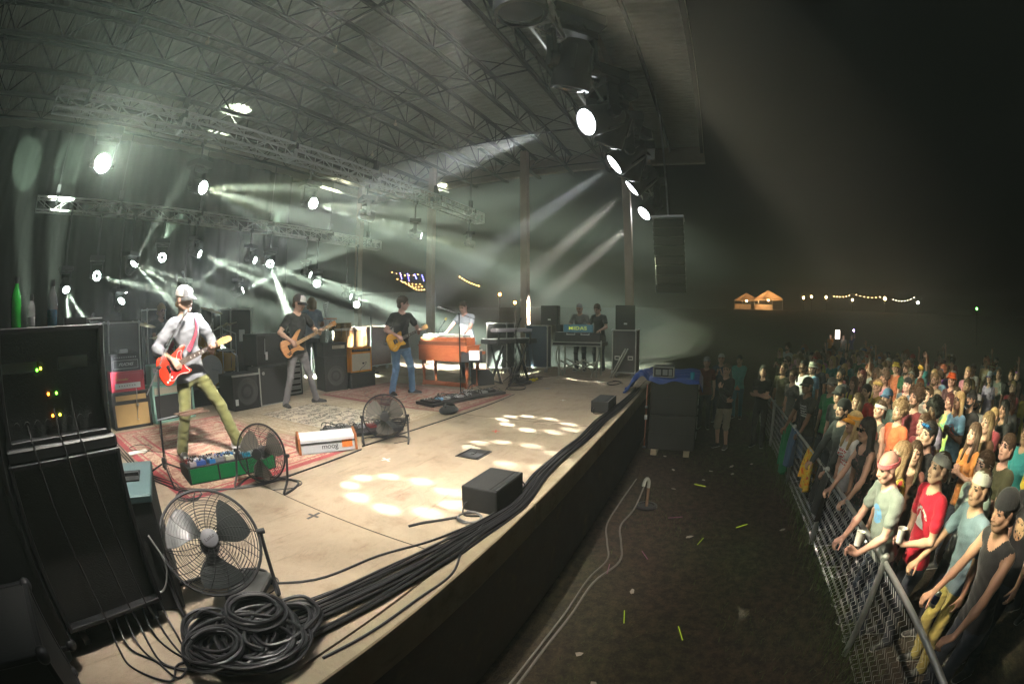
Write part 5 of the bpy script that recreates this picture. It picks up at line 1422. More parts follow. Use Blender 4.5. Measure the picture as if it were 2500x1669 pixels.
# ================================================================ RUGS
def rug_mat(name, kind, w, d):
    m, N, L, b = node_mat(name, 0.95)
    tc = N.new('ShaderNodeTexCoord'); sp = N.new('ShaderNodeSeparateXYZ'); L.new(tc.outputs['Object'], sp.inputs[0])
    ax = math_(N, L, 'SUBTRACT', w / 2, math_(N, L, 'ABSOLUTE', sp.outputs[0])); ay = math_(N, L, 'SUBTRACT', d / 2, math_(N, L, 'ABSOLUTE', sp.outputs[1]))
    edge = math_(N, L, 'MINIMUM', ax, ay)          # metres from the border
    v1 = N.new('ShaderNodeTexVoronoi'); v1.inputs['Scale'].default_value = 5.5 if kind == 'red' else 6.5; L.new(tc.outputs['Object'], v1.inputs['Vector'])
    v1.feature = 'DISTANCE_TO_EDGE'
    mp = N.new('ShaderNodeMapping'); mp.inputs['Location'].default_value = (.3, .2, 0); L.new(tc.outputs['Object'], mp.inputs[0])
    wv = N.new('ShaderNodeTexWave'); wv.wave_type = 'RINGS'; wv.inputs['Scale'].default_value = 1.7; wv.inputs['Distortion'].default_value = 9; wv.inputs['Detail'].default_value = 3; wv.inputs['Detail Scale'].default_value = 2.2; L.new(tc.outputs['Object'], wv.inputs['Vector'])
    n = noise(N, L, tc.outputs['Object'], 7.5, 3, 0.6, 2.5)
    if kind == 'red':
        field = ramp(N, L, n.outputs['Fac'], [(0.42, (0.36, 0.11, 0.09)), (0.47, (0.52, 0.34, 0.24)), (0.53, (0.50, 0.33, 0.24)), (0.57, (0.34, 0.10, 0.085))])
        fl = mixc(N, L, ramp(N, L, wv.outputs['Fac'], [(0.66, (0, 0, 0)), (0.72, (1, 1, 1))]).outputs[0], field.outputs[0], (0.54, 0.40, 0.29))
        border = ramp(N, L, noise(N, L, tc.outputs['Object'], 16, 2, .5, 1.5).outputs['Fac'], [(0.44, (0.30, 0.14, 0.10)), (0.54, (0.50, 0.37, 0.26))])
        cut, edgec = 0.42, (0.36, 0.03, 0.04)
    elif kind == 'cream':
        field = ramp(N, L, n.outputs['Fac'], [(0.40, (0.58, 0.52, 0.40)), (0.44, (0.035, 0.03, 0.028)), (0.5, (0.04, 0.035, 0.03)), (0.53, (0.60, 0.54, 0.43))])
        fl = mixc(N, L, ramp(N, L, wv.outputs['Fac'], [(0.7, (0, 0, 0)), (0.76, (1, 1, 1))]).outputs[0], field.outputs[0], (0.62, 0.55, 0.43))
        border = ramp(N, L, noise(N, L, tc.outputs['Object'], 18, 2, .5, 1.5).outputs['Fac'], [(0.42, (0.42, 0.34, 0.22)), (0.55, (0.55, 0.47, 0.33))])
        cut, edgec = 0.5, (0.4, 0.32, 0.2)
    else:
        field = ramp(N, L, n.outputs['Fac'], [(0.40, (0.40, 0.13, 0.10)), (0.46, (0.50, 0.36, 0.25)), (0.56, (0.52, 0.40, 0.28)), (0.6, (0.36, 0.12, 0.09))])
        fl = mixc(N, L, ramp(N, L, wv.outputs['Fac'], [(0.72, (0, 0, 0)), (0.78, (1, 1, 1))]).outputs[0], field.outputs[0], (0.42, 0.12, 0.09))
        border = ramp(N, L, noise(N, L, tc.outputs['Object'], 14, 2, .5, 1.5).outputs['Fac'], [(0.44, (0.36, 0.16, 0.11)), (0.54, (0.48, 0.36, 0.25))])
        cut, edgec = 0.38, (0.26, 0.04, 0.04)
    inb = ramp(N, L, math_(N, L, 'MULTIPLY', edge, 1.0), [(cut - .012, (0, 0, 0)), (cut, (1, 1, 1))])
    c = mixc(N, L, inb.outputs[0], border.outputs[0], fl)
    for p, wd in ((cut, .02), (cut * .72, .012), (cut * .3, .014)):
        st = math_(N, L, 'LESS_THAN', math_(N, L, 'ABSOLUTE', math_(N, L, 'SUBTRACT', edge, p)), wd)
        c = mixc(N, L, st, c, edgec)
    rim = math_(N, L, 'LESS_THAN', edge, .075)
    c = mixc(N, L, rim, c, edgec)
    dirt = noise(N, L, tc.outputs['Object'], 2.2, 5)
    c = mixc(N, L, 1.0, c, ramp(N, L, dirt.outputs['Fac'], [(0.35, (0.72, 0.68, 0.64)), (0.65, (1, 1, 1))]).outputs[0], 'MULTIPLY')
    L.new(c, b.inputs['Base Color'])
    bumpn(N, L, b, noise(N, L, tc.outputs['Object'], 160, 3).outputs['Fac'], 0.5, 0.006)
    b.inputs['Sheen Weight'].default_value = 0.2
    return m
def rug(x0, x1, y0, y1, rz, kind, label, z=0.004, seed=1):
    w, d = x1 - x0, y1 - y0; rr = random.Random(seed)
    nx, ny = 28, 28; vs = []; fs = []
    for j in range(ny + 1):
        for i in range(nx + 1):
            x, y = -w / 2 + w * i / nx, -d / 2 + d * j / ny
            e = min(i, nx - i, j, ny - j)
            vs.append((x + (rr.uniform(-.006, .006) if e == 0 else 0), y + (rr.uniform(-.008, .008) if e == 0 else 0), (.009 if e else .001) + .003 * math.sin(3 * x + seed) * math.sin(2.3 * y)))
    for j in range(ny):
        for i in range(nx):
            a = j * (nx + 1) + i; fs.append((a, a + 1, a + nx + 2, a + nx + 1))
    b = MB(); b.add(vs, fs)
    o = b.build('rug', rug_mat('rug_' + kind, kind, w, d), None, ((x0 + x1) / 2, (y0 + y1) / 2, z), smooth=True, rot=(0, 0, R(rz)))
    return tag(o, label, 'rug')
rug(1.2, 3.35, 2.28, 5.2, 1, 'red', 'red patterned oriental rug under the singer', seed=1)
rug(3.2, 5.45, 2.45, 5.25, 3, 'cream', 'cream rug with black floral pattern under the bass player', z=.012, seed=2)
rug(5.5, 7.55, 2.3, 5.35, -2, 'faded', 'faded red oriental rug under the guitarist and the organ front', z=.006, seed=3)

# ================================================================ FANS
def fan(loc, aim, rad, label, blade_col, foot_rz=0.0, logo=False):
    root = empty('floor_fan', (loc[0], loc[1], loc[2]), foot_rz, label, 'fan', 'floor fans')
    d = Vector(aim).normalized(); Rz = rz4(-foot_rz); d = Rz @ d
    zc = rad + .07
    B = Matrix.Translation((0, 0, zc)) @ basis(d)
    dep = .13
    cage = MB(); cage.x = B
    def ring(r, z, t=.0035, n=44): cage.tube([(r * math.cos(2 * math.pi * k / n), r * math.sin(2 * math.pi * k / n), z) for k in range(n)], t, 6, closed=True)
    ring(rad, 0, .009)
    for s in (1, -1):
        for q in range(1, 15):
            f = q / 15.5
            r = rad * (1 - f * .92); z = s * dep / 2 * math.sin(min(1, f * 1.35) * math.pi / 2)
            ring(r, z, .0016, 36)
        for k in range(16 if s > 0 else 12):
            a = 2 * math.pi * k / (16 if s > 0 else 12)
            pts = []
            for q in range(7):
                f = q / 6
                tw = .5 * f
                pts.append((rad * (1 - f * .9) * math.cos(a + tw), rad * (1 - f * .9) * math.sin(a + tw), s * dep / 2 * math.sin(min(1, f * 1.35) * math.pi / 2)))
            cage.tube(pts, .002, 4)
    cage.build('cage', M_BLACK, root, smooth=True)
    bl = MB(); bl.x = B; n = 9
    for k in range(3):
        a0 = k * 2.094 + .3; vs = []; fs = []
        for i in range(n + 1):
            f = i / n; r = rad * (.16 + .72 * f); half = .25 + .34 * math.sin(f * math.pi * .75)
            for j in range(6):
                a = a0 + half * (j / 5 * 2 - 1) + .25 * f
                vs.append((r * math.cos(a), r * math.sin(a), -.012 + .04 * (j / 5 - .5) * (1 - .3 * f)))
        for i in range(n):
            for j in range(5): fs.append((6 * i + j, 6 * i + j + 1, 6 * i + 7 + j, 6 * i + 6 + j))
        nb = len(vs); vs += [(x, y, z - .003) for x, y, z in vs]; fs += [tuple(q + nb for q in f[::-1]) for f in fs]
        b2 = MB(); b2.x = B; b2.add(vs, fs); b2.build('blade', blade_col, root, smooth=True)
    b = MB(); b.x = B
    b.lathe([(.03, -.13), (.055, -.12), (.06, -.04), (.045, .01), (.02, .02)], 16); b.build('motor', M_BLACK, root, smooth=True)
    b = MB(); b.x = B; b.lathe([(.05, dep / 2 - .004), (.05, dep / 2 + .004), (.044, dep / 2 + .008), (.001, dep / 2 + .009)], 22)
    hub = b.build('hub_badge', mat('fan_badge', (0.13, 0.13, 0.14), .5) if logo else M_BLACK, root, smooth=True)
    if logo: lettering('Lasko', .028, M_BLACK, hub, B @ Matrix.Translation((0, 0, dep / 2 + .0095)) @ rz4(.4), extrude=.0008)
    b = MB()
    side = basis(d).to_3x3() @ Vector((1, 0, 0)); side.z = 0; side.normalize(); bk = side.cross(Vector((0, 0, 1)))
    l, r_ = side * (rad + .016), side * -(rad + .016); zz = Vector((0, 0, zc))
    b.tube(spline([l + zz, l + bk * .05 + Vector((0, 0, .12)), l * .95 + bk * .12 + Vector((0, 0, .016)), l * .9 - bk * .2 + Vector((0, 0, .016)), r_ * .9 - bk * .2 + Vector((0, 0, .016)), r_ * .95 + bk * .12 + Vector((0, 0, .016)), r_ + bk * .05 + Vector((0, 0, .12)), r_ + zz], 5), .011, 8)
    b.build('stand', M_BLACK, root, smooth=True)
    for q in (l, r_):
        b = MB(); b.cyl(q * .93 + zz, q * 1.08 + zz, .016, 10); b.build('pivot_knob', M_BLACK, root)
    b = MB(); b.tube(spline([Vector((0, 0, .1)) - d * .1, Vector((.14, .1, .01)), Vector((.3, .02, .006)), Vector((.33, -.12, .006)), Vector((.2, -.18, .006)), Vector((.02, -.1, .006))], 6), .004, 6); b.build('power_cord', M_RUBBER, root)
    return root
M_FANB = mat('fan_blade_dark', (0.03, 0.035, 0.034), 0.35); M_FANG = mat('fan_blade_grey', (0.14, 0.13, 0.11), 0.45)
fan((0.80, 0.84, 0), (-0.22, -0.72, 0.66), .285, 'big black floor fan tilted up beside the equipment rack, grey badge in its cage', M_FANB, .2, True)
fan((1.98, 2.07, 0), (-0.8, -0.42, 0.12), .25, 'black floor fan in front of the green pedal board', M_FANG, -.1)
fan((3.78, 2.16, 0), (-0.72, -0.66, 0.1), .25, 'black floor fan between the silver keyboard and the pedal boards', M_FANG, .1)
fan((8.2, 2.55, 0), (-0.35, 0.9, 0.25), .24, 'black floor fan turned edge on beside the stacked keyboards', M_FANG, .4)
# pedestal fan far upstage
r = empty('pedestal_fan', (8.7, 6.9, 0), 0, 'round pedestal fan on a pole behind the organ', 'fan')
b = MB(); b.cyl((0, 0, 0), (0, 0, .03), .2, 20); b.cyl((0, 0, .03), (0, 0, 1.5), .018, 8); b.build('pole', M_BLACK, r)
b = MB(); B = Matrix.Translation((0, -.06, 1.66)) @ basis((-.7, -.7, .05))
b.x = B
for q in range(10): b.tube([(.2 * (1 - q / 11) * math.cos(6.283 * k / 28), .2 * (1 - q / 11) * math.sin(6.283 * k / 28), .05 * math.sin(q / 10 * 1.57)) for k in range(28)], .003 if q else .008, 5, closed=True)
b.build('cage', M_ALUDULL, r)
b = MB(); b.x = B
for k in range(3): b.box((.09 * math.cos(k * 2.09), .09 * math.sin(k * 2.09), 0), (.15, .1, .008), k * 2.09, M=rz4(k * 2.09) @ Matrix.Rotation(.3, 4, 'X'))
b.cyl((0, 0, -.06), (0, 0, .03), .04, 12); b.build('blades', M_ALUDULL, r)

# ================================================================ SINGER'S GREEN PEDAL BOARD AND FLOOR GEAR
M_GRN = mat('green_diamond_plate', (0.015, 0.26, 0.085), 0.3, metal=0.45, var=0.15, scale=12)
def pedal(root, x, y, z, w, d, col, tilt=0.0):
    b = MB(); b.box((0, 0, .02), (w, d, .04)); p = b.build('pedal', mat('pedal_%02x%02x%02x' % tuple(int(255 * c) for c in col), col, .4, metal=.3), root, (x, y, z), bevel=.004, rot=(tilt, 0, 0))
    b = MB()
    b.cyl((0, -d * .28, .04), (0, -d * .28, .056), .012, 8); b.build('footswitch', M_CHROME, p)
    b = MB()
    for k in (-.3, 0.02, .33): b.cyl((k * w, d * .27, .04), (k * w, d * .27, .054), .008, 8)
    b.build('knobs', M_LABEL if sum(col) < 1 else M_BLACK, p)
def pedal_board():
    root = empty('pedal_board', (1.93, 2.7, 0.012), R(-10), 'long green diamond plate pedal board crowded with effect pedals at the singer\'s feet', 'pedal board')
    L, D = .95, .42
    b = MB()      # wedge frame: low towards the singer? tall front face to the audience
    b.add([(-L / 2, -D / 2, .0), (L / 2, -D / 2, .0), (L / 2, D / 2, 0), (-L / 2, D / 2, 0), (-L / 2, -D / 2, .165), (L / 2, -D / 2, .165), (L / 2, D / 2, .10), (-L / 2, D / 2, .10)], [(0, 3, 2, 1), (4, 5, 6, 7), (0, 1, 5, 4), (1, 2, 6, 5), (2, 3, 7, 6), (3, 0, 4, 7)])
    b.build('frame', M_BLACK, root, bevel=.006)
    for k in range(3):
        x0 = -L / 2 + .02 + k * (L - .02) / 3; x1 = x0 + (L - .02) / 3 - .02
        b = MB(); b.span((x0, -D / 2 - .006, .015), (x1, -D / 2 + .002, .15))
        p = b.build('plate', M_GRN, root)
        q = MB()
        for i in range(8):
            for j in range(4):
                cx, cz = x0 + .02 + (x1 - x0 - .04) * i / 7, .03 + .105 * j / 3
                q.box((cx, -D / 2 - .0065, cz), (.018, .003, .005), M=Matrix.Rotation(.8 if (i + j) % 2 else -.8, 4, 'Y'))
        tag(q.build('treads', M_GRN, p), kind='stuff')
    cols = [(.35, .32, .33), (.05, .12, .42), (.03, .2, .5), (.25, .25, .27), (.5, .47, .36), (.06, .06, .07), (.02, .3, .45), (.6, .6, .6), (.08, .35, .12), (.3, .05, .05), (.45, .45, .48), (.1, .1, .12)]
    rr = random.Random(4); k = 0
    for row, (yy, zz) in enumerate(((-.12, .152), (.09, .12))):
        x = -L / 2 + .07
        while x < L / 2 - .05:
            w = rr.choice((.075, .085, .1, .12)); pedal(root, x, yy + rr.uniform(-.01, .01), zz, w - .012, .13, cols[k % len(cols)], -.14); x += w; k += 1
    b = MB()
    for i in range(9):
        x = -L / 2 + .1 * i + .06; b.tube(spline([(x, -.04, .17), (x + .02, -.02, .2), (x + .06, .03, .18), (x + .05, .06, .16)], 5), .004, 5)
    tag(b.build('patch_cables', M_RUBBER, root), kind='stuff')
pedal_board()
b = MB(); b.span((1.18, 3.98, .006), (1.44, 4.1, .016)); tag(b.build('set_list', M_PAPER, rot=None), 'white set list sheet lying on the red rug', 'paper')
b = MB(); b.box((7.35, 3.12, .02), (.32, .22, .002), .5); tag(b.build('lyric_sheet', M_PAPER), 'white sheet of paper on the floor under the organ front', 'paper')
# silver keyboard on the floor, back panel to the audience
def silver_keyboard():
    root = empty('synthesizer', (3.12, 2.47, .015), R(-29), 'silver synthesizer with wooden end cheeks and orange sticker standing on the rug edge', 'synthesizer')
    M_SIL = mat('silver_panel', (0.56, 0.56, 0.57), .4, metal=.25)
    L = .62
    b = MB(); b.add([(-L / 2, -.09, .0), (L / 2, -.09, 0), (L / 2, .12, 0), (-L / 2, .12, 0), (-L / 2, -.075, .16), (L / 2, -.075, .16), (L / 2, .02, .225), (-L / 2, .02, .225), (-L / 2, .12, .08), (L / 2, .12, .08)], [(0, 3, 2, 1), (0, 1, 5, 4), (4, 5, 6, 7), (7, 6, 9, 8), (8, 9, 2, 3), (0, 4, 7, 8, 3), (1, 2, 9, 6, 5)])
    b.build('case', M_SIL, root, bevel=.006)
    for s in (-1, 1):
        b = MB(); b.prism([(-.1, 0), (.13, 0), (.13, .1), (.03, .24), (-.085, .175)], -.014, .014, Matrix.Translation((s * (L / 2 + .014), 0, 0)) @ Matrix(((0, 0, 1, 0), (1, 0, 0, 0), (0, 1, 0, 0), (0, 0, 0, 1))))
        b.build('end_cheek', mat('cheek_wood', (0.36, 0.12, 0.04), .45, var=.25, scale=18), root, bevel=.004)
    tilt = Matrix.Rotation(math.atan2(.016, .16), 4, 'X')
    T = Matrix.Translation((.02, -.088, .07)) @ Matrix.Rotation(R(-5.6), 4, 'X') @ FR
    lettering('moog', .085, M_BLACK, root, T, extrude=.001, spacing=.95)
    b = MB(); b.box((.22, -.0868, .085), (.12, .002, .085), M=Matrix.Rotation(R(-5.6), 4, 'X')); b.build('sticker', mat('sticker_orange', (0.8, 0.16, 0.03), .5, var=.7, scale=60), root)
    b = MB(); b.span((-L / 2, -.092, .115), (L / 2, -.078, .121)); b.build('groove', M_BLACK, root)
silver_keyboard()
def floor_gear(name, loc, rz, label, seed, boxes, cat='pedal board'):
    rr = random.Random(seed)
    root = empty(name, loc, rz, label, cat)
    b = MB(); b.span((-.5, -.22, 0), (.5, .22, .05)); b.build('board', M_BLACK, root, bevel=.006)
    for x, y, w, d, col in boxes: pedal(root, x, y, .05, w, d, col, 0)
    b = MB()
    for i in range(16):
        a = Vector((rr.uniform(-.5, .5), rr.uniform(-.22, .22), .07)); c = a + Vector((rr.uniform(-.25, .25), rr.uniform(-.25, .2), 0))
        b.tube(spline([a, a.lerp(c, .3) + Vector((0, 0, rr.uniform(.02, .07))), a.lerp(c, .7) + Vector((rr.uniform(-.06, .06), 0, .05)), c], 5), .005, 5)
    tag(b.build('patch_cables', M_RUBBER, root), kind='stuff')
    return root
floor_gear('pedal_board', (3.95, 2.72, .016), R(-24), 'black pedal board in front of the cream rug behind the middle fan', 8, [(-.4, .02, .12, .3, (.04, .04, .045)), (-.22, .05, .16, .26, (.07, .07, .075)), (0, .05, .1, .14, (.3, .3, .32)), (.14, 0, .1, .14, (.35, .05, .05)), (.3, .05, .12, .16, (.05, .05, .06))])
floor_gear('pedal_board', (6.25, 2.92, .016), R(-14), 'black pedal board with white and blue pedals beside the straight mic stand', 9, [(-.38, -.03, .2, .3, (.03, .03, .035)), (-.15, .03, .1, .14, (.25, .5, .75)), (0, .02, .11, .14, (.5, .5, .5)), (.13, .06, .09, .12, (.1, .1, .11)), (.27, .0, .12, .2, (.6, .6, .6)), (.41, .04, .09, .13, (.55, .1, .02))])
floor_gear('pedal_board', (7.0, 2.72, .016), R(-20), 'second pedal board heaped with cables near the far corner of the faded rug', 10, [(-.3, 0, .14, .2, (.5, .5, .52)), (-.1, .05, .12, .16, (.05, .05, .05)), (.1, 0, .12, .18, (.5, .5, .5)), (.3, .02, .14, .2, (.03, .03, .03))])
b = MB(); b.ball((0, 0, .05), .16, 12, sc=(1.15, .85, .42)); b.tube(spline([(-.1, 0, .1), (-.05, .03, .15), (.06, 0, .14), (.12, -.02, .08)], 5), .03, 8)
tag(b.build('jacket', cloth((0.02, 0.022, 0.024)), None, (5.55, 2.42, .0), smooth=True), 'bundled black bag on the edge of the faded rug', 'bag')

# loose cable loops and runs on the stage
CT = 0
def cable(pts, label, r=.007, group=None, n=6, m=None, name='cable', closed=False):
    b = MB(); b.tube(spline(pts, n, closed), r, 7, closed=closed)
    return tag(b.build(name, m or M_RUBBER, smooth=True), label, 'cable', group)
def coil_pts(c, rad, turns, seed, z0=.008, dz=.006, wob=.12, squash=1.0, rz=0.0):
    rr = random.Random(seed); P = []
    k = int(turns * 10)
    ph = rr.uniform(0, 6.28); ca, sa = math.cos(rz), math.sin(rz)
    for i in range(k + 1):
        a = ph + 2 * math.pi * i / 10
        r_ = rad * (1 + wob * math.sin(a * .37 + seed) + rr.uniform(-.05, .05))
        x, y = r_ * math.cos(a), r_ * squash * math.sin(a)
        P.append((c[0] + x * ca - y * sa, c[1] + x * sa + y * ca, z0 + dz * i / 10 + rr.uniform(0, .01)))
    return P
rr = random.Random(21)
EDGE = [(0.75, .40), (1.21, .33), (1.59, .27), (2.0, .21), (2.32, .165), (2.92, .1), (3.64, .185), (4.3, .2), (5.0, .17), (5.85, .19), (6.6, .15), (7.4, .12), (8.3, .11), (9.0, .14)]
for k in range(16):
    off = (k % 8 - 3.5) * .018; lay = k // 8
    ph = rr.uniform(0, 6); am = rr.uniform(.006, .025)
    P = []
    for i, (x, y) in enumerate(EDGE):
        sp_ = 1.0 + (1.4 if i < 4 else 0) * (1 - i / 4)
        P.append((x + rr.uniform(-.05, .05), max(.02, y + off * sp_ + am * math.sin(i * 1.1 + ph)), .009 + lay * .014 + rr.uniform(0, .006)))
    cable(P, 'black cable in the thick bundle lying along the stage edge', rr.choice((.0075, .0085, .0095)), 'cables along the stage edge')
cable([(0.95, .9, .008), (1.3, .62, .008), (1.75, .52, .008), (2.1, .36, .01), (2.5, .22, .02)], 'single black cable running apart from the bundle past the big fan', .008)
cable([(2.45, .16, .03), (2.1, .12, .012), (1.82, .03, .008), (1.5, .045, .01), (1.15, .06, .01), (.85, .1, .01)], 'black cable straying onto the kerb below the bundle', .008)
for k, (c, rad, t, sq, rz) in enumerate((((.60, .42), .2, 7, .8, .3), ((.72, .40), .24, 7, .75, .9), ((.52, .5), .17, 7, .8, 1.4), ((.85, .34), .21, 5, .6, .2), ((.62, .33), .26, 5, .65, 2.6), ((.78, .48), .15, 6, .9, 2.0), ((.45, .38), .14, 5, .8, 0.1))):
    cable(coil_pts(c, rad, t, 30 + k, .012 + .012 * k, .011, .16, sq, rz), 'thick black cable coiled in the big pile at the stage corner', .0105 if k % 2 else .009, 'coiled cables in the pile', n=4)
for k in range(7):
    x0 = .02 + k * .06
    cable([(x0 + .02, .9, .1), (x0, .74, .02), (x0 + rr.uniform(-.05, .1), .6 - .02 * k, .01), (x0 + .1 + rr.uniform(0, .1), .42, .012), (x0 + .25, .5 - .04 * k, .012), (x0 + .42, .42, .02)], 'black cable hanging from the rack down to the pile', .006, 'cables hanging from the rack')
cable(coil_pts((2.52, .31), .085, 3.5, 5, .008, .005, .06), 'neat round coil of grey cable beside the near black box', .0055, m=mat('grey_cable', (.16, .16, .16), .45))
cable([(2.2, .62, .006), (2.3, .56, .01), (2.42, .47, .008), (2.5, .4, .012)], 'flat black strap end lying beside the cable coil', .011)
cable(coil_pts((9.55, .75), .3, 2.3, 6, .008, .006, .1, .5), 'loose black cable loops on the floor in front of the far road case', .008)
cable([(10.1, 2.9, .008), (9.9, 2.0, .008), (9.9, 1.4, .008), (9.6, 1.05, .008), (9.5, .9, .008)], 'thin black cable trailing from the mixing desk across the floor', .006)
for k in range(5):
    cable(coil_pts((8.85 + .2 * k % .7, 2.62 + .1 * (k % 3)), .24, 3.2, 50 + k, .01, .012, .2, .6, k), 'black cable tangled on the floor under the stacked keyboards', .0075, 'cables under the keyboards')
for k in range(4):
    cable(coil_pts((4.25 + .12 * k, 2.5 + .05 * k), .17, 3, 60 + k, .02, .012, .2, .6, k), 'black cable tangled behind the middle fan', .006, 'cables behind the middle fan')
for k in range(4):
    cable(coil_pts((7.15 + .1 * k, 2.75), .2, 3, 70 + k, .02, .012, .2, .6, k), 'black cable heaped at the corner of the faded rug', .007, 'cables on the faded rug corner')
for k in range(3):
    cable([(1.12 + .03 * k, 5.2, .008), (1.08 + .04 * k, 4.2, .01), (1.1 + .03 * k, 3.3, .01), (1.22 + .05 * k, 2.75, .012), (1.35, 2.45 + .05 * k, .012), (1.9, 2.2 - .02 * k, .01), (2.6, 2.16, .008), (3.4, 2.2, .01)], 'black cable running round the red rug edge', .008, 'cables round the red rug')
cable(coil_pts((1.3, 2.35), .12, 2.5, 80, .01, .008, .1), 'small loop of black cable beside the singer\'s mic stand', .006)
cable([(1.35, 3.9, .016), (1.55, 4.15, .016), (1.4, 4.35, .016), (1.25, 4.2, .016), (1.6, 3.8, .016), (1.7, 3.55, .016)], 'thin black lead curled on the red rug', .0035)
cable([(4.5, 4.7, .02), (4.4, 4.3, .02), (4.7, 4.0, .02), (4.5, 3.7, .02), (4.1, 3.8, .02), (4.0, 3.2, .02), (4.1, 2.9, .03)], 'thin bass lead looping over the cream rug', .0035)
cable([(6.4, 3.9, .02), (6.0, 3.7, .02), (5.8, 4.2, .02), (6.1, 4.7, .02), (6.5, 4.9, .02)], 'thin guitar lead looping over the faded rug', .0035)
cable([(3.5, 2.28, .008), (4.6, 2.24, .008), (5.6, 2.2, .009), (6.6, 2.18, .008), (7.5, 2.22, .008)], 'black cable running along the front edge of the rugs', .009)

# boxes along the stage edge
for x0, x1, y0, y1, h, lab in ((2.66, 3.14, .165, .46, .2, 'near black slotted speaker box beside the cable bundle'), (6.5, 7.1, .21, .49, .18, 'far black slotted speaker box at the stage edge beyond the floor hatch')):
    r = empty('slot_speaker', ((x0 + x1) / 2, (y0 + y1) / 2, 0), 0, lab, 'speaker')
    w, d = x1 - x0, y1 - y0
    b = MB(); b.span((-w / 2, -d / 2, 0), (w / 2, d / 2, h)); b.build('case', M_TOLEX, r, bevel=.014, seg=2)
    b = MB(); b.span((-w / 2 + .02, -d / 2 + .06, h - .002), (w / 2 - .02, -d / 2 + .066, h + .002)); b.build('seam', M_MATTE, r)
    b = MB()
    for k in range(26):
        xx = -w / 2 + .03 + (w - .06) * k / 25; b.box((xx, -d / 2 + .012, h + .0005), (.006, .014, .004))
    tag(b.build('vent_teeth', M_STEEL, r), kind='stuff')
    b = MB(); b.tube(spline([(-w / 2 + .02, d / 2 - .05, .07), (-w / 2 - .05, d / 2 - .05, .06), (-w / 2 - .1, d / 2 - .08, .01), (-w / 2 - .06, d / 2 - .2, .01)], 6), .007, 6); b.tube(spline([(w / 2, -d / 2 + .1, .1), (w / 2 + .07, -d / 2 + .08, .11), (w / 2 + .08, -d / 2 + .02, .05), (w / 2, -d / 2 + .04, .03)], 6), .007, 6); b.build('lead', M_RUBBER, r)

# ================================================================ EQUIPMENT RACKS AT THE LEFT
def gear_rack():
    r = empty('equipment_rack', (0.10, 0.84, 0), R(2), 'tall black amplifier rack with lit indicator lamps, bottles standing on top', 'rack')
    w, d = .58, .72
    def case(z0, z1, w, y0, name):
        b = MB(); t = .022
        b.span((-w / 2, y0 + .05, z0), (w / 2, d, z1)); b.build(name, M_CASEB, r)
        b = MB()
        for a, c in (((-w / 2, y0, z0), (-w / 2 + t, y0 + .06, z1)), ((w / 2 - t, y0, z0), (w / 2, y0 + .06, z1)), ((-w / 2 + t, y0, z0), (w / 2 - t, y0 + .06, z0 + t)), ((-w / 2 + t, y0, z1 - t), (w / 2 - t, y0 + .06, z1))): b.span(a, c)
        b.build('edging', mat('rack_edge', (0.03, 0.03, 0.033), .45, metal=.4), r, bevel=.003)
    case(.14, .92, w + .04, -.02, 'lower_case'); case(.98, 1.44, w, .02, 'upper_case')
    b = MB(); b.span((-w / 2 - .015, -.01, .921), (w / 2 + .015, d, .98)); b.build('lid_rail', M_BLACK, r, bevel=.01)
    for sx in (-1, 1):
        for yy in (.08, d - .08):
            b = MB(); b.cyl((sx * .24 - .02, yy, .055), (sx * .24 + .02, yy, .055), .055, 14); b.box((sx * .24, yy, .11), (.06, .06, .06)); b.build('caster', M_RUBBER, r, smooth=True)
    M_UNIT = mat('rack_unit_black', (0.028, 0.028, 0.03), .4, metal=.3)
    k = 0
    for z, hh in ((.18, .13), (.32, .13), (.46, .13), (.6, .13), (.74, .15), (1.01, .1), (1.12, .1), (1.23, .085), (1.325, .09)):
        b = MB(); b.span((-.265, .045 if z < .95 else .075, z), (.265, .07 if z < .95 else .1, z + hh - .012)); u = b.build('rack_unit', M_UNIT, r, bevel=.003)
        y = (.043 if z < .95 else .073)
        q = MB()
        if k in (0, 4, 5):
            for j in range(8): q.lathe([(.016, 0), (.016, .012), (.01, .012)], 12, Matrix.Translation((-.22 + .06 * j, y, z + hh * .45)) @ Matrix.Rotation(R(90), 4, 'X'))
            q.build('sockets', M_BLACK, u)
        elif k in (1, 2, 6):
            for j in range(10): q.box((-.24 + .053 * j, y, z + hh * .45), (.03, .004, hh * .5))
            q.build('vents', M_MATTE, u)
        k += 1
    def led(x, z, m, y): q = MB(); q.ball((x, y, z), .006, 6); q.build('indicator', m, r)
    LO, LG, LY = glow('led_orange', (1, .28, .02), 14), glow('led_green', (.2, 1, .05), 9), glow('led_yellow', (.8, .9, .05), 9)
    for x, z, m in ((-.02, 1.17, LO), (.025, 1.17, LG), (-.01, 1.08, LO), (.03, 1.08, LY), (-.07, 1.27, LG), (-.05, 1.275, LY)): led(x, z, m, .066)
    for x, z, m in ((.02, .55, LO), (.055, .555, LO), (.04, .41, LO), (.065, .415, LG), (-.02, .66, LG)): led(x, z, m, .038)
    b = MB(); b.box((.13, .068, 1.29), (.16, .004, .05)); b.box((-.17, .068, 1.285), (.2, .004, .04)); b.build('tape_labels', mat('tape_grey', (.3, .36, .34), .7), r)
    b = MB()
    for j in range(3):
        x = -.16 + .13 * j + .03 * (j % 2); b.tube(spline([(x, .07, 1.06 + .05 * (j % 3)), (x + .01, .02, 1.0), (x + .02, -.035, .95), (x + .05, -.04, .7), (x + .08, -.035, .45), (x + .1, -.05, .12)], 5), .005, 6)
    tag(b.build('cables', M_MATTE, r), kind='stuff')
    return r
gear_rack()
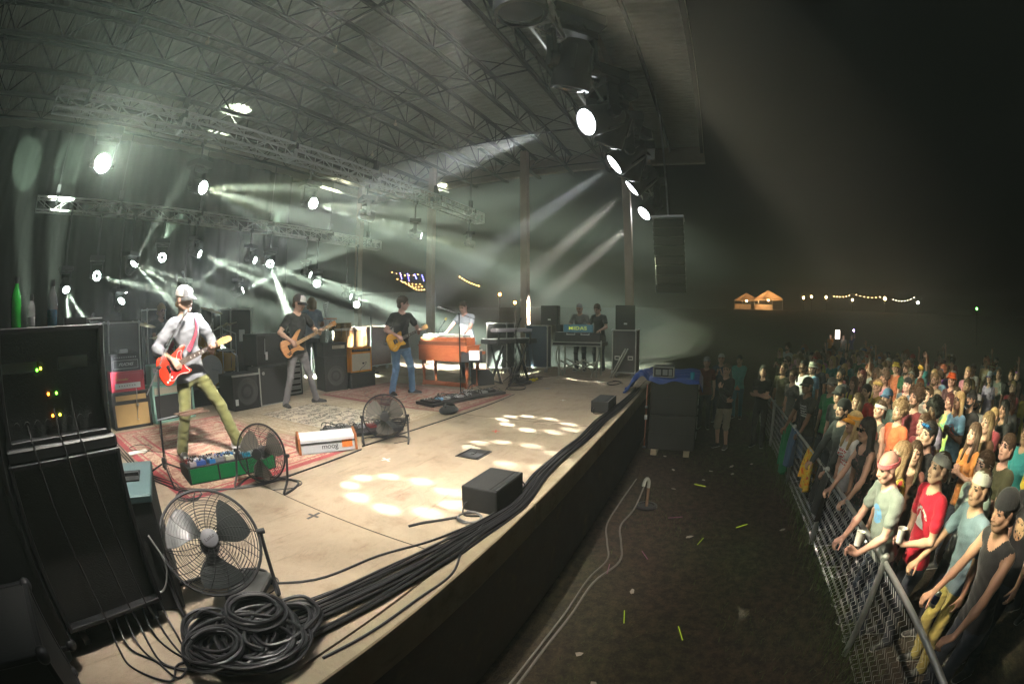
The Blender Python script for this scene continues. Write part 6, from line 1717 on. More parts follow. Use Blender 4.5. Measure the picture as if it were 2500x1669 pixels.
def bottle(loc, prof, body_m, cap_m, liquid, label, fill):
    r = empty('bottle', loc, 0, label, 'bottle')
    b = MB(); b.lathe(prof, 18, capt=False); b.build('glass', body_m, r, smooth=True)
    b = MB(); top = prof[-1][1]; b.lathe([(prof[-1][0] + .003, top - .012), (prof[-1][0] + .003, top + .014), (.001, top + .015)], 14, capb=False, capt=False); b.build('cap', cap_m, r, smooth=True)
    if liquid:
        pr = [(max(.001, p[0] - .002), p[1] + .002) for p in prof if p[1] < fill]; pr.append((pr[-1][0], fill)); b = MB(); b.lathe(pr, 18); b.build('liquid', liquid, r, smooth=True)
    return r
def clearm(name, col, alpha):
    m, N, L, b = node_mat(name, .08); b.inputs['Base Color'].default_value = lin(col); b.inputs['Alpha'].default_value = alpha; return m
PB = [(.03, 0), (.033, .01), (.033, .13), (.03, .16), (.014, .205), (.012, .235)]
bottle((-.08, .96, 1.442), [(a * .9, z * .8) for a, z in PB], clearm('green_plastic', (.03, .45, .05), .75), M_BLACK, mat('green_drink', (.05, .5, .06), .2), 'tall green plastic bottle on the rack', .11)
bottle((.007, .96, 1.442), [(a * .7, z * .5) for a, z in PB], clearm('clear_plastic', (.5, .5, .5), .35), M_BLACK, mat('milk_drink', (.4, .4, .42), .3), 'short clear bottle between the green and the blue one', .04)
bottle((.125, .96, 1.442), [(a * .9, z * .74) for a, z in PB], clearm('smoke_plastic', (.1, .1, .11), .6), M_BLACK, mat('blue_drink', (.0, .22, .42), .2), 'dark bottle of bright blue drink on the rack', .065)
b = MB(); b.span((-.04, .955, 1.53), (.02, 1.02, 1.552)); 
b = MB(); b.prism([(-.05, -.04), (.07, -.03), (.09, .02), (.0, .05), (-.05, .03)], 0, .03); b.tube([(.07, 0, .02), (.16, -.01, .02)], .006, 6)
tag(b.build('headset', M_BLACK, None, (.24, .96, 1.442)), 'black headset lying on the rack beside the blue bottle', 'headset')
# neighbouring dark cases further left
road_case(-.95, -.22, .72, 1.42, 0, 1.38, M_CASEB, 'black wheeled case standing left of the equipment rack', edge=mat('rack_edge', (0.03, 0.03, 0.033), .45, metal=.4))
road_case(-.62, -.3, .2, .72, 0, .5, M_CASEB, 'low black case on the floor before the equipment rack', casters=False, edge=MATS['rack_edge'])
# upright speaker next to the rack, handle on top
r = empty('upright_speaker', (.53, 1.22, 0), R(-20), 'black speaker standing on end beside the rack with a handle on its grey top', 'speaker')
b = MB(); b.span((-.12, -.3, 0), (.12, .26, .64)); b.build('cabinet', M_TOLEX, r, bevel=.01)
b = MB(); b.span((-.125, -.305, .615), (.125, .265, .66)); t = b.build('top_plate', mat('plate_grey', (.1, .16, .17), .5, metal=.3), r, bevel=.008)
b = MB(); b.span((-.055, -.1, .661), (.055, .07, .668)); b.build('handle_recess', M_MATTE, t); b = MB(); b.bar((-.05, -.015, .675), (.05, -.015, .675), .022); b.build('handle', M_BLACK, t)
b = MB(); b.span((-.127, -.25, .03), (-.121, .21, .6)); b.build('side_grille', mat('grille_green', (.16, .2, .16), .5, metal=.4), r)
b = MB(); b.tube(spline([(.05, -.306, .45), (.1, -.32, .3), (.06, -.33, .18), (.0, -.32, .14), (-.02, -.32, .28)], 6), .006, 6); b.build('lead', M_CASTER, r)
r = empty('monitor_wedge', (.95, .8, 0), R(35), 'low grey wedge case under the big fan', 'speaker')
b = MB(); b.span((-.16, -.1, 0), (.16, .1, .05)); b.build('case', mat('wedge_grey', (.09, .09, .085), .6), r, bevel=.01)
# grey steel stair at the front corner, bottom of the picture
r = empty('stage_steps', (.62, -.3, GROUND_Z), R(0), 'grey steel step unit against the stage wall at the near corner', 'steps')
for k in range(4):
    b = MB(); b.span((-.45, -.75 + .2 * k, .28 * k + .2), (.17, -.5 + .2 * k, .28 * k + .25)); b.build('tread', mat('step_grey', (.1, .105, .105), .55, metal=.4), r, bevel=.005)
for sx in (-.44, .16):
    b = MB(); b.bar((sx, -.75, 0), (sx, .1, 1.12), .04, .08); b.bar((sx, .12, 0), (sx, .12, 1.1), .04); b.build('stringer', M_BLACK, r)

# ================================================================ ORGAN AND KEYBOARDS
def organ():
    r = empty('organ', (7.97, 3.93, 0), R(-92), 'reddish wooden organ on turned legs, back panel towards the singer', 'organ')
    # local: X along its length, -Y is the back that faces the camera... length 1.22, depth .62
    L, D = 1.24, .62
    b = MB(); b.span((-L / 2, -D / 2, .54), (L / 2, D / 2 - .12, .86)); body_ = b.build('case', M_CHERRY, r, bevel=.01)
    b = MB(); b.span((-L / 2 + .03, -D / 2 + .02, .861), (L / 2 - .03, D / 2 - .25, 1.03)); b.build('upper_case', M_CHERRY, r, bevel=.012)
    b = MB(); b.span((-L / 2 - .012, -D / 2 - .012, .845), (L / 2 + .012, D / 2 - .1, .868)); b.build('moulding', M_CHERRY, r, bevel=.005)
    b = MB(); b.span((-L / 2 + .02, -D / 2 - .004, .86), (L / 2 - .02, -D / 2 + .022, .945)); b.build('slot_panel', mat('organ_dark', (.16, .05, .025), .5), r)
    b = MB(); b.span((-L / 2, D / 2 - .119, .66), (L / 2, D / 2 + .12, .72)); b.build('key_bed', M_CHERRY, r, bevel=.006)
    for j, z in ((0, .74), (1, .82)):
        b = MB(); b.span((-.55, D / 2 - .11 + (1 - j) * .1, z), (.55, D / 2 + .01 + (1 - j) * .1, z + .02)); mk_ = b.build('keyboard_manual', M_LABEL, r)
        b = MB()
        for k in range(36):
            if k % 7 in (2, 6): continue
            x = -.54 + k * .0305 + .022; b.span((x - .006, D / 2 - .108 + (1 - j) * .1, z + .021), (x + .006, D / 2 - .04 + (1 - j) * .1, z + .03))
        tag(b.build('black_keys', M_BLACK, mk_), kind='stuff')
    for sx in (-1, 1):
        for sy in (-1, 1):
            b = MB(); b.lathe([(.03, .04), (.034, .07), (.028, .09), (.033, .3), (.04, .42), (.03, .44), (.042, .46), (.042, .54)], 14, Matrix.Translation((sx * (L / 2 - .07), sy * (D / 2 - .1), 0))); b.build('leg', M_CHERRY, r, smooth=True)
        b = MB(); b.span((sx * (L / 2 - .07) - .03, -D / 2 + .05, .0), (sx * (L / 2 - .07) + .03, D / 2 - .05, .05)); b.build('foot_rail', M_CHERRY, r, bevel=.006)
    b = MB(); b.span((-L / 2 + .05, -D / 2 + .06, .02), (L / 2 - .05, -D / 2 + .1, .11)); b.build('stretcher', M_CHERRY, r, bevel=.005)
    return r
organ()
r = empty('stage_piano', (7.85, 3.95, 1.035), R(-92), 'slim silver keyboard lying on top of the wooden organ', 'keyboard')
b = MB(); b.span((-.52, -.13, 0), (.52, .17, .05)); b.build('case', M_ALUDULL, r, bevel=.008); b = MB(); b.span((-.48, -.0, .051), (.48, .15, .062)); b.build('keys', M_LABEL, r)
mic_stand((8.05, 4.25, 1.04), (8.03, 4.3, 1.1), (7.85, 3.95, 1.42), 'yellow tipped microphone on a small stand on the organ', legs=False, rnd_base=True, micmat=mat('mic_yellow', (.6, .45, .12), .5))
r = empty('sheet_stand', (7.62, 3.2, 0), R(-60), 'black sheet music stand with loose papers at the organ corner', 'music stand')
b = MB(); b.cyl((0, 0, 0), (0, 0, .6), .01, 8); [b.tube([(0, 0, .14), (.2 * math.cos(k * 2.09), .2 * math.sin(k * 2.09), .01)], .007, 6) for k in range(3)]; b.build('tripod', M_BLACK, r)
b = MB(); b.box((0, 0, .66), (.42, .3, .008), M=Matrix.Rotation(.7, 4, 'X')); b.build('desk', M_BLACK, r); b = MB(); b.box((.05, .02, .69), (.2, .26, .003), M=Matrix.Rotation(.7, 4, 'X')); b.build('papers', M_PAPER, r)
def key_rig():
    r = empty('keyboard_rig', (9.05, 3.05, 0), R(-35), 'two black keyboards stacked on a crossed stand between organ and blue case', 'keyboards')
    for s in (-1, 1):
        b = MB(); b.bar((s * .35, -.25, .02), (s * .35, .25, .84), .03, .05); b.bar((s * .3, .25, .02), (s * .3, -.25, .84), .03, .05); b.bar((s * .33, -.27, .015), (s * .33, .27, .015), .03); b.build('crossed_legs', M_BLACK, r)
    b = MB(); b.span((-.62, -.19, .86), (.62, .19, .96)); k1 = b.build('lower_keyboard', M_BLACK, r, bevel=.01)
    b = MB(); b.span((-.58, .02, .961), (.58, .18, .972)); b.build('keys', M_LABEL, k1)
    for s in (-1, 1):
        b = MB(); b.bar((s * .4, -.22, .84), (s * .4, -.26, 1.1), .03); b.bar((s * .4, -.26, 1.08), (s * .4, .05, 1.1), .03); b.build('tier_arm', M_BLACK, r)
    b = MB(); b.span((-.45, -.25, 1.12), (.45, .05, 1.19)); k2 = b.build('upper_keyboard', mat('synth_white', (.45, .42, .46), .4), r, bevel=.01)
    b = MB(); b.span((-.42, -.08, 1.191), (.42, .04, 1.2)); b.build('keys', M_LABEL, k2)
    b = MB()
    rr = random.Random(3)
    for i in range(12):
        x = rr.uniform(-.5, .5); b.tube(spline([(x, -.2, .9), (x + rr.uniform(-.1, .1), -.28, .6), (x + rr.uniform(-.2, .2), -.2, .25), (x + rr.uniform(-.3, .3), -.1, .012)], 5), .006, 5)
    tag(b.build('cables', M_RUBBER, r), kind='stuff')
key_rig()
for k, (x, y) in enumerate(((9.12, 2.52), (9.2, 2.5), (9.16, 2.58), (9.28, 2.56), (9.35, 2.5))):
    b = MB(); b.ball((0, 0, .03), .032, 8); b.cyl((0, 0, .03), (.05, .02, .03), .012, 6)
    tag(b.build('cable_plug', mat('plug_yellow', (.75, .62, .02), .5), None, (x, y, .012)), 'yellow cable plug in the tangle under the stacked keyboards', 'plug', 'yellow cable plugs')
r = empty('tool_box', (8.35, 3.35, 0), R(-25), 'slant topped brown case behind the organ legs', 'case')
b = MB(); b.prism([(-.2, 0), (.2, 0), (.2, .2), (.05, .34), (-.2, .34)], -.15, .15, Matrix(((1, 0, 0, 0), (0, 0, 1, 0), (0, 1, 0, 0), (0, 0, 0, 1)))); b.build('case', M_BLACK, r); b = MB(); b.span((-.21, -.16, .341), (.06, .16, .352)); b.build('lid', mat('lid_tan', (.42, .25, .2), .6), r)

# ================================================================ FAR SIDE: CASES, MIXING DESK, MONITORS
road_case(10.82, 11.1, 2.78, 3.42, 0, 1.24, M_CASEBLUE, 'blue panelled road case on casters left of the mixing desk', face='-x')
road_case(10.3, 10.78, 3.7, 4.3, 0, 1.3, M_CASEB, 'black road case with bright edges behind the stacked keyboards', face='-x')
road_case(10.5, 11.05, .42, 1.02, 0, 1.16, M_CASEB, 'black road case with two handles at the far end of the stage', face='-x', handles=2)
def monitor(loc, rz, w, d, h, label):
    r = empty('monitor_speaker', loc, rz, label, 'speaker')
    b = MB(); b.prism([(-w / 2, -d / 2), (w / 2, -d / 2), (w / 2 - .06, d / 2), (-w / 2 + .06, d / 2)], 0, h); b.build('cabinet', M_TOLEX, r, bevel=.008)
    b = MB(); b.span((-w / 2 + .02, -d / 2 - .012, .02), (w / 2 - .02, -d / 2, h - .02)); b.build('grille', M_BLKG, r)
    b = MB(); b.span((-.03, -d / 2 - .016, .12), (.05, -d / 2 - .0125, .16)); b.build('badge', M_LABEL, r)
    return r
monitor((10.72, .7, 1.162), R(-90), .48, .42, .58, 'black monitor speaker on the far road case')
monitor((10.95, 2.72, 1.245), R(-90), .46, .4, .5, 'black monitor speaker on the blue road case')
def console():
    r = empty('mixing_desk', (10.62, 1.86, 0), R(-90), 'mixing desk in its open flight case on a folding frame, lit logo plate behind', 'mixing desk')
    L = 1.16      # local X along -Y world
    M_FR = mat('frame_steel', (.42, .42, .36), .45, metal=.4)
    for yy in (-.18, .3):
        b = MB()
        for s in (-1, 1): b.bar((s * .48, yy, 0), (s * .48, yy, .76), .035)
        for s in (-1, 1): b.bar((s * .2 - .26, yy + .01, .12), (s * .2 + .26, yy + .01, .38), .028); b.bar((s * .2 - .26, yy + .045, .38), (s * .2 + .26, yy + .045, .12), .028)
        b.bar((-.48, yy + .02, .12), (-.2, yy + .02, .26), .026); b.build('folding_frame', M_FR, r)
    for s in (-1, 1):
        b = MB(); b.tube(spline([(s * .5, -.2, .74), (s * .53, -.28, .5), (s * .45, -.3, .25), (s * .36, -.2, .02)], 6), .02, 8); b.build('curved_leg', M_FR, r, smooth=True)
    b = MB(); b.span((-L / 2 - .04, -.3, .75), (L / 2 + .04, .42, .84)); tr = b.build('tray', M_CASEB, r)
    b = MB()
    for z in (.76, .845): b.span((-L / 2 - .045, -.306, z - .012), (L / 2 + .045, -.296, z + .012))
    for s in (-1, 1): b.span((s * (L / 2 + .035) - .012, -.307, .75), (s * (L / 2 + .035) + .012, -.295, .9))
    b.build('tray_edging', M_ALUDULL, tr)
    b = MB(); b.add([(-L / 2, -.26, .845), (L / 2, -.26, .845), (L / 2, .36, .845), (-L / 2, .36, .845), (-L / 2, -.22, 1.08), (L / 2, -.22, 1.08), (L / 2, .36, .95), (-L / 2, .36, .95)], [(0, 3, 2, 1), (4, 5, 6, 7), (0, 1, 5, 4), (1, 2, 6, 5), (2, 3, 7, 6), (3, 0, 4, 7)]); b.build('desk', M_TOLEX, r, bevel=.01)
    for x in (-.16, .2):
        b = MB(); b.box((x, -.25, 1.03), (.22, .012, .022)); b.box((x - .1, -.248, 1.045), (.02, .012, .03)); b.box((x + .1, -.248, 1.045), (.02, .012, .03)); b.build('scribble_strip', M_LABEL, r)
    b = MB(); b.span((-.36, -.2, 1.085), (.38, -.17, 1.27)); pl = b.build('logo_plate', mat('plate_teal', (.05, .12, .15), .5, emit=(.05, .14, .18), estr=.25), r, bevel=.004)
    lettering('MIDAS', .15, mat('logo_lime', (.45, .5, .06), .5, emit=(.55, .62, .06), estr=.5), pl, Matrix.Translation((.0, -.2015, 1.178)) @ FR, extrude=.001, spacing=1.1, squash=.75, bold=.001)
    b = MB(); b.span((-.62, -.02, 1.09), (-.5, .2, 1.26)); b.build('side_unit', M_BLACK, r, bevel=.004)
console()
for k in range(2):
    b = MB(); b.bar((0, 0, 0.01), (.1, .42 , .72), .03); tag(b.build('leaning_bar', M_ALUDULL, None, (10.45, 1.0 + .06 * k - .02, .0), rot=(0, 0, R(180 - 10))), 'pale metal bar leaning against the far road case', 'metal bar', 'leaning metal bars')

# ================================================================ DRUMS AND PERCUSSION
def drums():
    b = MB(); b.span((2.35, 6.15, 0), (4.35, 8.5, .3)); tag(b.build('drum_riser', M_MATTE, bevel=.01), 'low black riser under the drum kit', 'riser')
    r = empty('drum_kit', (3.35, 6.9, .3), R(6), 'drum kit with white drum heads, amber shells and cymbals behind the singer', 'drum kit')
    M_SH = mat('drum_shell', (.5, .3, .08), .25, metal=.2); M_HD = mat('drum_head', (.66, .66, .64), .6); M_CY = mat('cymbal_bronze', (.55, .42, .2), .3, metal=.9)
    def drum(c, ax, rad, dep, name):
        M = Matrix.Translation(c) @ basis(ax)
        b = MB(); b.lathe([(rad, -dep / 2), (rad, dep / 2)], 24, M, capb=False, capt=False); d = b.build(name, M_SH, r, smooth=True)
        b = MB(); b.lathe([(rad * .98, dep / 2 + .002), (.001, dep / 2 + .002)], 24, M, capb=False, capt=False); b.lathe([(.001, -dep / 2 - .002), (rad * .98, -dep / 2 - .002)], 24, M, capb=False, capt=False); b.build('head', M_HD, d)
        b = MB()
        for z in (-dep / 2, dep / 2): b.lathe([(rad * .97, z - .012), (rad * 1.03, z - .012), (rad * 1.03, z + .012), (rad * .97, z + .012)], 24, M, capb=False, capt=False)
        b.build('hoop', M_SH if rad > .25 else M_CHROME, d)
        b = MB()
        for k in range(8):
            a = k * .785; p = M @ Vector((rad * 1.03 * math.cos(a), rad * 1.03 * math.sin(a), -dep * .3)); q = M @ Vector((rad * 1.03 * math.cos(a), rad * 1.03 * math.sin(a), dep * .3)); b.cyl(p, q, .008, 6)
        b.build('lugs', M_CHROME, d)
    drum((.1, -.55, .3), (0, -1, 0), .28, .4, 'kick_drum'); drum((.3, -.25, .8), (.1, -.35, 1), .15, .2, 'tom'); drum((-.06, -.25, .82), (0, -.35, 1), .14, .2, 'tom')
    drum((.62, .05, .5), (.1, -.1, 1), .2, .4, 'floor_tom'); drum((-.45, .0, .6), (0, 0, 1), .17, .13, 'snare_drum'); drum((.66, -.45, .42), (0, -.1, 1), .2, .36, 'floor_tom')
    def cym(x, y, z, rad, tilt):
        M = Matrix.Translation((x, y, z)) @ Matrix.Rotation(tilt, 4, 'X') @ Matrix.Rotation(tilt * .6, 4, 'Y')
        b = MB(); b.lathe([(rad, -.012), (rad * .3, .006), (rad * .16, .012), (rad * .1, .026), (.005, .03)], 26, M, capb=False, capt=False); b.lathe([(rad, -.014), (rad * .3, .003), (rad * .1, .022), (.005, .027)], 26, M, capb=False, capt=False); c = b.build('cymbal', M_CY, r, smooth=True)
        b = MB(); b.cyl((x, y, 0.3), (x, y, z + .06), .011, 8); [b.tube([(x, y, .4), (x + .24 * math.cos(k * 2.09 + x), y + .24 * math.sin(k * 2.09 + x), .01)], .01, 6) for k in range(3)]; b.build('cymbal_stand', M_CHROME, r, smooth=True)
    cym(.66, .05, 1.36, .25, .25); cym(-.92, .05, 1.13, .22, .2); cym(.95, -.1, 1.08, .22, -.2); cym(-.72, -.1, .9, .17, .05); cym(.35, .5, 1.3, .23, .2)
    b = MB(); b.lathe([(.16, .42), (.17, .46), (.15, .5)], 18, Matrix.Translation((-.25, .55, 0))); b.cyl((-.25, .55, 0), (-.25, .55, .42), .02, 8); b.build('stool', M_BLACK, r)
    b = MB()
    for (x, y, z, x2, y2, z2) in ((.75, -.75, .5, .5, -.5, .75), (.9, -.5, .9, .7, -.3, 1.0), (-.5, -.4, .8, -.42, -.1, .72), (.2, -.9, .3, .12, -.72, .32), (.5, -.6, 1.05, .38, -.35, .95), (.85, .3, 1.2, .7, .2, 1.0)):
        b.cyl((x, y, z), (x2, y2, z2), .012, 6); b.cyl((x, y, 0.01), (x, y, z), .007, 6); b.cyl((x - .12, y, .012), (x + .12, y, .012), .01, 6)
    b.build('drum_microphones', M_STEEL, r, smooth=True)
drums()
def congas():
    M_C = mat('conga_shell', (.45, .24, .08), .22, metal=.45, var=.5, scale=9)
    for k, (x, y) in enumerate(((7.05, 6.35), (7.42, 6.5), (7.8, 6.42))):
        r = empty('conga', (x, y, .42), 0, 'tall shining amber conga drum on the stand beside the percussionist', 'conga', 'congas')
        b = MB(); b.lathe([(.1, 0), (.13, .2), (.155, .45), (.15, .62), (.13, .78)], 22, capt=False); b.build('shell', M_C, r, smooth=True)
        b = MB(); b.lathe([(.138, .75), (.142, .75), (.142, .79), (.12, .795), (.001, .797)], 22, capb=False, capt=False); b.build('head', mat('conga_skin', (.6, .54, .44), .7), r, smooth=True)
        b = MB(); [b.cyl((.15 * math.cos(a), .15 * math.sin(a), .6), (.145 * math.cos(a), .145 * math.sin(a), .79), .008, 6) for a in [i * 1.047 for i in range(6)]]; b.build('lugs', M_CHROME, r)
        b = MB(); [b.tube([(0, 0, .02), (.2 * math.cos(a), .2 * math.sin(a), -.41)], .012, 6) for a in (0.3, 2.4, 4.5)]; b.build('stand', M_BLACK, r)
    r = empty('timbales', (7.3, 6.95, 0), 0, 'pair of shallow chrome timbales on a stand behind the congas', 'timbales')
    for s in (-1, 1):
        b = MB(); b.lathe([(.16, 1.16), (.16, 1.34)], 22, Matrix.Translation((s * .18 + .3, 0, 0))); b.build('drum', mat('timbale_bronze', (.5, .36, .2), .2, metal=.9), r, smooth=True); b = MB(); b.lathe([(.158, 1.342), (.001, 1.343)], 22, Matrix.Translation((s * .18 + .3, 0, 0)), capb=False, capt=False); b.build('head', M_LABEL, r)
    b = MB(); b.cyl((.3, 0, 0), (.3, 0, 1.2), .015, 8); [b.tube([(.3, 0, .3), (.3 + .3 * math.cos(k * 2.09), .3 * math.sin(k * 2.09), .01)], .012, 6) for k in range(3)]; b.build('stand', M_BLACK, r)
    r = empty('percussion_table', (7.2, 7.15, 0), R(0), 'white sided percussion table with orange lid behind the congas', 'table')
    b = MB(); b.span((-.3, -.16, 1.2), (.3, .16, 1.43)); b.build('tray', M_WHITE, r, bevel=.006); b = MB(); b.span((-.32, -.18, 1.431), (.32, .18, 1.46)); b.build('lid', mat('lid_orange', (.6, .25, .15), .6), r)
    b = MB(); [b.cyl((sx * .27, sy * .13, 0), (sx * .27, sy * .13, 1.2), .013, 6) for sx in (-1, 1) for sy in (-1, 1)]; b.build('legs', M_BLACK, r)
    r = empty('chime_rack', (6.95, 6.75, 0), R(20), 'white metal bell tree on a pole in front of the percussionist', 'percussion')
    b = MB(); b.cyl((0, 0, 0), (0, 0, 1.45), .012, 8); [b.tube([(0, 0, .3), (.25 * math.cos(k * 2.09), .25 * math.sin(k * 2.09), .01)], .01, 6) for k in range(3)]; b.build('pole', M_STEEL, r)
    b = MB()
    for k in range(5): b.bar((-.13 + .02 * k, 0, 1.78 - .055 * k), (.12 - .03 * k, -.02, 1.82 - .055 * k), .02, .012)
    b.bar((.12, 0, 1.85), (0, 0, 1.48), .02); b.bar((-.13, 0, 1.82), (0, 0, 1.48), .02); b.build('bars', M_WHITE, r)
    r = empty('water_bottle', (6.92, 5.45, .845), 0, 'clear plastic water bottle on the orange topped combo', 'bottle')
    b = MB(); b.lathe([(a * .95, z * .95) for a, z in PB], 14); b.build('plastic', MATS['clear_plastic'], r, smooth=True); b = MB(); b.cyl((0, 0, .223), (0, 0, .24), .015, 10); b.build('cap', M_WHITE, r)
congas()

# ================================================================ PA: SUB STACK, TARP, HUNG ARRAY
def subs():
    for k in range(4):
        r = empty('subwoofer', (8.95 + .86 * (k // 2), -.66, GROUND_Z + .1 + (k % 2) * .69), R(-90), 'black subwoofer ' + ('at the bottom of the stack, standing on two blocks', 'on top of the stack under the blue tarp edge', 'behind the bottom one of the stack', 'behind the top one under the tarp')[k], 'subwoofer')
        b = MB(); b.span((-.47, -.4, 0), (.47, .4, .685)); b.build('cabinet', M_TOLEX, r, bevel=.012)
        b = MB(); b.span((-.44, -.412, .03), (.44, -.4, .655)); b.build('grille', mat('sub_grille', (.035, .037, .036), .55, metal=.3, bump=.6, bscale=300), r)
        b = MB(); b.span((-.45, -.418, .325), (.45, -.408, .35)); b.build('grille_bar', M_BLACK, r)
        b = MB()
        for z in (.18, .5): b.span((.475, -.12, z), (.485, .12, z + .09))
        b.build('side_handles', M_STEEL, r)
    for y in (-.32, -.98):
        b = MB(); b.span((8.5, y - .06, GROUND_Z - .02), (10.2, y + .06, GROUND_Z + .099)); tag(b.build('wood_block', mat('timber', (.36, .3, .2), .8, var=.25, scale=12), bevel=.005), 'pale timber block under the subwoofer stack', 'wood block', 'timber blocks under the subwoofers')
    # tarp: sheet over the top, bunched over the stage corner
    M_TARP = mat('blue_tarp', (.035, .10, .42), .38, var=.25, scale=8, bump=.5, bscale=14, spec=.6)
    nx, ny = 40, 60; vs = []; fs = []
    for j in range(ny + 1):
        yy = -1.22 + 1.56 * j / ny
        u = max(0.0, (yy + .14) / .48)
        for i in range(nx + 1):
            s_ = i / nx; x = 8.47 + (1.95 - 1.15 * min(1, u * 2.2)) * s_
            z = .287 + .018 * math.sin(11 * yy + 6 * x) * math.sin(5 * x) + .012 * math.sin(23 * x + 7 * yy)
            if yy < -1.14: z -= (-1.14 - yy) * 2.0
            if u > 0:
                z = .287 + .22 * math.sin(min(1, u * 1.2) * math.pi) * (1 - .35 * s_) - .25 * u + .03 * math.sin(21 * yy + 13 * x) + .02 * math.sin(37 * x)
                x += .06 * math.sin(15 * yy) + .03 * math.sin(31 * yy)
                z = max(z, .025)
            if i == 0: z -= .06 + .02 * math.sin(13 * yy); x -= .004
            vs.append((x, yy, z))
    for j in range(ny):
        for i in range(nx):
            a = j * (nx + 1) + i; fs.append((a, a + 1, a + nx + 2, a + nx + 1))
    b = MB(); b.add(vs, fs); tag(b.build('tarp', M_TARP, smooth=True), 'crumpled blue tarp over the subwoofers and the stage corner', 'tarp')
    r = empty('rack_unit_case', (8.85, -.42, .305), R(-90), 'small silver edged effects case on the blue tarp', 'case')
    b = MB(); b.span((-.2, -.2, 0), (.2, .2, .2)); b.build('case', M_BLACK, r); b = MB()
    for s in (-1, 1):
        b.span((s * .2 - .012, -.21, 0), (s * .2 + .012, -.195, .2))
    for z in (.005, .195): b.span((-.2, -.21, z - .01), (.2, -.195, z + .01))
    b.build('edging', M_ALUDULL, r); b = MB(); b.span((-.16, -.206, .04), (-.05, -.2, .15)); b.span((-.02, -.206, .04), (.08, -.2, .15)); b.span((.1, -.206, .03), (.17, -.2, .16)); b.build('panels', mat('panel_pale', (.3, .32, .31), .5), r)
    b = MB(); b.lathe([(.035, 0), (.045, .13), (.048, .135), (.043, .13), (.034, .01), (.001, .01)], 16, capt=False); tag(b.build('cup', mat('cup_turquoise', (.02, .42, .55), .4), None, (8.6, -1.0, .29), smooth=True), 'turquoise plastic cup on the blue tarp', 'cup')
    r = empty('ratchet_strap', (8.52, -.12, GROUND_Z), 0, 'orange ratchet strap with white tag hanging down the subwoofer side', 'strap')
    b = MB(); b.span((-.004, -.012, .1), (.004, .012, 1.4)); b.build('webbing', mat('strap_orange', (.45, .16, .1), .7), r); b = MB(); b.box((-.01, .0, .75), (.004, .06, .09)); b.build('tag', M_PAPER, r)
    b = MB()
    for z in (.95, .14): b.ball((0, 0, z), .03, 8)
    b.build('buckles', M_STEEL, r, smooth=True)
    # line array
    root = empty('line_array', (9.5, -.48, 3.55), 0, 'hung black line array curving down beside the far column', 'speaker array')
    pts = []; z, x, t = 0.0, 0.0, R(4)
    M_AR = mat('array_black', (.014, .015, .014), .5, bump=.3, bscale=120)
    for k in range(8):
        h = .19
        b = MB(); B = Matrix.Translation((x, 0, z)) @ Matrix.Rotation(-t, 4, 'Y') ; b.x = B
        b.prism([(-.22, -.3), (-.2, -.33), (.2, -.24), (.2, .24), (-.2, .33), (-.22, .3)], -h, -.008); e = b.build('array_element', M_AR, root)
        b = MB(); b.x = B
        for s in (-1, 1): b.box((-.17, s * .325, -h / 2), (.05, .02, .05)); b.box((.16, s * .25, -h / 2), (.05, .02, .05))
        b.build('rigging_pins', M_STEEL, e)
        x += h * math.sin(t); z -= h * math.cos(t); t += R(1.2 + .9 * k) * .75
    b = MB(); b.span((-.25, -.35, .0), (.25, .35, .05)); b.cyl((-.1, 0, .05), (-.1, 0, 2.6), .012, 6); b.cyl((.1, 0, .05), (.1, 0, 2.6), .012, 6); b.build('fly_frame', M_STEEL, root)
subs()
# ================================================================ FENCE AND PIT
M_GALV = mat('galvanised', (.58, .6, .6), .35, metal=.75, var=.12)
def fence():
    yF, z0, z1 = -2.87, GROUND_Z + .02, -.3
    p = .058
    def link(x0, x1):
        b = MB(); n = int((x1 - x0) / p); m_ = int((z1 - z0) / p)
        for i in range(n):
            x = x0 + i * p; pts = []
            for j in range(m_ + 1):
                sgn = 1 if j % 2 else -1
                pts.append((x + sgn * p / 2, .004 * sgn, z0 + j * p))
            b.tube(pts, .0019, 3, caps=False)
        return b
    xs = [.5, 2.85, 5.0, 7.2, 9.5, 11.9]
    labs = ['beside the man gripping the rail', 'in front of the man in the red tee', 'with clothes hung over it', 'where the pit people lean', 'at its dark far end']
    for k in range(5):
        r = empty('fence_section', (xs[k], yF, GROUND_Z), 0, 'chain link fence with steel top rail ' + labs[k], 'fence', 'pit fence')
        inv = Matrix.Translation((-xs[k], -yF, -GROUND_Z))
        b = link(0, xs[k + 1] - xs[k] - .02); b2 = MB(); b2.add([inv @ Vector((v[0] + xs[k], v[1] + yF, v[2])) for v in b.v], b.f)
        tag(b2.build('chain_link', M_GALV, r, smooth=True), kind='stuff')
        L = xs[k + 1] - xs[k]
        b = MB(); b.cyl((0.03, 0.012, .945), (L - .03, .012, .945), .024, 12); b.build('top_rail', M_GALV, r, smooth=True)
        b = MB(); b.cyl((.0, 0.012, -.05), (.0, .012, .98), .03, 12); b.ball((0, .012, .985), .033, 8); b.build('post', M_GALV, r, smooth=True)
fence()
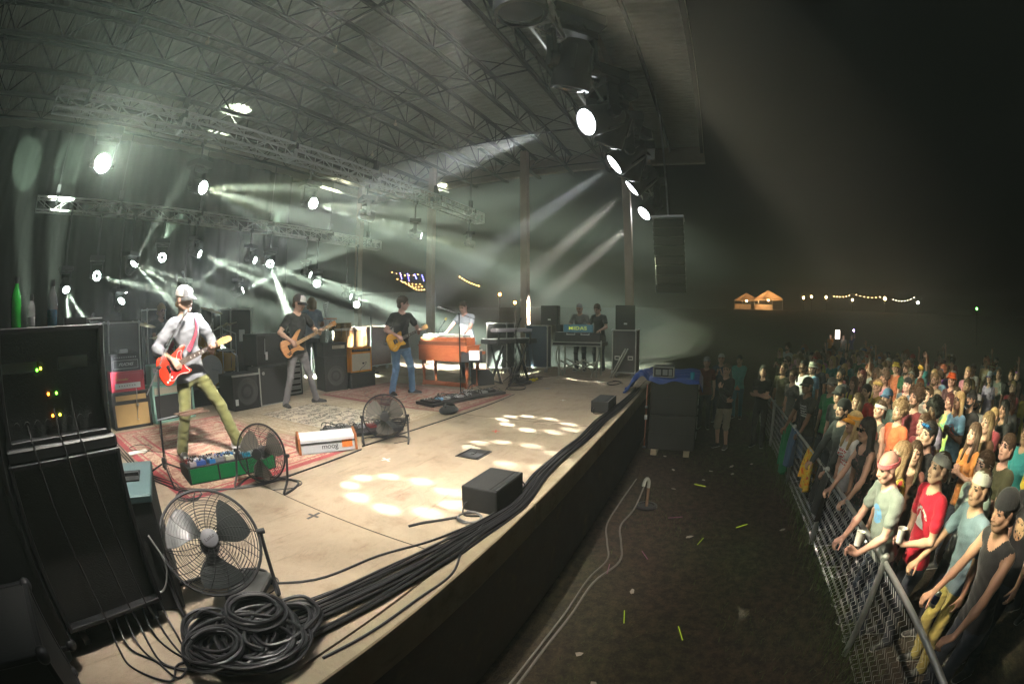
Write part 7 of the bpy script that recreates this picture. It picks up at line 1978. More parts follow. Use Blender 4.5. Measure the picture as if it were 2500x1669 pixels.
def drape_cloth(x0, x1, zb_f, zb_b, col, label, seed, m=None):
    rr = random.Random(seed); n = 26; prof = [(.07, zb_f), (.062, -.5), (.05, -.36), (.038, -.285), (.0, -.245), (-.034, -.285), (-.05, -.4), (-.06, zb_b)]
    vs = []; fs = []
    for i in range(n + 1):
        t = i / n; x = x0 + (x1 - x0) * t
        for j, (dy, z) in enumerate(prof):
            f = abs(j - 4) / 4
            vs.append((x + .04 * f * math.sin(7 * t + seed), -2.858 + dy * (1 + .9 * f * math.sin(17 * t + seed * 2)), z + .05 * f * math.sin(6 * t + seed) * (1 if z < -.4 else .2)))
    k = len(prof)
    for i in range(n):
        for j in range(k - 1): fs.append((i * k + j, i * k + j + 1, (i + 1) * k + j + 1, (i + 1) * k + j))
    b = MB(); b.add(vs, fs); tag(b.build('hung_garment', m or cloth(col), smooth=True), label, 'clothing', 'clothes hung on the fence')
def tiedye(name, cols, scale=7):
    m, N, L, b = node_mat(name, .85); tc = N.new('ShaderNodeTexCoord')
    n = noise(N, L, tc.outputs['Object'], scale, 3, .55, 2.2)
    r_ = ramp(N, L, n.outputs['Fac'], [(.3 + .4 * i / (len(cols) - 1), c) for i, c in enumerate(cols)]); r_.color_ramp.interpolation = 'EASE'
    L.new(r_.outputs[0], b.inputs['Base Color']); return m
drape_cloth(6.75, 7.4, -.85, -.7, (.06, .12, .24), 'denim jacket hung over the chain link fence', 1)
drape_cloth(7.3, 7.75, -1.1, -.6, (.02, .22, .09), 'long green cloth hung on the fence beside the denim jacket', 2)
drape_cloth(5.55, 6.05, -.72, -.6, (.6, .3, .03), 'orange tie dyed cloth hung over the fence', 3, tiedye('dye_orange', [(.75, .12, .02), (.8, .42, .03), (.7, .55, .08), (.6, .06, .03)], 9))
drape_cloth(4.75, 5.35, -.75, -.6, (.02, .02, .024), 'black jacket hung over the fence rail', 4)
# pit floor: standpipe, hose, litter
r = empty('standpipe', (5.95, -.55, GROUND_Z), 0, 'bent white standpipe rising from a round black cover in the pit', 'standpipe')
b = MB(); b.cyl((0, 0, 0), (0, 0, .3), .022, 10); b.build('riser', mat('pipe_rust', (.22, .13, .08), .7), r); b = MB(); b.tube(spline([(0, 0, .3), (0, 0, .4), (-.02, .03, .44), (-.08, .05, .42), (-.12, .06, .36)], 6), .024, 10); b.build('elbow', mat('pipe_white', (.45, .46, .42), .5), r, smooth=True)
b = MB(); b.lathe([(.16, -.005), (.16, .02), (.12, .025), (.11, .01)], 20); b.build('cover_ring', M_RUBBER, r)
M_HOSE = mat('hose_grey', (.15, .14, .12), .6)
cable([(5.83, -.5, -.86), (5.6, -.42, -1.12), (5.2, -.32, -1.2), (4.75, -.42, -1.2), (4.3, -.5, -1.2), (3.8, -.34, -1.2), (3.2, -.3, -1.2), (2.6, -.25, -1.2), (1.6, -.22, -1.2)], 'grey garden hose running from the standpipe along the stage wall', .012, m=M_HOSE, name='hose')
cable([(7.0, -.22, -1.2), (6.0, -.16, -1.2), (5.2, -.14, -1.2), (4.7, -.26, -1.2), (4.3, -.36, -1.2), (3.85, -.27, -1.2), (3.2, -.24, -1.2), (2.6, -.2, -1.2), (1.6, -.16, -1.2)], 'second grey hose lying close to the foot of the stage wall', .0105, m=M_HOSE, name='hose')
for k, (x, y, a, c, what) in enumerate(((3.14, -1.31, .3, 'y', 'yellow green'), (4.95, -1.38, 2.8, 'y', 'yellow green'), (3.29, -.77, .2, 'y', 'yellow green'), (5.45, -1.93, 2.2, 'y', 'yellow green'), (4.5, -.75, .5, 'p', 'pink'), (4.1, -.42, .1, 'p', 'pink'), (5.6, -1.0, 1.9, 'p', 'pink'), (6.9, -1.3, 1.2, 'y', 'yellow green'))):
    b = MB(); b.cyl((-.095, 0, 0), (.095, 0, 0), .0045, 8); b.ball((-.1, 0, 0), .006, 6)
    o = b.build('glow_stick', glow('glow_yellow', (.55, .75, .03), .55) if c == 'y' else glow('glow_pink', (.55, .12, .3), .3), None, (x, y, GROUND_Z + .028), rot=(0, 0, a), smooth=True)
    tag(o, what + ' glow stick lying on the dark pit ground', 'glow stick', what + ' glow sticks')
rr = random.Random(77)
for k in range(14):
    x, y = rr.uniform(1.8, 9), rr.uniform(-2.6, -.4); n = 5
    b = MB(); b.prism([(rr.uniform(.03, .06) * math.cos(6.28 * i / n), rr.uniform(.02, .04) * math.sin(6.28 * i / n)) for i in range(n)], 0, .003)
    tag(b.build('litter_scrap', mat('litter', (.42, .36, .3), .8), None, (x, y, GROUND_Z + .02), rot=(rr.uniform(-.3, .3), rr.uniform(-.3, .3), rr.uniform(0, 6))), 'pale scrap of litter on the pit ground', 'litter', 'litter in the pit')

# ================================================================ CROWD
H_ = .0095
UP = -11
BD = {}
def bd(k):
    if k in BD: return BD[k]
    rail = {'L': dict(at=(.34, .2, 1.0), f=(.9, -.1, -.3), n=(0, 0, -1), thumb=(0, -1, 0), curl=(45, 55, 35), hint=(-.5, .7, -.4)), 'R': dict(at=(.34, -.22, 1.0), f=(.9, .1, -.3), n=(0, 0, -1), thumb=(0, 1, 0), curl=(45, 55, 35), hint=(-.5, -.7, -.4))}
    spec = {
        'm_down': dict(head=(4, UP, 0)),
        'm_rail': dict(head=(2, UP, 0), hands=rail, lean=6),
        'm_railR': dict(head=(6, UP + 2, 0), hands={'R': dict(at=(.42, -.28, .98), f=(.9, .2, -.3), n=(0, 0, -1), thumb=(0, 1, 0), curl=(45, 55, 35), hint=(-.5, -.6, -.4))}, lean=8),
        'm_cup': dict(head=(0, UP, 0), hands={'L': dict(at=(.28, .1, 1.14), f=(.5, -.75, .25), n=(.5, .5, 0), thumb=(0, 0, 1), curl=(55, 60, 40), hint=(-.5, .6, -.6))}, lean=2),
        'm_cup2': dict(head=(4, 2, 0), hands={'L': dict(at=(.4, .2, 1.06), f=(.6, -.6, .2), n=(.5, .5, 0), thumb=(0, 0, 1), curl=(55, 60, 40), hint=(-.5, .6, -.6)), 'R': dict(at=(.38, -.2, 1.0), f=(.9, .1, -.3), n=(0, 0, -1), thumb=(0, 1, 0), curl=(45, 55, 35))}, lean=10, build=1.1, belly=.02),
        'm_cross': dict(head=(0, UP, 0), hands={'L': dict(at=(.2, -.1, 1.2), f=(.1, -1, .15), n=(-1, 0, 0), thumb=(0, 0, 1), hint=(-.2, .8, -.6)), 'R': dict(at=(.23, .1, 1.17), f=(.1, 1, .1), n=(-1, 0, 0), thumb=(0, 0, 1), hint=(-.2, -.8, -.6))}),
        'm_up': dict(head=(0, UP, 0), hands={'L': dict(at=(.14, .28, 1.98), f=(.15, .05, 1), n=(1, 0, 0), thumb=(0, -1, 0), curl=(12, 12, 8), spread=.03, hint=(.2, 1, 0))}),
        'm_clap': dict(head=(0, UP, 0), hands={'L': dict(at=(.3, .06, 1.35), f=(.5, -.1, .8), n=(0, -1, 0), thumb=(-1, 0, .3), curl=(10, 10, 8)), 'R': dict(at=(.3, -.07, 1.34), f=(.5, .1, .8), n=(0, 1, 0), thumb=(-1, 0, .3), curl=(10, 10, 8))}),
        'm_beard': dict(head=(0, UP, 0), beard=True, build=1.05),
        'm_big': dict(head=(-4, UP, 0), build=1.18, belly=.05, hands={'R': dict(at=(.3, -.2, 1.0), f=(.7, .5, 0), n=(0, .3, -1), curl=(40, 40, 30))}),
        'm_tank': dict(head=(0, UP + 4, 0), sleeve='none', build=1.1, lean=12, hands={'L': dict(at=(.46, .3, .95), f=(.9, -.2, -.3), n=(0, 0, -1), thumb=(0, -1, 0), curl=(45, 55, 35), hint=(-.4, .8, -.2)), 'R': dict(at=(.4, -.3, .97), f=(.9, .1, -.3), n=(0, 0, -1), thumb=(0, 1, 0), curl=(45, 55, 35))}),
        'm_jacket': dict(head=(0, UP, 0), sleeve='long', beard=True, hands=rail, lean=5),
        'f_down': dict(head=(0, UP, 0), fem=True, legs='slim', build=.94),
        'f_rail': dict(head=(0, UP + 3, 0), fem=True, sleeve='none', legs='slim', hands=rail, lean=8, build=.94),
        'f_tank': dict(head=(5, UP, 0), fem=True, sleeve='none', legs='slim', build=.94),
        'f_clasp': dict(head=(0, UP, 0), fem=True, legs='slim', build=.94, hands={'L': dict(at=(.24, .05, 1.3), f=(.2, -.5, .8), n=(-.5, -.5, 0), curl=(40, 50, 30)), 'R': dict(at=(.24, -.06, 1.29), f=(.2, .5, .8), n=(-.5, .5, 0), curl=(40, 50, 30))}),
        'f_up': dict(head=(0, UP, 0), fem=True, sleeve='none', build=.94, hands={'R': dict(at=(.12, -.26, 1.94), f=(.1, -.05, 1), n=(1, 0, 0), thumb=(0, 1, 0), curl=(14, 14, 8), spread=.03, hint=(.2, -1, 0))}),
        'pit_w': dict(head=(10, 0, 0), fem=True, sleeve='long', legs='shorts', hands={'L': dict(at=(.2, -.02, 1.32), f=(.1, -.4, .9), n=(-1, 0, 0), curl=(30, 40, 30)), 'R': dict(at=(.16, .1, 1.08), f=(.1, 1, .1), n=(-1, 0, 0))}),
        'pit_m': dict(head=(0, 2, 0), sleeve='long', hands={'L': dict(at=(.2, .05, .95), f=(.2, -.6, -.6), n=(-1, 0, 0)), 'R': dict(at=(.2, -.05, .95), f=(.2, .6, -.6), n=(-1, 0, 0))}),
    }[k]
    BD[k] = body(h=H_, **spec)
    return BD[k]
CG = 'festival crowd behind the fence'
G_ = GROUND_Z - .005
DYE = tiedye('dye_multi', [(.45, .03, .03), (.7, .55, .02), (.02, .02, .03), (.65, .5, .03), (.5, .02, .04)], 8)
DYE2 = tiedye('dye_cool', [(.05, .3, .35), (.3, .5, .2), (.5, .5, .1), (.1, .2, .4)], 7)
FL = tiedye('floral_black', [(.015, .015, .017), (.018, .016, .018), (.02, .018, .02), (.3, .12, .14)], 12)
BL, WH, GY = (.02, .02, .022), (.6, .6, .6), (.25, .26, .25)
taken = []
def who(x, y, b, label, skin='fair', shirt=BL, hair='short', hc='brown', hat=None, hcols=(), extra=None, s=.955, az=None, exc=(.01, .01, .012), pants=(.03, .035, .05), cat='person'):
    if az is None: az = math.degrees(math.atan2(3.2 - y, 2.6 - x)); az = 90 + (az - 90) * .75
    back = .06
    ax, ay = math.cos(R(az)), math.sin(R(az))
    taken.append((x, y))
    o = person(bd(b), (x - ax * back, y - ay * back, G_), az, label, skin, shirt, pants, (.05, .05, .05), hair, hc, hat, hcols, extra, exc, s, CG, cat=cat)
    q = random.Random(label); o.rotation_euler = (R(q.uniform(-3, 3)), R(q.uniform(-3, 4)), o.rotation_euler.z)
    return o
# the front rows, one by one
who(3.00, -3.24, 'm_cup', 'man in red tee and grey bandana holding a white cup at the fence', 'fair', tee((.5, .012, .035), (.62, .62, .62), 'arc', 'red'), 'crew', 'brown', 'bandana', ((.36, .36, .34),))
who(3.20, -2.98, 'm_cup2', 'bald man with pink headband and grey tee leaning over the fence with a cup', 'pink', tee((.19, .21, .2), (.1, .25, .5), 'disc', 'greyblue'), None, 'grey', 'headband', ((.7, .16, .18),), pants=(.02, .03, .05))
who(2.86, -3.66, 'm_down', 'man in white bandana and pale grey tee behind the red tee', 'pale', (.4, .45, .42), 'short', 'brown', 'bandana', ((.68, .7, .66),))
who(2.52, -3.5, 'm_railR', 'man in blue grey tee, grey bandana and khaki trousers gripping the fence rail', 'tan', (.13, .18, .22), 'crew', 'brown', 'bandana', ((.4, .39, .35),), pants=(.38, .31, .09))
who(2.0, -3.42, 'm_tank', 'man in black tank top reaching his bare arm to the fence rail', 'tan', BL, 'short', 'black', 'cap_back', ((.02, .02, .022),), s=.97)
who(2.3, -4.0, 'm_down', 'man in black tee with a round badge at the crowd\'s edge behind the bandanas', 'fair', tee((.015, .015, .018), (.35, .2, .12), 'disc', 'blackbadge'), 'short', 'brown', s=1.0)
who(3.5, -2.98, 'f_down', 'woman with brown blond hair, sunglasses and red yellow tie dyed shirt', 'fair', DYE, 'longfront', 'dirty', None, (), 'glasses', s=.93)
who(4.02, -3.66, 'm_down', 'man in black tee with blue sunglasses pushed up on dark hair', 'fair', BL, 'short', 'black', None, (), 'glasses_up', s=.96, exc=(.02, .12, .3))
who(3.78, -3.34, 'f_down', 'person with long dark brown hair turned away behind the tie dyed woman', 'fair', (.2, .08, .06), 'wavy', 'brown', s=.88, az=150)
who(4.32, -3.06, 'f_rail', 'woman in black floral dress, red bandana and sunglasses with hands on the rail', 'fair', FL, 'long', 'black', 'bandana', ((.5, .09, .08),), 'glasses', s=.94)
who(4.86, -3.06, 'f_down', 'blond woman in white tee with orange visor and sunglasses', 'fair', tee((.62, .6, .6), (.5, .05, .05), 'rows', 'whitered'), 'longfront', 'blond', 'visor', ((.8, .36, .04),), 'glasses', s=.93)
who(5.3, -3.06, 'm_jacket', 'smiling bearded man in dark jacket with black cap worn backwards', 'fair', (.025, .03, .034), 'short', 'black', 'cap_back', ((.02, .02, .022),))
who(5.1, -3.76, 'm_beard', 'bearded man with curly hair in an orange shirt', 'fair', (.6, .13, .05), 'curly', 'dirty')
who(5.45, -3.64, 'f_tank', 'woman with white headband and brown hair in a dark strap top', 'fair', (.1, .08, .07), 'tail', 'brown', 'headband', ((.62, .62, .58),), s=.93)
who(6.15, -3.5, 'f_down', 'woman with long wavy brown hair seen from the side', 'fair', (.12, .05, .05), 'wavy', 'brown', s=.92)
who(6.52, -3.36, 'm_down', 'man in dark grey baseball cap with white undershirt', 'fair', (.05, .06, .06), 'crew', 'brown', 'cap', ((.05, .052, .055), (.045, .045, .05)))
who(7.2, -3.06, 'm_rail', 'man in black cap and black tee with white lettering leaning on the fence', 'brown', tee((.015, .015, .016), (.62, .62, .62), 'rows', 'blackrows'), 'crew', 'black', 'cap', (BL, BL), s=.97)
who(7.38, -3.44, 'm_down', 'person in pale grey cap and green tee behind the lettered tee', 'fair', (.02, .2, .08), 'short', 'brown', 'cap', ((.36, .34, .3), (.3, .29, .27)))
who(9.2, -3.4, 'm_big', 'tall broad man in a white tee with very short hair', 'brown', (.62, .62, .66), 'crew', 'black', s=1.02)
who(8.95, -3.12, 'f_down', 'woman with brown hair tied back beside the tall white tee', 'fair', (.1, .1, .09), 'tail', 'brown', s=.93)
who(9.8, -2.98, 'm_down', 'round faced man in olive tee at the far end of the fence', 'tan', (.09, .09, .05), 'crew', 'brown')
who(10.9, -3.35, 'm_cross', 'man in black tee with coloured print, arms folded', 'pale', FL, 'short', 'brown', None, (), 'glasses', s=.99)
who(12.3, -3.95, 'm_down', 'man with bushy curly hair at the back by the dark field', 'fair', (.12, .09, .06), 'curly', 'dirty')
who(10.03, -3.8, 'm_down', 'man in white bucket hat and light blue tee', 'pale', (.22, .4, .6), 'short', 'brown', 'bucket', ((.5, .52, .46), (.2, .3, .2)))
who(10.8, -4.25, 'm_down', 'man in dark cap and navy tee behind the bucket hat', 'tan', (.03, .045, .08), 'crew', 'black', 'cap', (BL, (.5, .3, .1)))
who(8.9, -4.2, 'm_beard', 'dark haired bearded man in navy jacket', 'tan', (.025, .03, .05), 'short', 'black')
who(9.0, -4.76, 'f_down', 'woman with dark red hair and maroon top', 'fair', (.14, .02, .03), 'wavy', 'maroon', s=.94)
who(7.57, -4.49, 'f_down', 'woman with gold headscarf and bare shoulders', 'fair', (.3, .2, .03), 'short', 'dirty', 'beanie', ((.5, .36, .12), (.45, .32, .1)), s=.93)
who(8.1, -4.3, 'f_down', 'woman in bright yellow top with hair over her face', 'fair', (.62, .5, .02), 'wavy', 'brown', s=.92)
who(7.58, -5.17, 'm_down', 'pale man in black cap worn backwards and slate tee', 'pale', (.12, .18, .22), 'crew', 'brown', 'cap_back', ((.018, .018, .02),))
who(10.05, -5.73, 'f_up', 'dark haired woman stretching one bare arm up high', 'fair', (.03, .05, .07), 'short', 'black', s=.95)
who(10.34, -6.34, 'm_down', 'man in yellow patterned bucket hat and coral shirt', 'fair', (.55, .18, .08), 'short', 'brown', 'bucket', ((.62, .5, .05), (.5, .3, .05)))
who(9.9, -6.92, 'm_down', 'person in mustard beanie and teal tee looking away from the stage', 'pale', (.12, .3, .3), None, 'brown', 'beanie', ((.6, .4, .03), (.5, .33, .03)), az=170)
who(8.17, -6.31, 'm_beard', 'bearded man in tan shirt behind the black caps', 'fair', (.3, .24, .15), 'short', 'dirty')
who(7.7, -6.5, 'm_down', 'person in bright orange red bucket hat', 'fair', (.1, .05, .06), 'short', 'red', 'bucket', ((.78, .12, .02), (.7, .09, .02)), s=.98)
who(8.27, -8.2, 'f_down', 'woman with lilac top, pale cap and glasses in the middle of the crowd', 'fair', (.36, .3, .46), 'long', 'black', 'cap', ((.3, .34, .42), (.3, .34, .42)), 'glasses', s=.97, exc=(.2, .08, .4))
who(8.77, -9.76, 'f_down', 'woman with purple flower headband deep in the crowd', 'fair', (.05, .04, .06), 'long', 'black', 'headband', ((.4, .08, .6),), s=.97)
who(8.3, -8.9, 'm_up', 'man in black tee holding one arm straight up behind the lilac top', 'fair', BL, 'short', 'brown', s=1.0)
who(6.4, -5.07, 'm_down', 'man in pale grey tee with dark glasses on top of his head', 'pale', (.34, .33, .28), 'short', 'brown', None, (), 'glasses_up')
who(5.1, -4.42, 'm_down', 'man with big black afro hair and lilac tee', 'brown', (.3, .24, .36), 'afro', 'black')
who(5.76, -5.56, 'm_beard', 'bearded man in black beanie and black tee', 'tan', BL, 'short', 'black', 'beanie', (BL, BL), s=.97)
who(4.03, -4.44, 'f_clasp', 'woman in orange shirt with clasped hands and brown hair', 'fair', (.5, .2, .05), 'longfront', 'brown', s=.92)
who(4.3, -4.85, 'f_down', 'woman with very long blond hair in a brown top', 'fair', (.16, .09, .05), 'long', 'dirty', s=.96)
who(5.1, -5.9, 'f_clasp', 'dark haired woman with hands near her face in a black top', 'tan', BL, 'long', 'black', s=.95)
who(5.6, -6.6, 'f_down', 'woman with auburn hair and grey vest', 'fair', GY, 'long', 'red', s=.95)
who(6.07, -5.39, 'f_down', 'woman with short maroon hair and multicoloured top', 'fair', DYE2, 'bob', 'maroon', s=.92)
who(3.72, -5.1, 'm_down', 'man in teal tee at the crowd\'s right edge', 'tan', (.03, .2, .22), 'short', 'black')
who(3.3, -4.3, 'm_cross', 'man in dark olive tee behind the white bandana with folded arms', 'fair', (.06, .06, .03), 'short', 'brown')
who(4.6, -3.9, 'm_down', 'person in maroon tee between the sunglasses and the curly beard', 'fair', (.16, .02, .03), 'short', 'brown', s=.93)
who(6.9, -4.0, 'm_down', 'man in red tee behind the wavy haired woman', 'tan', (.42, .02, .02), 'short', 'black', s=.93)
who(6.3, -4.25, 'm_down', 'man in faded blue cap and green grey shirt', 'fair', (.12, .2, .17), 'crew', 'brown', 'cap', ((.12, .22, .4), (.1, .18, .34)), s=.94)
# the darker crowd behind, each with its own look
def fill_crowd(n):
    rr = random.Random(2018)
    SH = [('black', BL), ('white', (.55, .55, .55)), ('navy', (.03, .045, .1)), ('olive', (.1, .1, .04)), ('teal', (.03, .2, .2)), ('maroon', (.16, .02, .03)), ('tan', (.35, .27, .16)), ('grey', GY), ('orange', (.6, .2, .04)), ('yellow', (.6, .48, .06)), ('pink', (.55, .25, .3)), ('sky blue', (.2, .4, .6)), ('forest green', (.02, .14, .06)), ('purple', (.16, .06, .26))]
    ht = [('a grey cap', 'cap', ((.3, .3, .3),)), ('a red cap', 'cap', ((.5, .04, .04),)), ('a backwards black cap', 'cap_back', (BL,)), ('a blue beanie', 'beanie', ((.05, .12, .35), (.04, .1, .3))), ('a straw coloured bucket hat', 'bucket', ((.5, .4, .22), (.2, .1, .05))), ('a white bandana', 'bandana', ((.6, .6, .58),))]
    hr = [('short black hair', 'short', 'black'), ('short brown hair', 'short', 'brown'), ('cropped blond hair', 'crew', 'blond'), ('curly brown hair', 'curly', 'brown'), ('curly red hair', 'curly', 'red')]
    fh = [('long black hair', 'long', 'black'), ('long blond hair', 'long', 'blond'), ('wavy brown hair', 'wavy', 'brown'), ('long red hair', 'longfront', 'red'), ('a brown bob', 'bob', 'brown'), ('a blond ponytail', 'tail', 'blond')]
    used = set(); k = 0; tries = 0
    while k < n and tries < 6000:
        tries += 1
        x = rr.uniform(2.6, 16.5); y = -3.9 - abs(rr.gauss(0, 3.6))
        if y < -14 or (x < 4.2 and y < -9) or (y > -4.1 and x < 11.5): continue
        if any((x - a) ** 2 + (y - c) ** 2 < .42 ** 2 for a, c in taken): continue
        fem = rr.random() < .42; sn, sc = rr.choice(SH)
        if fem:
            b = rr.choice(('f_down', 'f_down', 'f_clasp', 'f_tank', 'f_up') if rr.random() < .4 else ('f_down', 'f_clasp', 'f_tank')); d, h, c = rr.choice(fh); hat = None; lab = 'woman'
            gm_ = 'strap top' if b in ('f_tank', 'f_up') else 'tee'
        else:
            b = rr.choice(('m_down', 'm_cross', 'm_beard', 'm_clap', 'm_up', 'm_big', 'm_down')); hat = rr.choice(ht) if rr.random() < .42 else None; d, h, c = rr.choice(hr); lab = 'bearded man' if b == 'm_beard' else 'heavy man' if b == 'm_big' else 'man'
            gm_ = 'tee'
            if hat: d = hat[0]
        ps = {'m_cross': ', arms folded', 'm_clap': ', clapping', 'm_up': ', one arm up', 'f_clasp': ', hands clasped', 'f_up': ', arm raised'}.get(b, '')
        lb = '%s in %s %s with %s%s in the dim crowd' % (lab, sn, gm_, d, ps)
        if lb in used: continue
        used.add(lb)
        if gm_ == 'tee' and rr.random() < .4:
            pc_ = rr.choice(((.6, .6, .58), (.5, .35, .05), (.05, .05, .06), (.5, .1, .08), (.1, .3, .5))); kd = rr.choice(('disc', 'rows', 'arc')); sc = tee(sc, pc_, kd, '%s_%s_%d' % (sn.replace(' ', ''), kd, int(pc_[0] * 100)))
        who(x, y, b, lb, rr.choice(('fair', 'fair', 'pale', 'tan', 'brown')), sc, h, c, hat[1] if hat else None, hat[2] if hat else (), s=rr.uniform(.9, 1.02) * (.96 if fem else 1))
        k += 1
fill_crowd(130)
# printed tees: flat lettering lying on the chest
def chest_print(x, y, az, z, items, s=.955, fwd=.135):
    pass
# pit people
def pit(x, y, b, az, label, **kw): 
    o = person(bd(b), (x, y, G_), az, label, **kw); return o
pit(9.3, -1.72, 'pit_w', 150, 'woman in dark jacket and beige shorts standing alone by the subwoofers', skin='fair', shirt=(.03, .032, .03), pants=(.3, .27, .2), hair='tail', haircol='brown', scale=.96)
pit(12.3, -2.25, 'pit_m', 165, 'man in turquoise shirt and loose blue trousers in the dark pit', skin='tan', shirt=(.1, .36, .33), pants=(.06, .16, .2), hair='short', haircol='black', scale=.93)
pit(9.5, -2.55, 'm_cross', 160, 'person in black holding still in the shadows by the fence end', skin='fair', shirt=(.012, .012, .014), pants=(.012, .012, .014), hair='long', haircol='black', scale=.94)
pit(11.0, -1.3, 'm_down', 175, 'dim bystander in dark red shirt behind the subwoofers', skin='fair', shirt=(.1, .02, .02), hair='short', haircol='brown', hat='cap', hatcols=((.3, .3, .3),), scale=.95)
pit(11.8, -1.7, 'm_clap', 170, 'dim bystander in navy with pale cap behind the subwoofers', skin='fair', shirt=(.03, .05, .09), hair='crew', haircol='brown', hat='cap_back', hatcols=((.5, .5, .48),), scale=.96)
# cups and can in the crowd's hands
def cup(loc, label, rot=(0, 0, 0)):
    b = MB(); b.lathe([(.03, 0), (.041, .11), (.043, .113), (.0385, .11), (.028, .006), (.001, .006)], 16, capt=False); tag(b.build('cup', mat('cup_white', (.7, .68, .66), .5), None, loc, smooth=True, rot=rot), label, 'cup', 'white plastic cups')
cup((2.87, -2.95, -.12), 'white plastic cup held by the man in the red tee')
cup((3.02, -2.62, -.2), 'white plastic cup held out over the fence by the bald man', (.1, .1, 0))
b = MB(); b.lathe([(.024, 0), (.031, .008), (.031, .112), (.025, .122), (.001, .12)], 16); r = empty('drink_can', (2.34, -3.2, -.42), 0, 'silver and blue drink can held by the man in khaki trousers', 'can'); b.build('can', M_ALU, r, smooth=True); b = MB(); b.lathe([(.0315, .03), (.0315, .09)], 16, capb=False, capt=False); b.build('printed_band', mat('can_blue', (.03, .05, .2), .3), r, smooth=True); r.rotation_euler = (.3, .2, 0)

# ================================================================ FAR BACKGROUND
WARML = (1.0, .55, .22)
def far_lamp(loc, label, s=26, rad=.09, col=WARML, key='lamp_warm', group='lamps on the far slope'):
    r = empty('area_lamp', (loc[0], loc[1], loc[2] - 2.2), 0, label, 'lamp', group)
    b = MB(); b.cyl((0, 0, -.6), (0, 0, 2.15), .03, 6); b.build('pole', M_BLACK, r)
    b = MB(); b.ball((0, 0, 2.2), rad, 8); b.build('bulb', glow(key, col, s), r, smooth=True)
for i, (p, w) in enumerate((((58.4, -15.1, 4.5), 'paired left of'), ((58.1, -16.2, 4.65), 'paired right of'), ((57.5, -18.2, 4.6), 'beyond'), ((56.35, -21.8, 4.35), 'low on'), ((52.7, -25.4, 4.5), 'brightest of'))):
    far_lamp(p, 'warm lamp on a pole %s the strings on the far slope' % w, 70, .13 if i < 4 else .18)
far_lamp((43.6, -25.7, 3.76), 'white lamp on a pole beside a lit stall on the far slope', 60, .13, (1, .9, .8), 'lamp_whitefar')
far_lamp((31.5, -25.8, 2.98), 'small green lamp deep in the dark field', 14, .1, (.2, 1, .15), 'lamp_green')
def tent(c, w, h, label, power):
    r = empty('canopy_tent', c, R(20), label, 'tent', 'lit canopy tents')
    M_T = MATS.get('tent_canvas')
    if M_T is None:
        M_T, N, L, bs = node_mat('tent_canvas', .8); bs.inputs['Base Color'].default_value = (.6, .5, .4, 1)
        tl = N.new('ShaderNodeBsdfTranslucent'); tl.inputs[0].default_value = (.6, .45, .32, 1); mx = N.new('ShaderNodeMixShader'); mx.inputs[0].default_value = .5
        L.new(bs.outputs[0], mx.inputs[1]); L.new(tl.outputs[0], mx.inputs[2]); L.new(mx.outputs[0], [q for q in N if q.type == 'OUTPUT_MATERIAL'][0].inputs[0])
    b = MB(); k = w / 2
    b.add([(-k, -k, h * .58), (k, -k, h * .58), (k, k, h * .58), (-k, k, h * .58), (0, 0, h)], [(0, 1, 4), (1, 2, 4), (2, 3, 4), (3, 0, 4)])
    b.add([(-k, -k, h * .58), (k, -k, h * .58), (k, k, h * .58), (-k, k, h * .58), (-k, -k, h * .5), (k, -k, h * .5), (k, k, h * .5), (-k, k, h * .5)], [(0, 4, 5, 1), (1, 5, 6, 2), (2, 6, 7, 3), (3, 7, 4, 0)])
    b.build('roof', M_T, r)
    for sx in (-1, 1):
        for sy in (-1, 1): b = MB(); b.cyl((sx * k, sy * k, -.4), (sx * k, sy * k, h * .58), .04, 6); b.build('pole', M_STEEL, r)
    b = MB(); b.span((k - .05, -k, -.4), (k, k, h * .3)); b.build('back_wall', M_T, r)
    b = MB(); b.ball((0, 0, h * .5), .12, 8); b.build('bulb', glow('lamp_tent', WARML, 60), r)
    l = bpy.data.lights.new('tent_lamp', 'POINT'); l.energy = power; l.color = WARML; l.shadow_soft_size = .15
    o = bpy.data.objects.new('tent_lamp', l); COL.objects.link(o); o.parent = r; o.location = (0, 0, h * .42)
tent((59.3, -10.2, 2.8), 2.9, 2.6, 'brightly lit canopy tent on the far slope', 260)
tent((61.7, -7.4, 3.0), 2.6, 2.1, 'dimmer canopy tent left of the bright one on the far slope', 45)
def string(a, c, n, label, col, key, s, rad=.045, sag=.4):
    r = empty('string_lights', a, 0, label, 'string lights')
    A, C_ = Vector(a), Vector(c); P = [(C_ - A) * (i / (n - 1)) - Vector((0, 0, sag * math.sin(math.pi * i / (n - 1)))) for i in range(n)]
    b = MB(); b.tube([p + Vector((0, 0, .05)) for p in P], .01, 4); b.build('wire', M_BLACK, r)
    me = None
    for p in P:
        if me is None: bb = MB(); bb.ball((0, 0, 0), rad, 6); me = bb.mesh('bulb', glow(key, col, s))
        o = obj('bulb', me, r); o.location = p
string((57.2, -19.3, 4.75), (56.5, -21.4, 4.9), 6, 'string of warm bulbs on the far slope between the lamps', WARML, 'bulb_warm', 40, .035, .15)
string((56.2, -22.4, 5.0), (53.6, -25.0, 4.7), 7, 'string of warm bulbs running to the brightest far lamp', WARML, 'bulb_warm', 40, .035, .2)
string((50, -25.4, 4.3), (44.4, -25.6, 4.3), 8, 'thin string of pale bulbs above the far stall', (1, .8, .6), 'bulb_pale', 30, .03, .3)
rr = random.Random(12)
for k in range(4):
    string((26.3 + .33 * k, 20.2 - .45 * k, 4.85 - .06 * k), (26.36 + .33 * k, 20.1 - .45 * k, 4.42 - .14 * (k % 2)), 4, 'strand of blue fairy lights behind the stage, ' + ('next to the orange torch', 'second past the torch', 'third past the torch', 'nearest the column')[k], (.12, .12, 1), 'bulb_blue', 40, .024, .0)
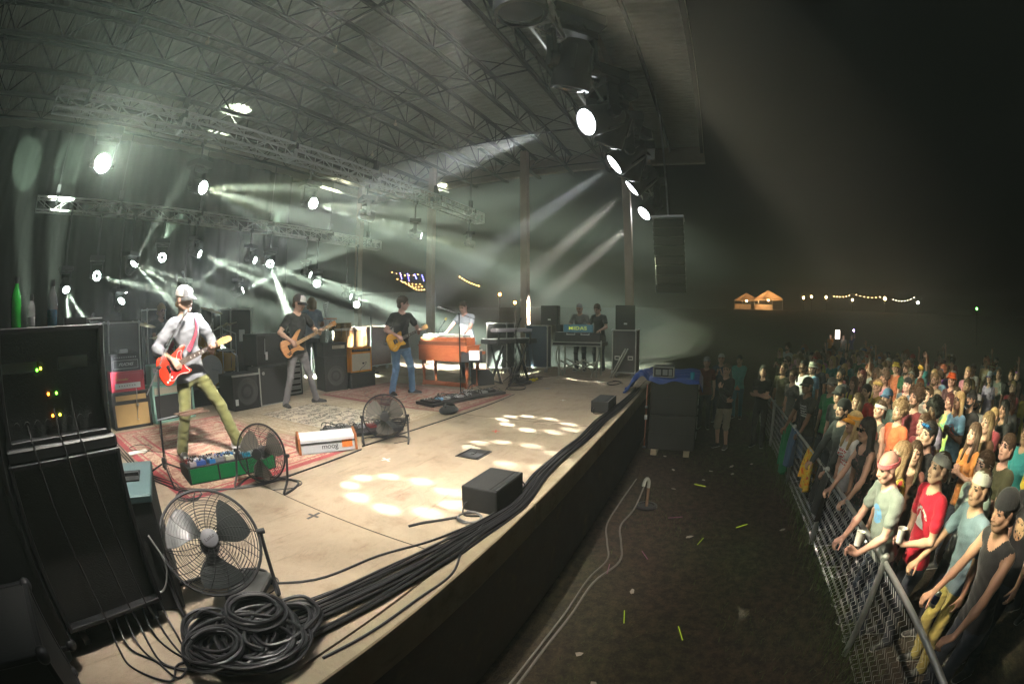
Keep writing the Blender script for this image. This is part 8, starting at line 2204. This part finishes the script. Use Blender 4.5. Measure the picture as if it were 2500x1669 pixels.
for k in range(4):
    string((25.8 + .3 * k, 20.6 - .3 * k, 4.9 - .22 * k + (.0 if k < 1 else -.3)), (27.2 + .3 * k * .4, 19.2 - .3 * k * .4, 4.75 - .22 * k + (.0 if k < 1 else -.5)), 7, ('orange fairy lights above the blue strands', 'upper orange fairy lights below the blue strands', 'middle orange fairy lights below the blue strands', 'lowest orange fairy lights below the blue strands')[k], (1, .5, .12), 'bulb_orange', 30, .022, .15)
string((34.0, 19.6, 5.1), (35.0, 18.2, 4.3), 9, 'sparse orange fairy lights between two stage columns', (1, .5, .12), 'bulb_orange', 26, .035, .1)
for p, l in (((26.9, 12.1, 3.0), 'upper orange torch lamp seen past the far columns'), ((27.4, 11.2, 2.45), 'middle orange torch lamp seen past the far columns'), ((27.6, 10.3, 1.7), 'low orange torch lamp seen past the far columns'), ((30.5, 20.2, 5.2), 'orange torch lamp beside the blue fairy lights')):
    far_lamp(p, l, 60, .09, (1, .35, .06), 'lamp_torch', 'torch lamps behind the stage')
# pale trailer behind the open upstage corner
r = empty('trailer', (14.6, 10.9, GROUND_Z), R(-50), 'pale box trailer parked behind the open back corner of the stage', 'trailer')
b = MB(); b.span((-1.6, -1.0, .55), (1.6, 1.0, 3.7)); b.build('box', mat('trailer_white', (.5, .47, .42), .6, var=.1), r, bevel=.04)
for x in (-1.2, -.4, .4, 1.2):
    b = MB(); b.span((x - .02, -1.02, .6), (x + .02, -1.0, 3.65)); b.build('rib', M_ALUDULL, r)
for x in (-.9, .9):
    b = MB(); b.cyl((x, -.95, .4), (x, -.7, .4), .4, 18); b.build('wheel', M_RUBBER, r, smooth=True)
# knot of people lit by their phones far back in the field
pb = bd('m_down')
for k, (x, y, sc, lab) in enumerate(((31.6, -10.9, (.6, .25, .05), 'person in orange far back in the field beside a lit sign'), (31.2, -11.9, (.3, .3, .3), 'person in grey far back in the field beside a lit sign'), (31.0, -12.5, (.05, .05, .2), 'person holding up a glowing blue light far back in the field'))):
    person(bd('m_up') if k == 2 else pb, (x, y, G_), 140, lab, 'fair', sc, hair='short', haircol='brown')
r = empty('lit_sign', (31.3, -11.4, GROUND_Z), R(-60), 'small glowing white sign among the far people', 'sign')
b = MB(); b.cyl((0, 0, 0), (0, 0, 1.5), .02, 6); b.build('post', M_BLACK, r); b = MB(); b.box((0, 0, 1.85), (.5, .04, .6)); b.build('panel', glow('sign_white', (1, .8, .66), 5), r)
b = MB(); b.ball((30.85, -12.6, .95), .07, 8); tag(b.build('glow_ball', glow('ball_violet', (.35, .25, 1), 30)), 'glowing violet ball held up far back in the field', 'light toy')
# ================================================================ pieces that came out of one builder become parts of their own
def split_loose(o, name):
    me = o.data; n = len(me.vertices); par = list(range(n))
    def find(a):
        while par[a] != a: par[a] = par[par[a]]; a = par[a]
        return a
    for e in me.edges:
        a, c = find(e.vertices[0]), find(e.vertices[1])
        if a != c: par[a] = c
    groups = {}
    for p in me.polygons: groups.setdefault(find(p.vertices[0]), []).append(p)
    if len(groups) < 2: return
    for polys in groups.values():
        idx = sorted({v for p in polys for v in p.vertices}); mp = {v: i for i, v in enumerate(idx)}
        m2 = bpy.data.meshes.new(name)
        m2.from_pydata([me.vertices[v].co[:] for v in idx], [], [[mp[v] for v in p.vertices] for p in polys])
        for q in me.materials: m2.materials.append(q)
        for a, p in zip(m2.polygons, polys): a.use_smooth = p.use_smooth; a.material_index = p.material_index
        c = bpy.data.objects.new(name, m2); COL.objects.link(c)
        c.parent = o.parent; c.matrix_local = o.matrix_local.copy()
    bpy.data.objects.remove(o)
SPL = {'corner_balls': 'corner_ball', 'lugs': 'lug', 'sockets': 'socket', 'side_handles': 'side_handle', 'rigging_pins': 'rigging_pin', 'buckles': 'buckle', 'tape_labels': 'tape_label', 'lead': 'lead', 'panels': 'front_panel', 'legs': 'leg', 'hoop': 'hoop'}
for o in list(bpy.data.objects):
    if o.type != 'MESH' or o.parent is None or o.children: continue
    nm = o.name.split('.')[0]
    if nm in SPL: split_loose(o, SPL[nm])
    elif nm in ('inlays', 'frets', 'knobs', 'strings', 'drum_microphones', 'vents', 'keys'): o['kind'] = 'stuff'
for o in list(bpy.data.objects):
    if o.type == 'MESH' and o.name.split('.')[0] == 'head' and o.parent is not None and o.parent.name.split('.')[0] in ('kick_drum', 'tom', 'floor_tom', 'snare_drum'): split_loose(o, 'drum_head')
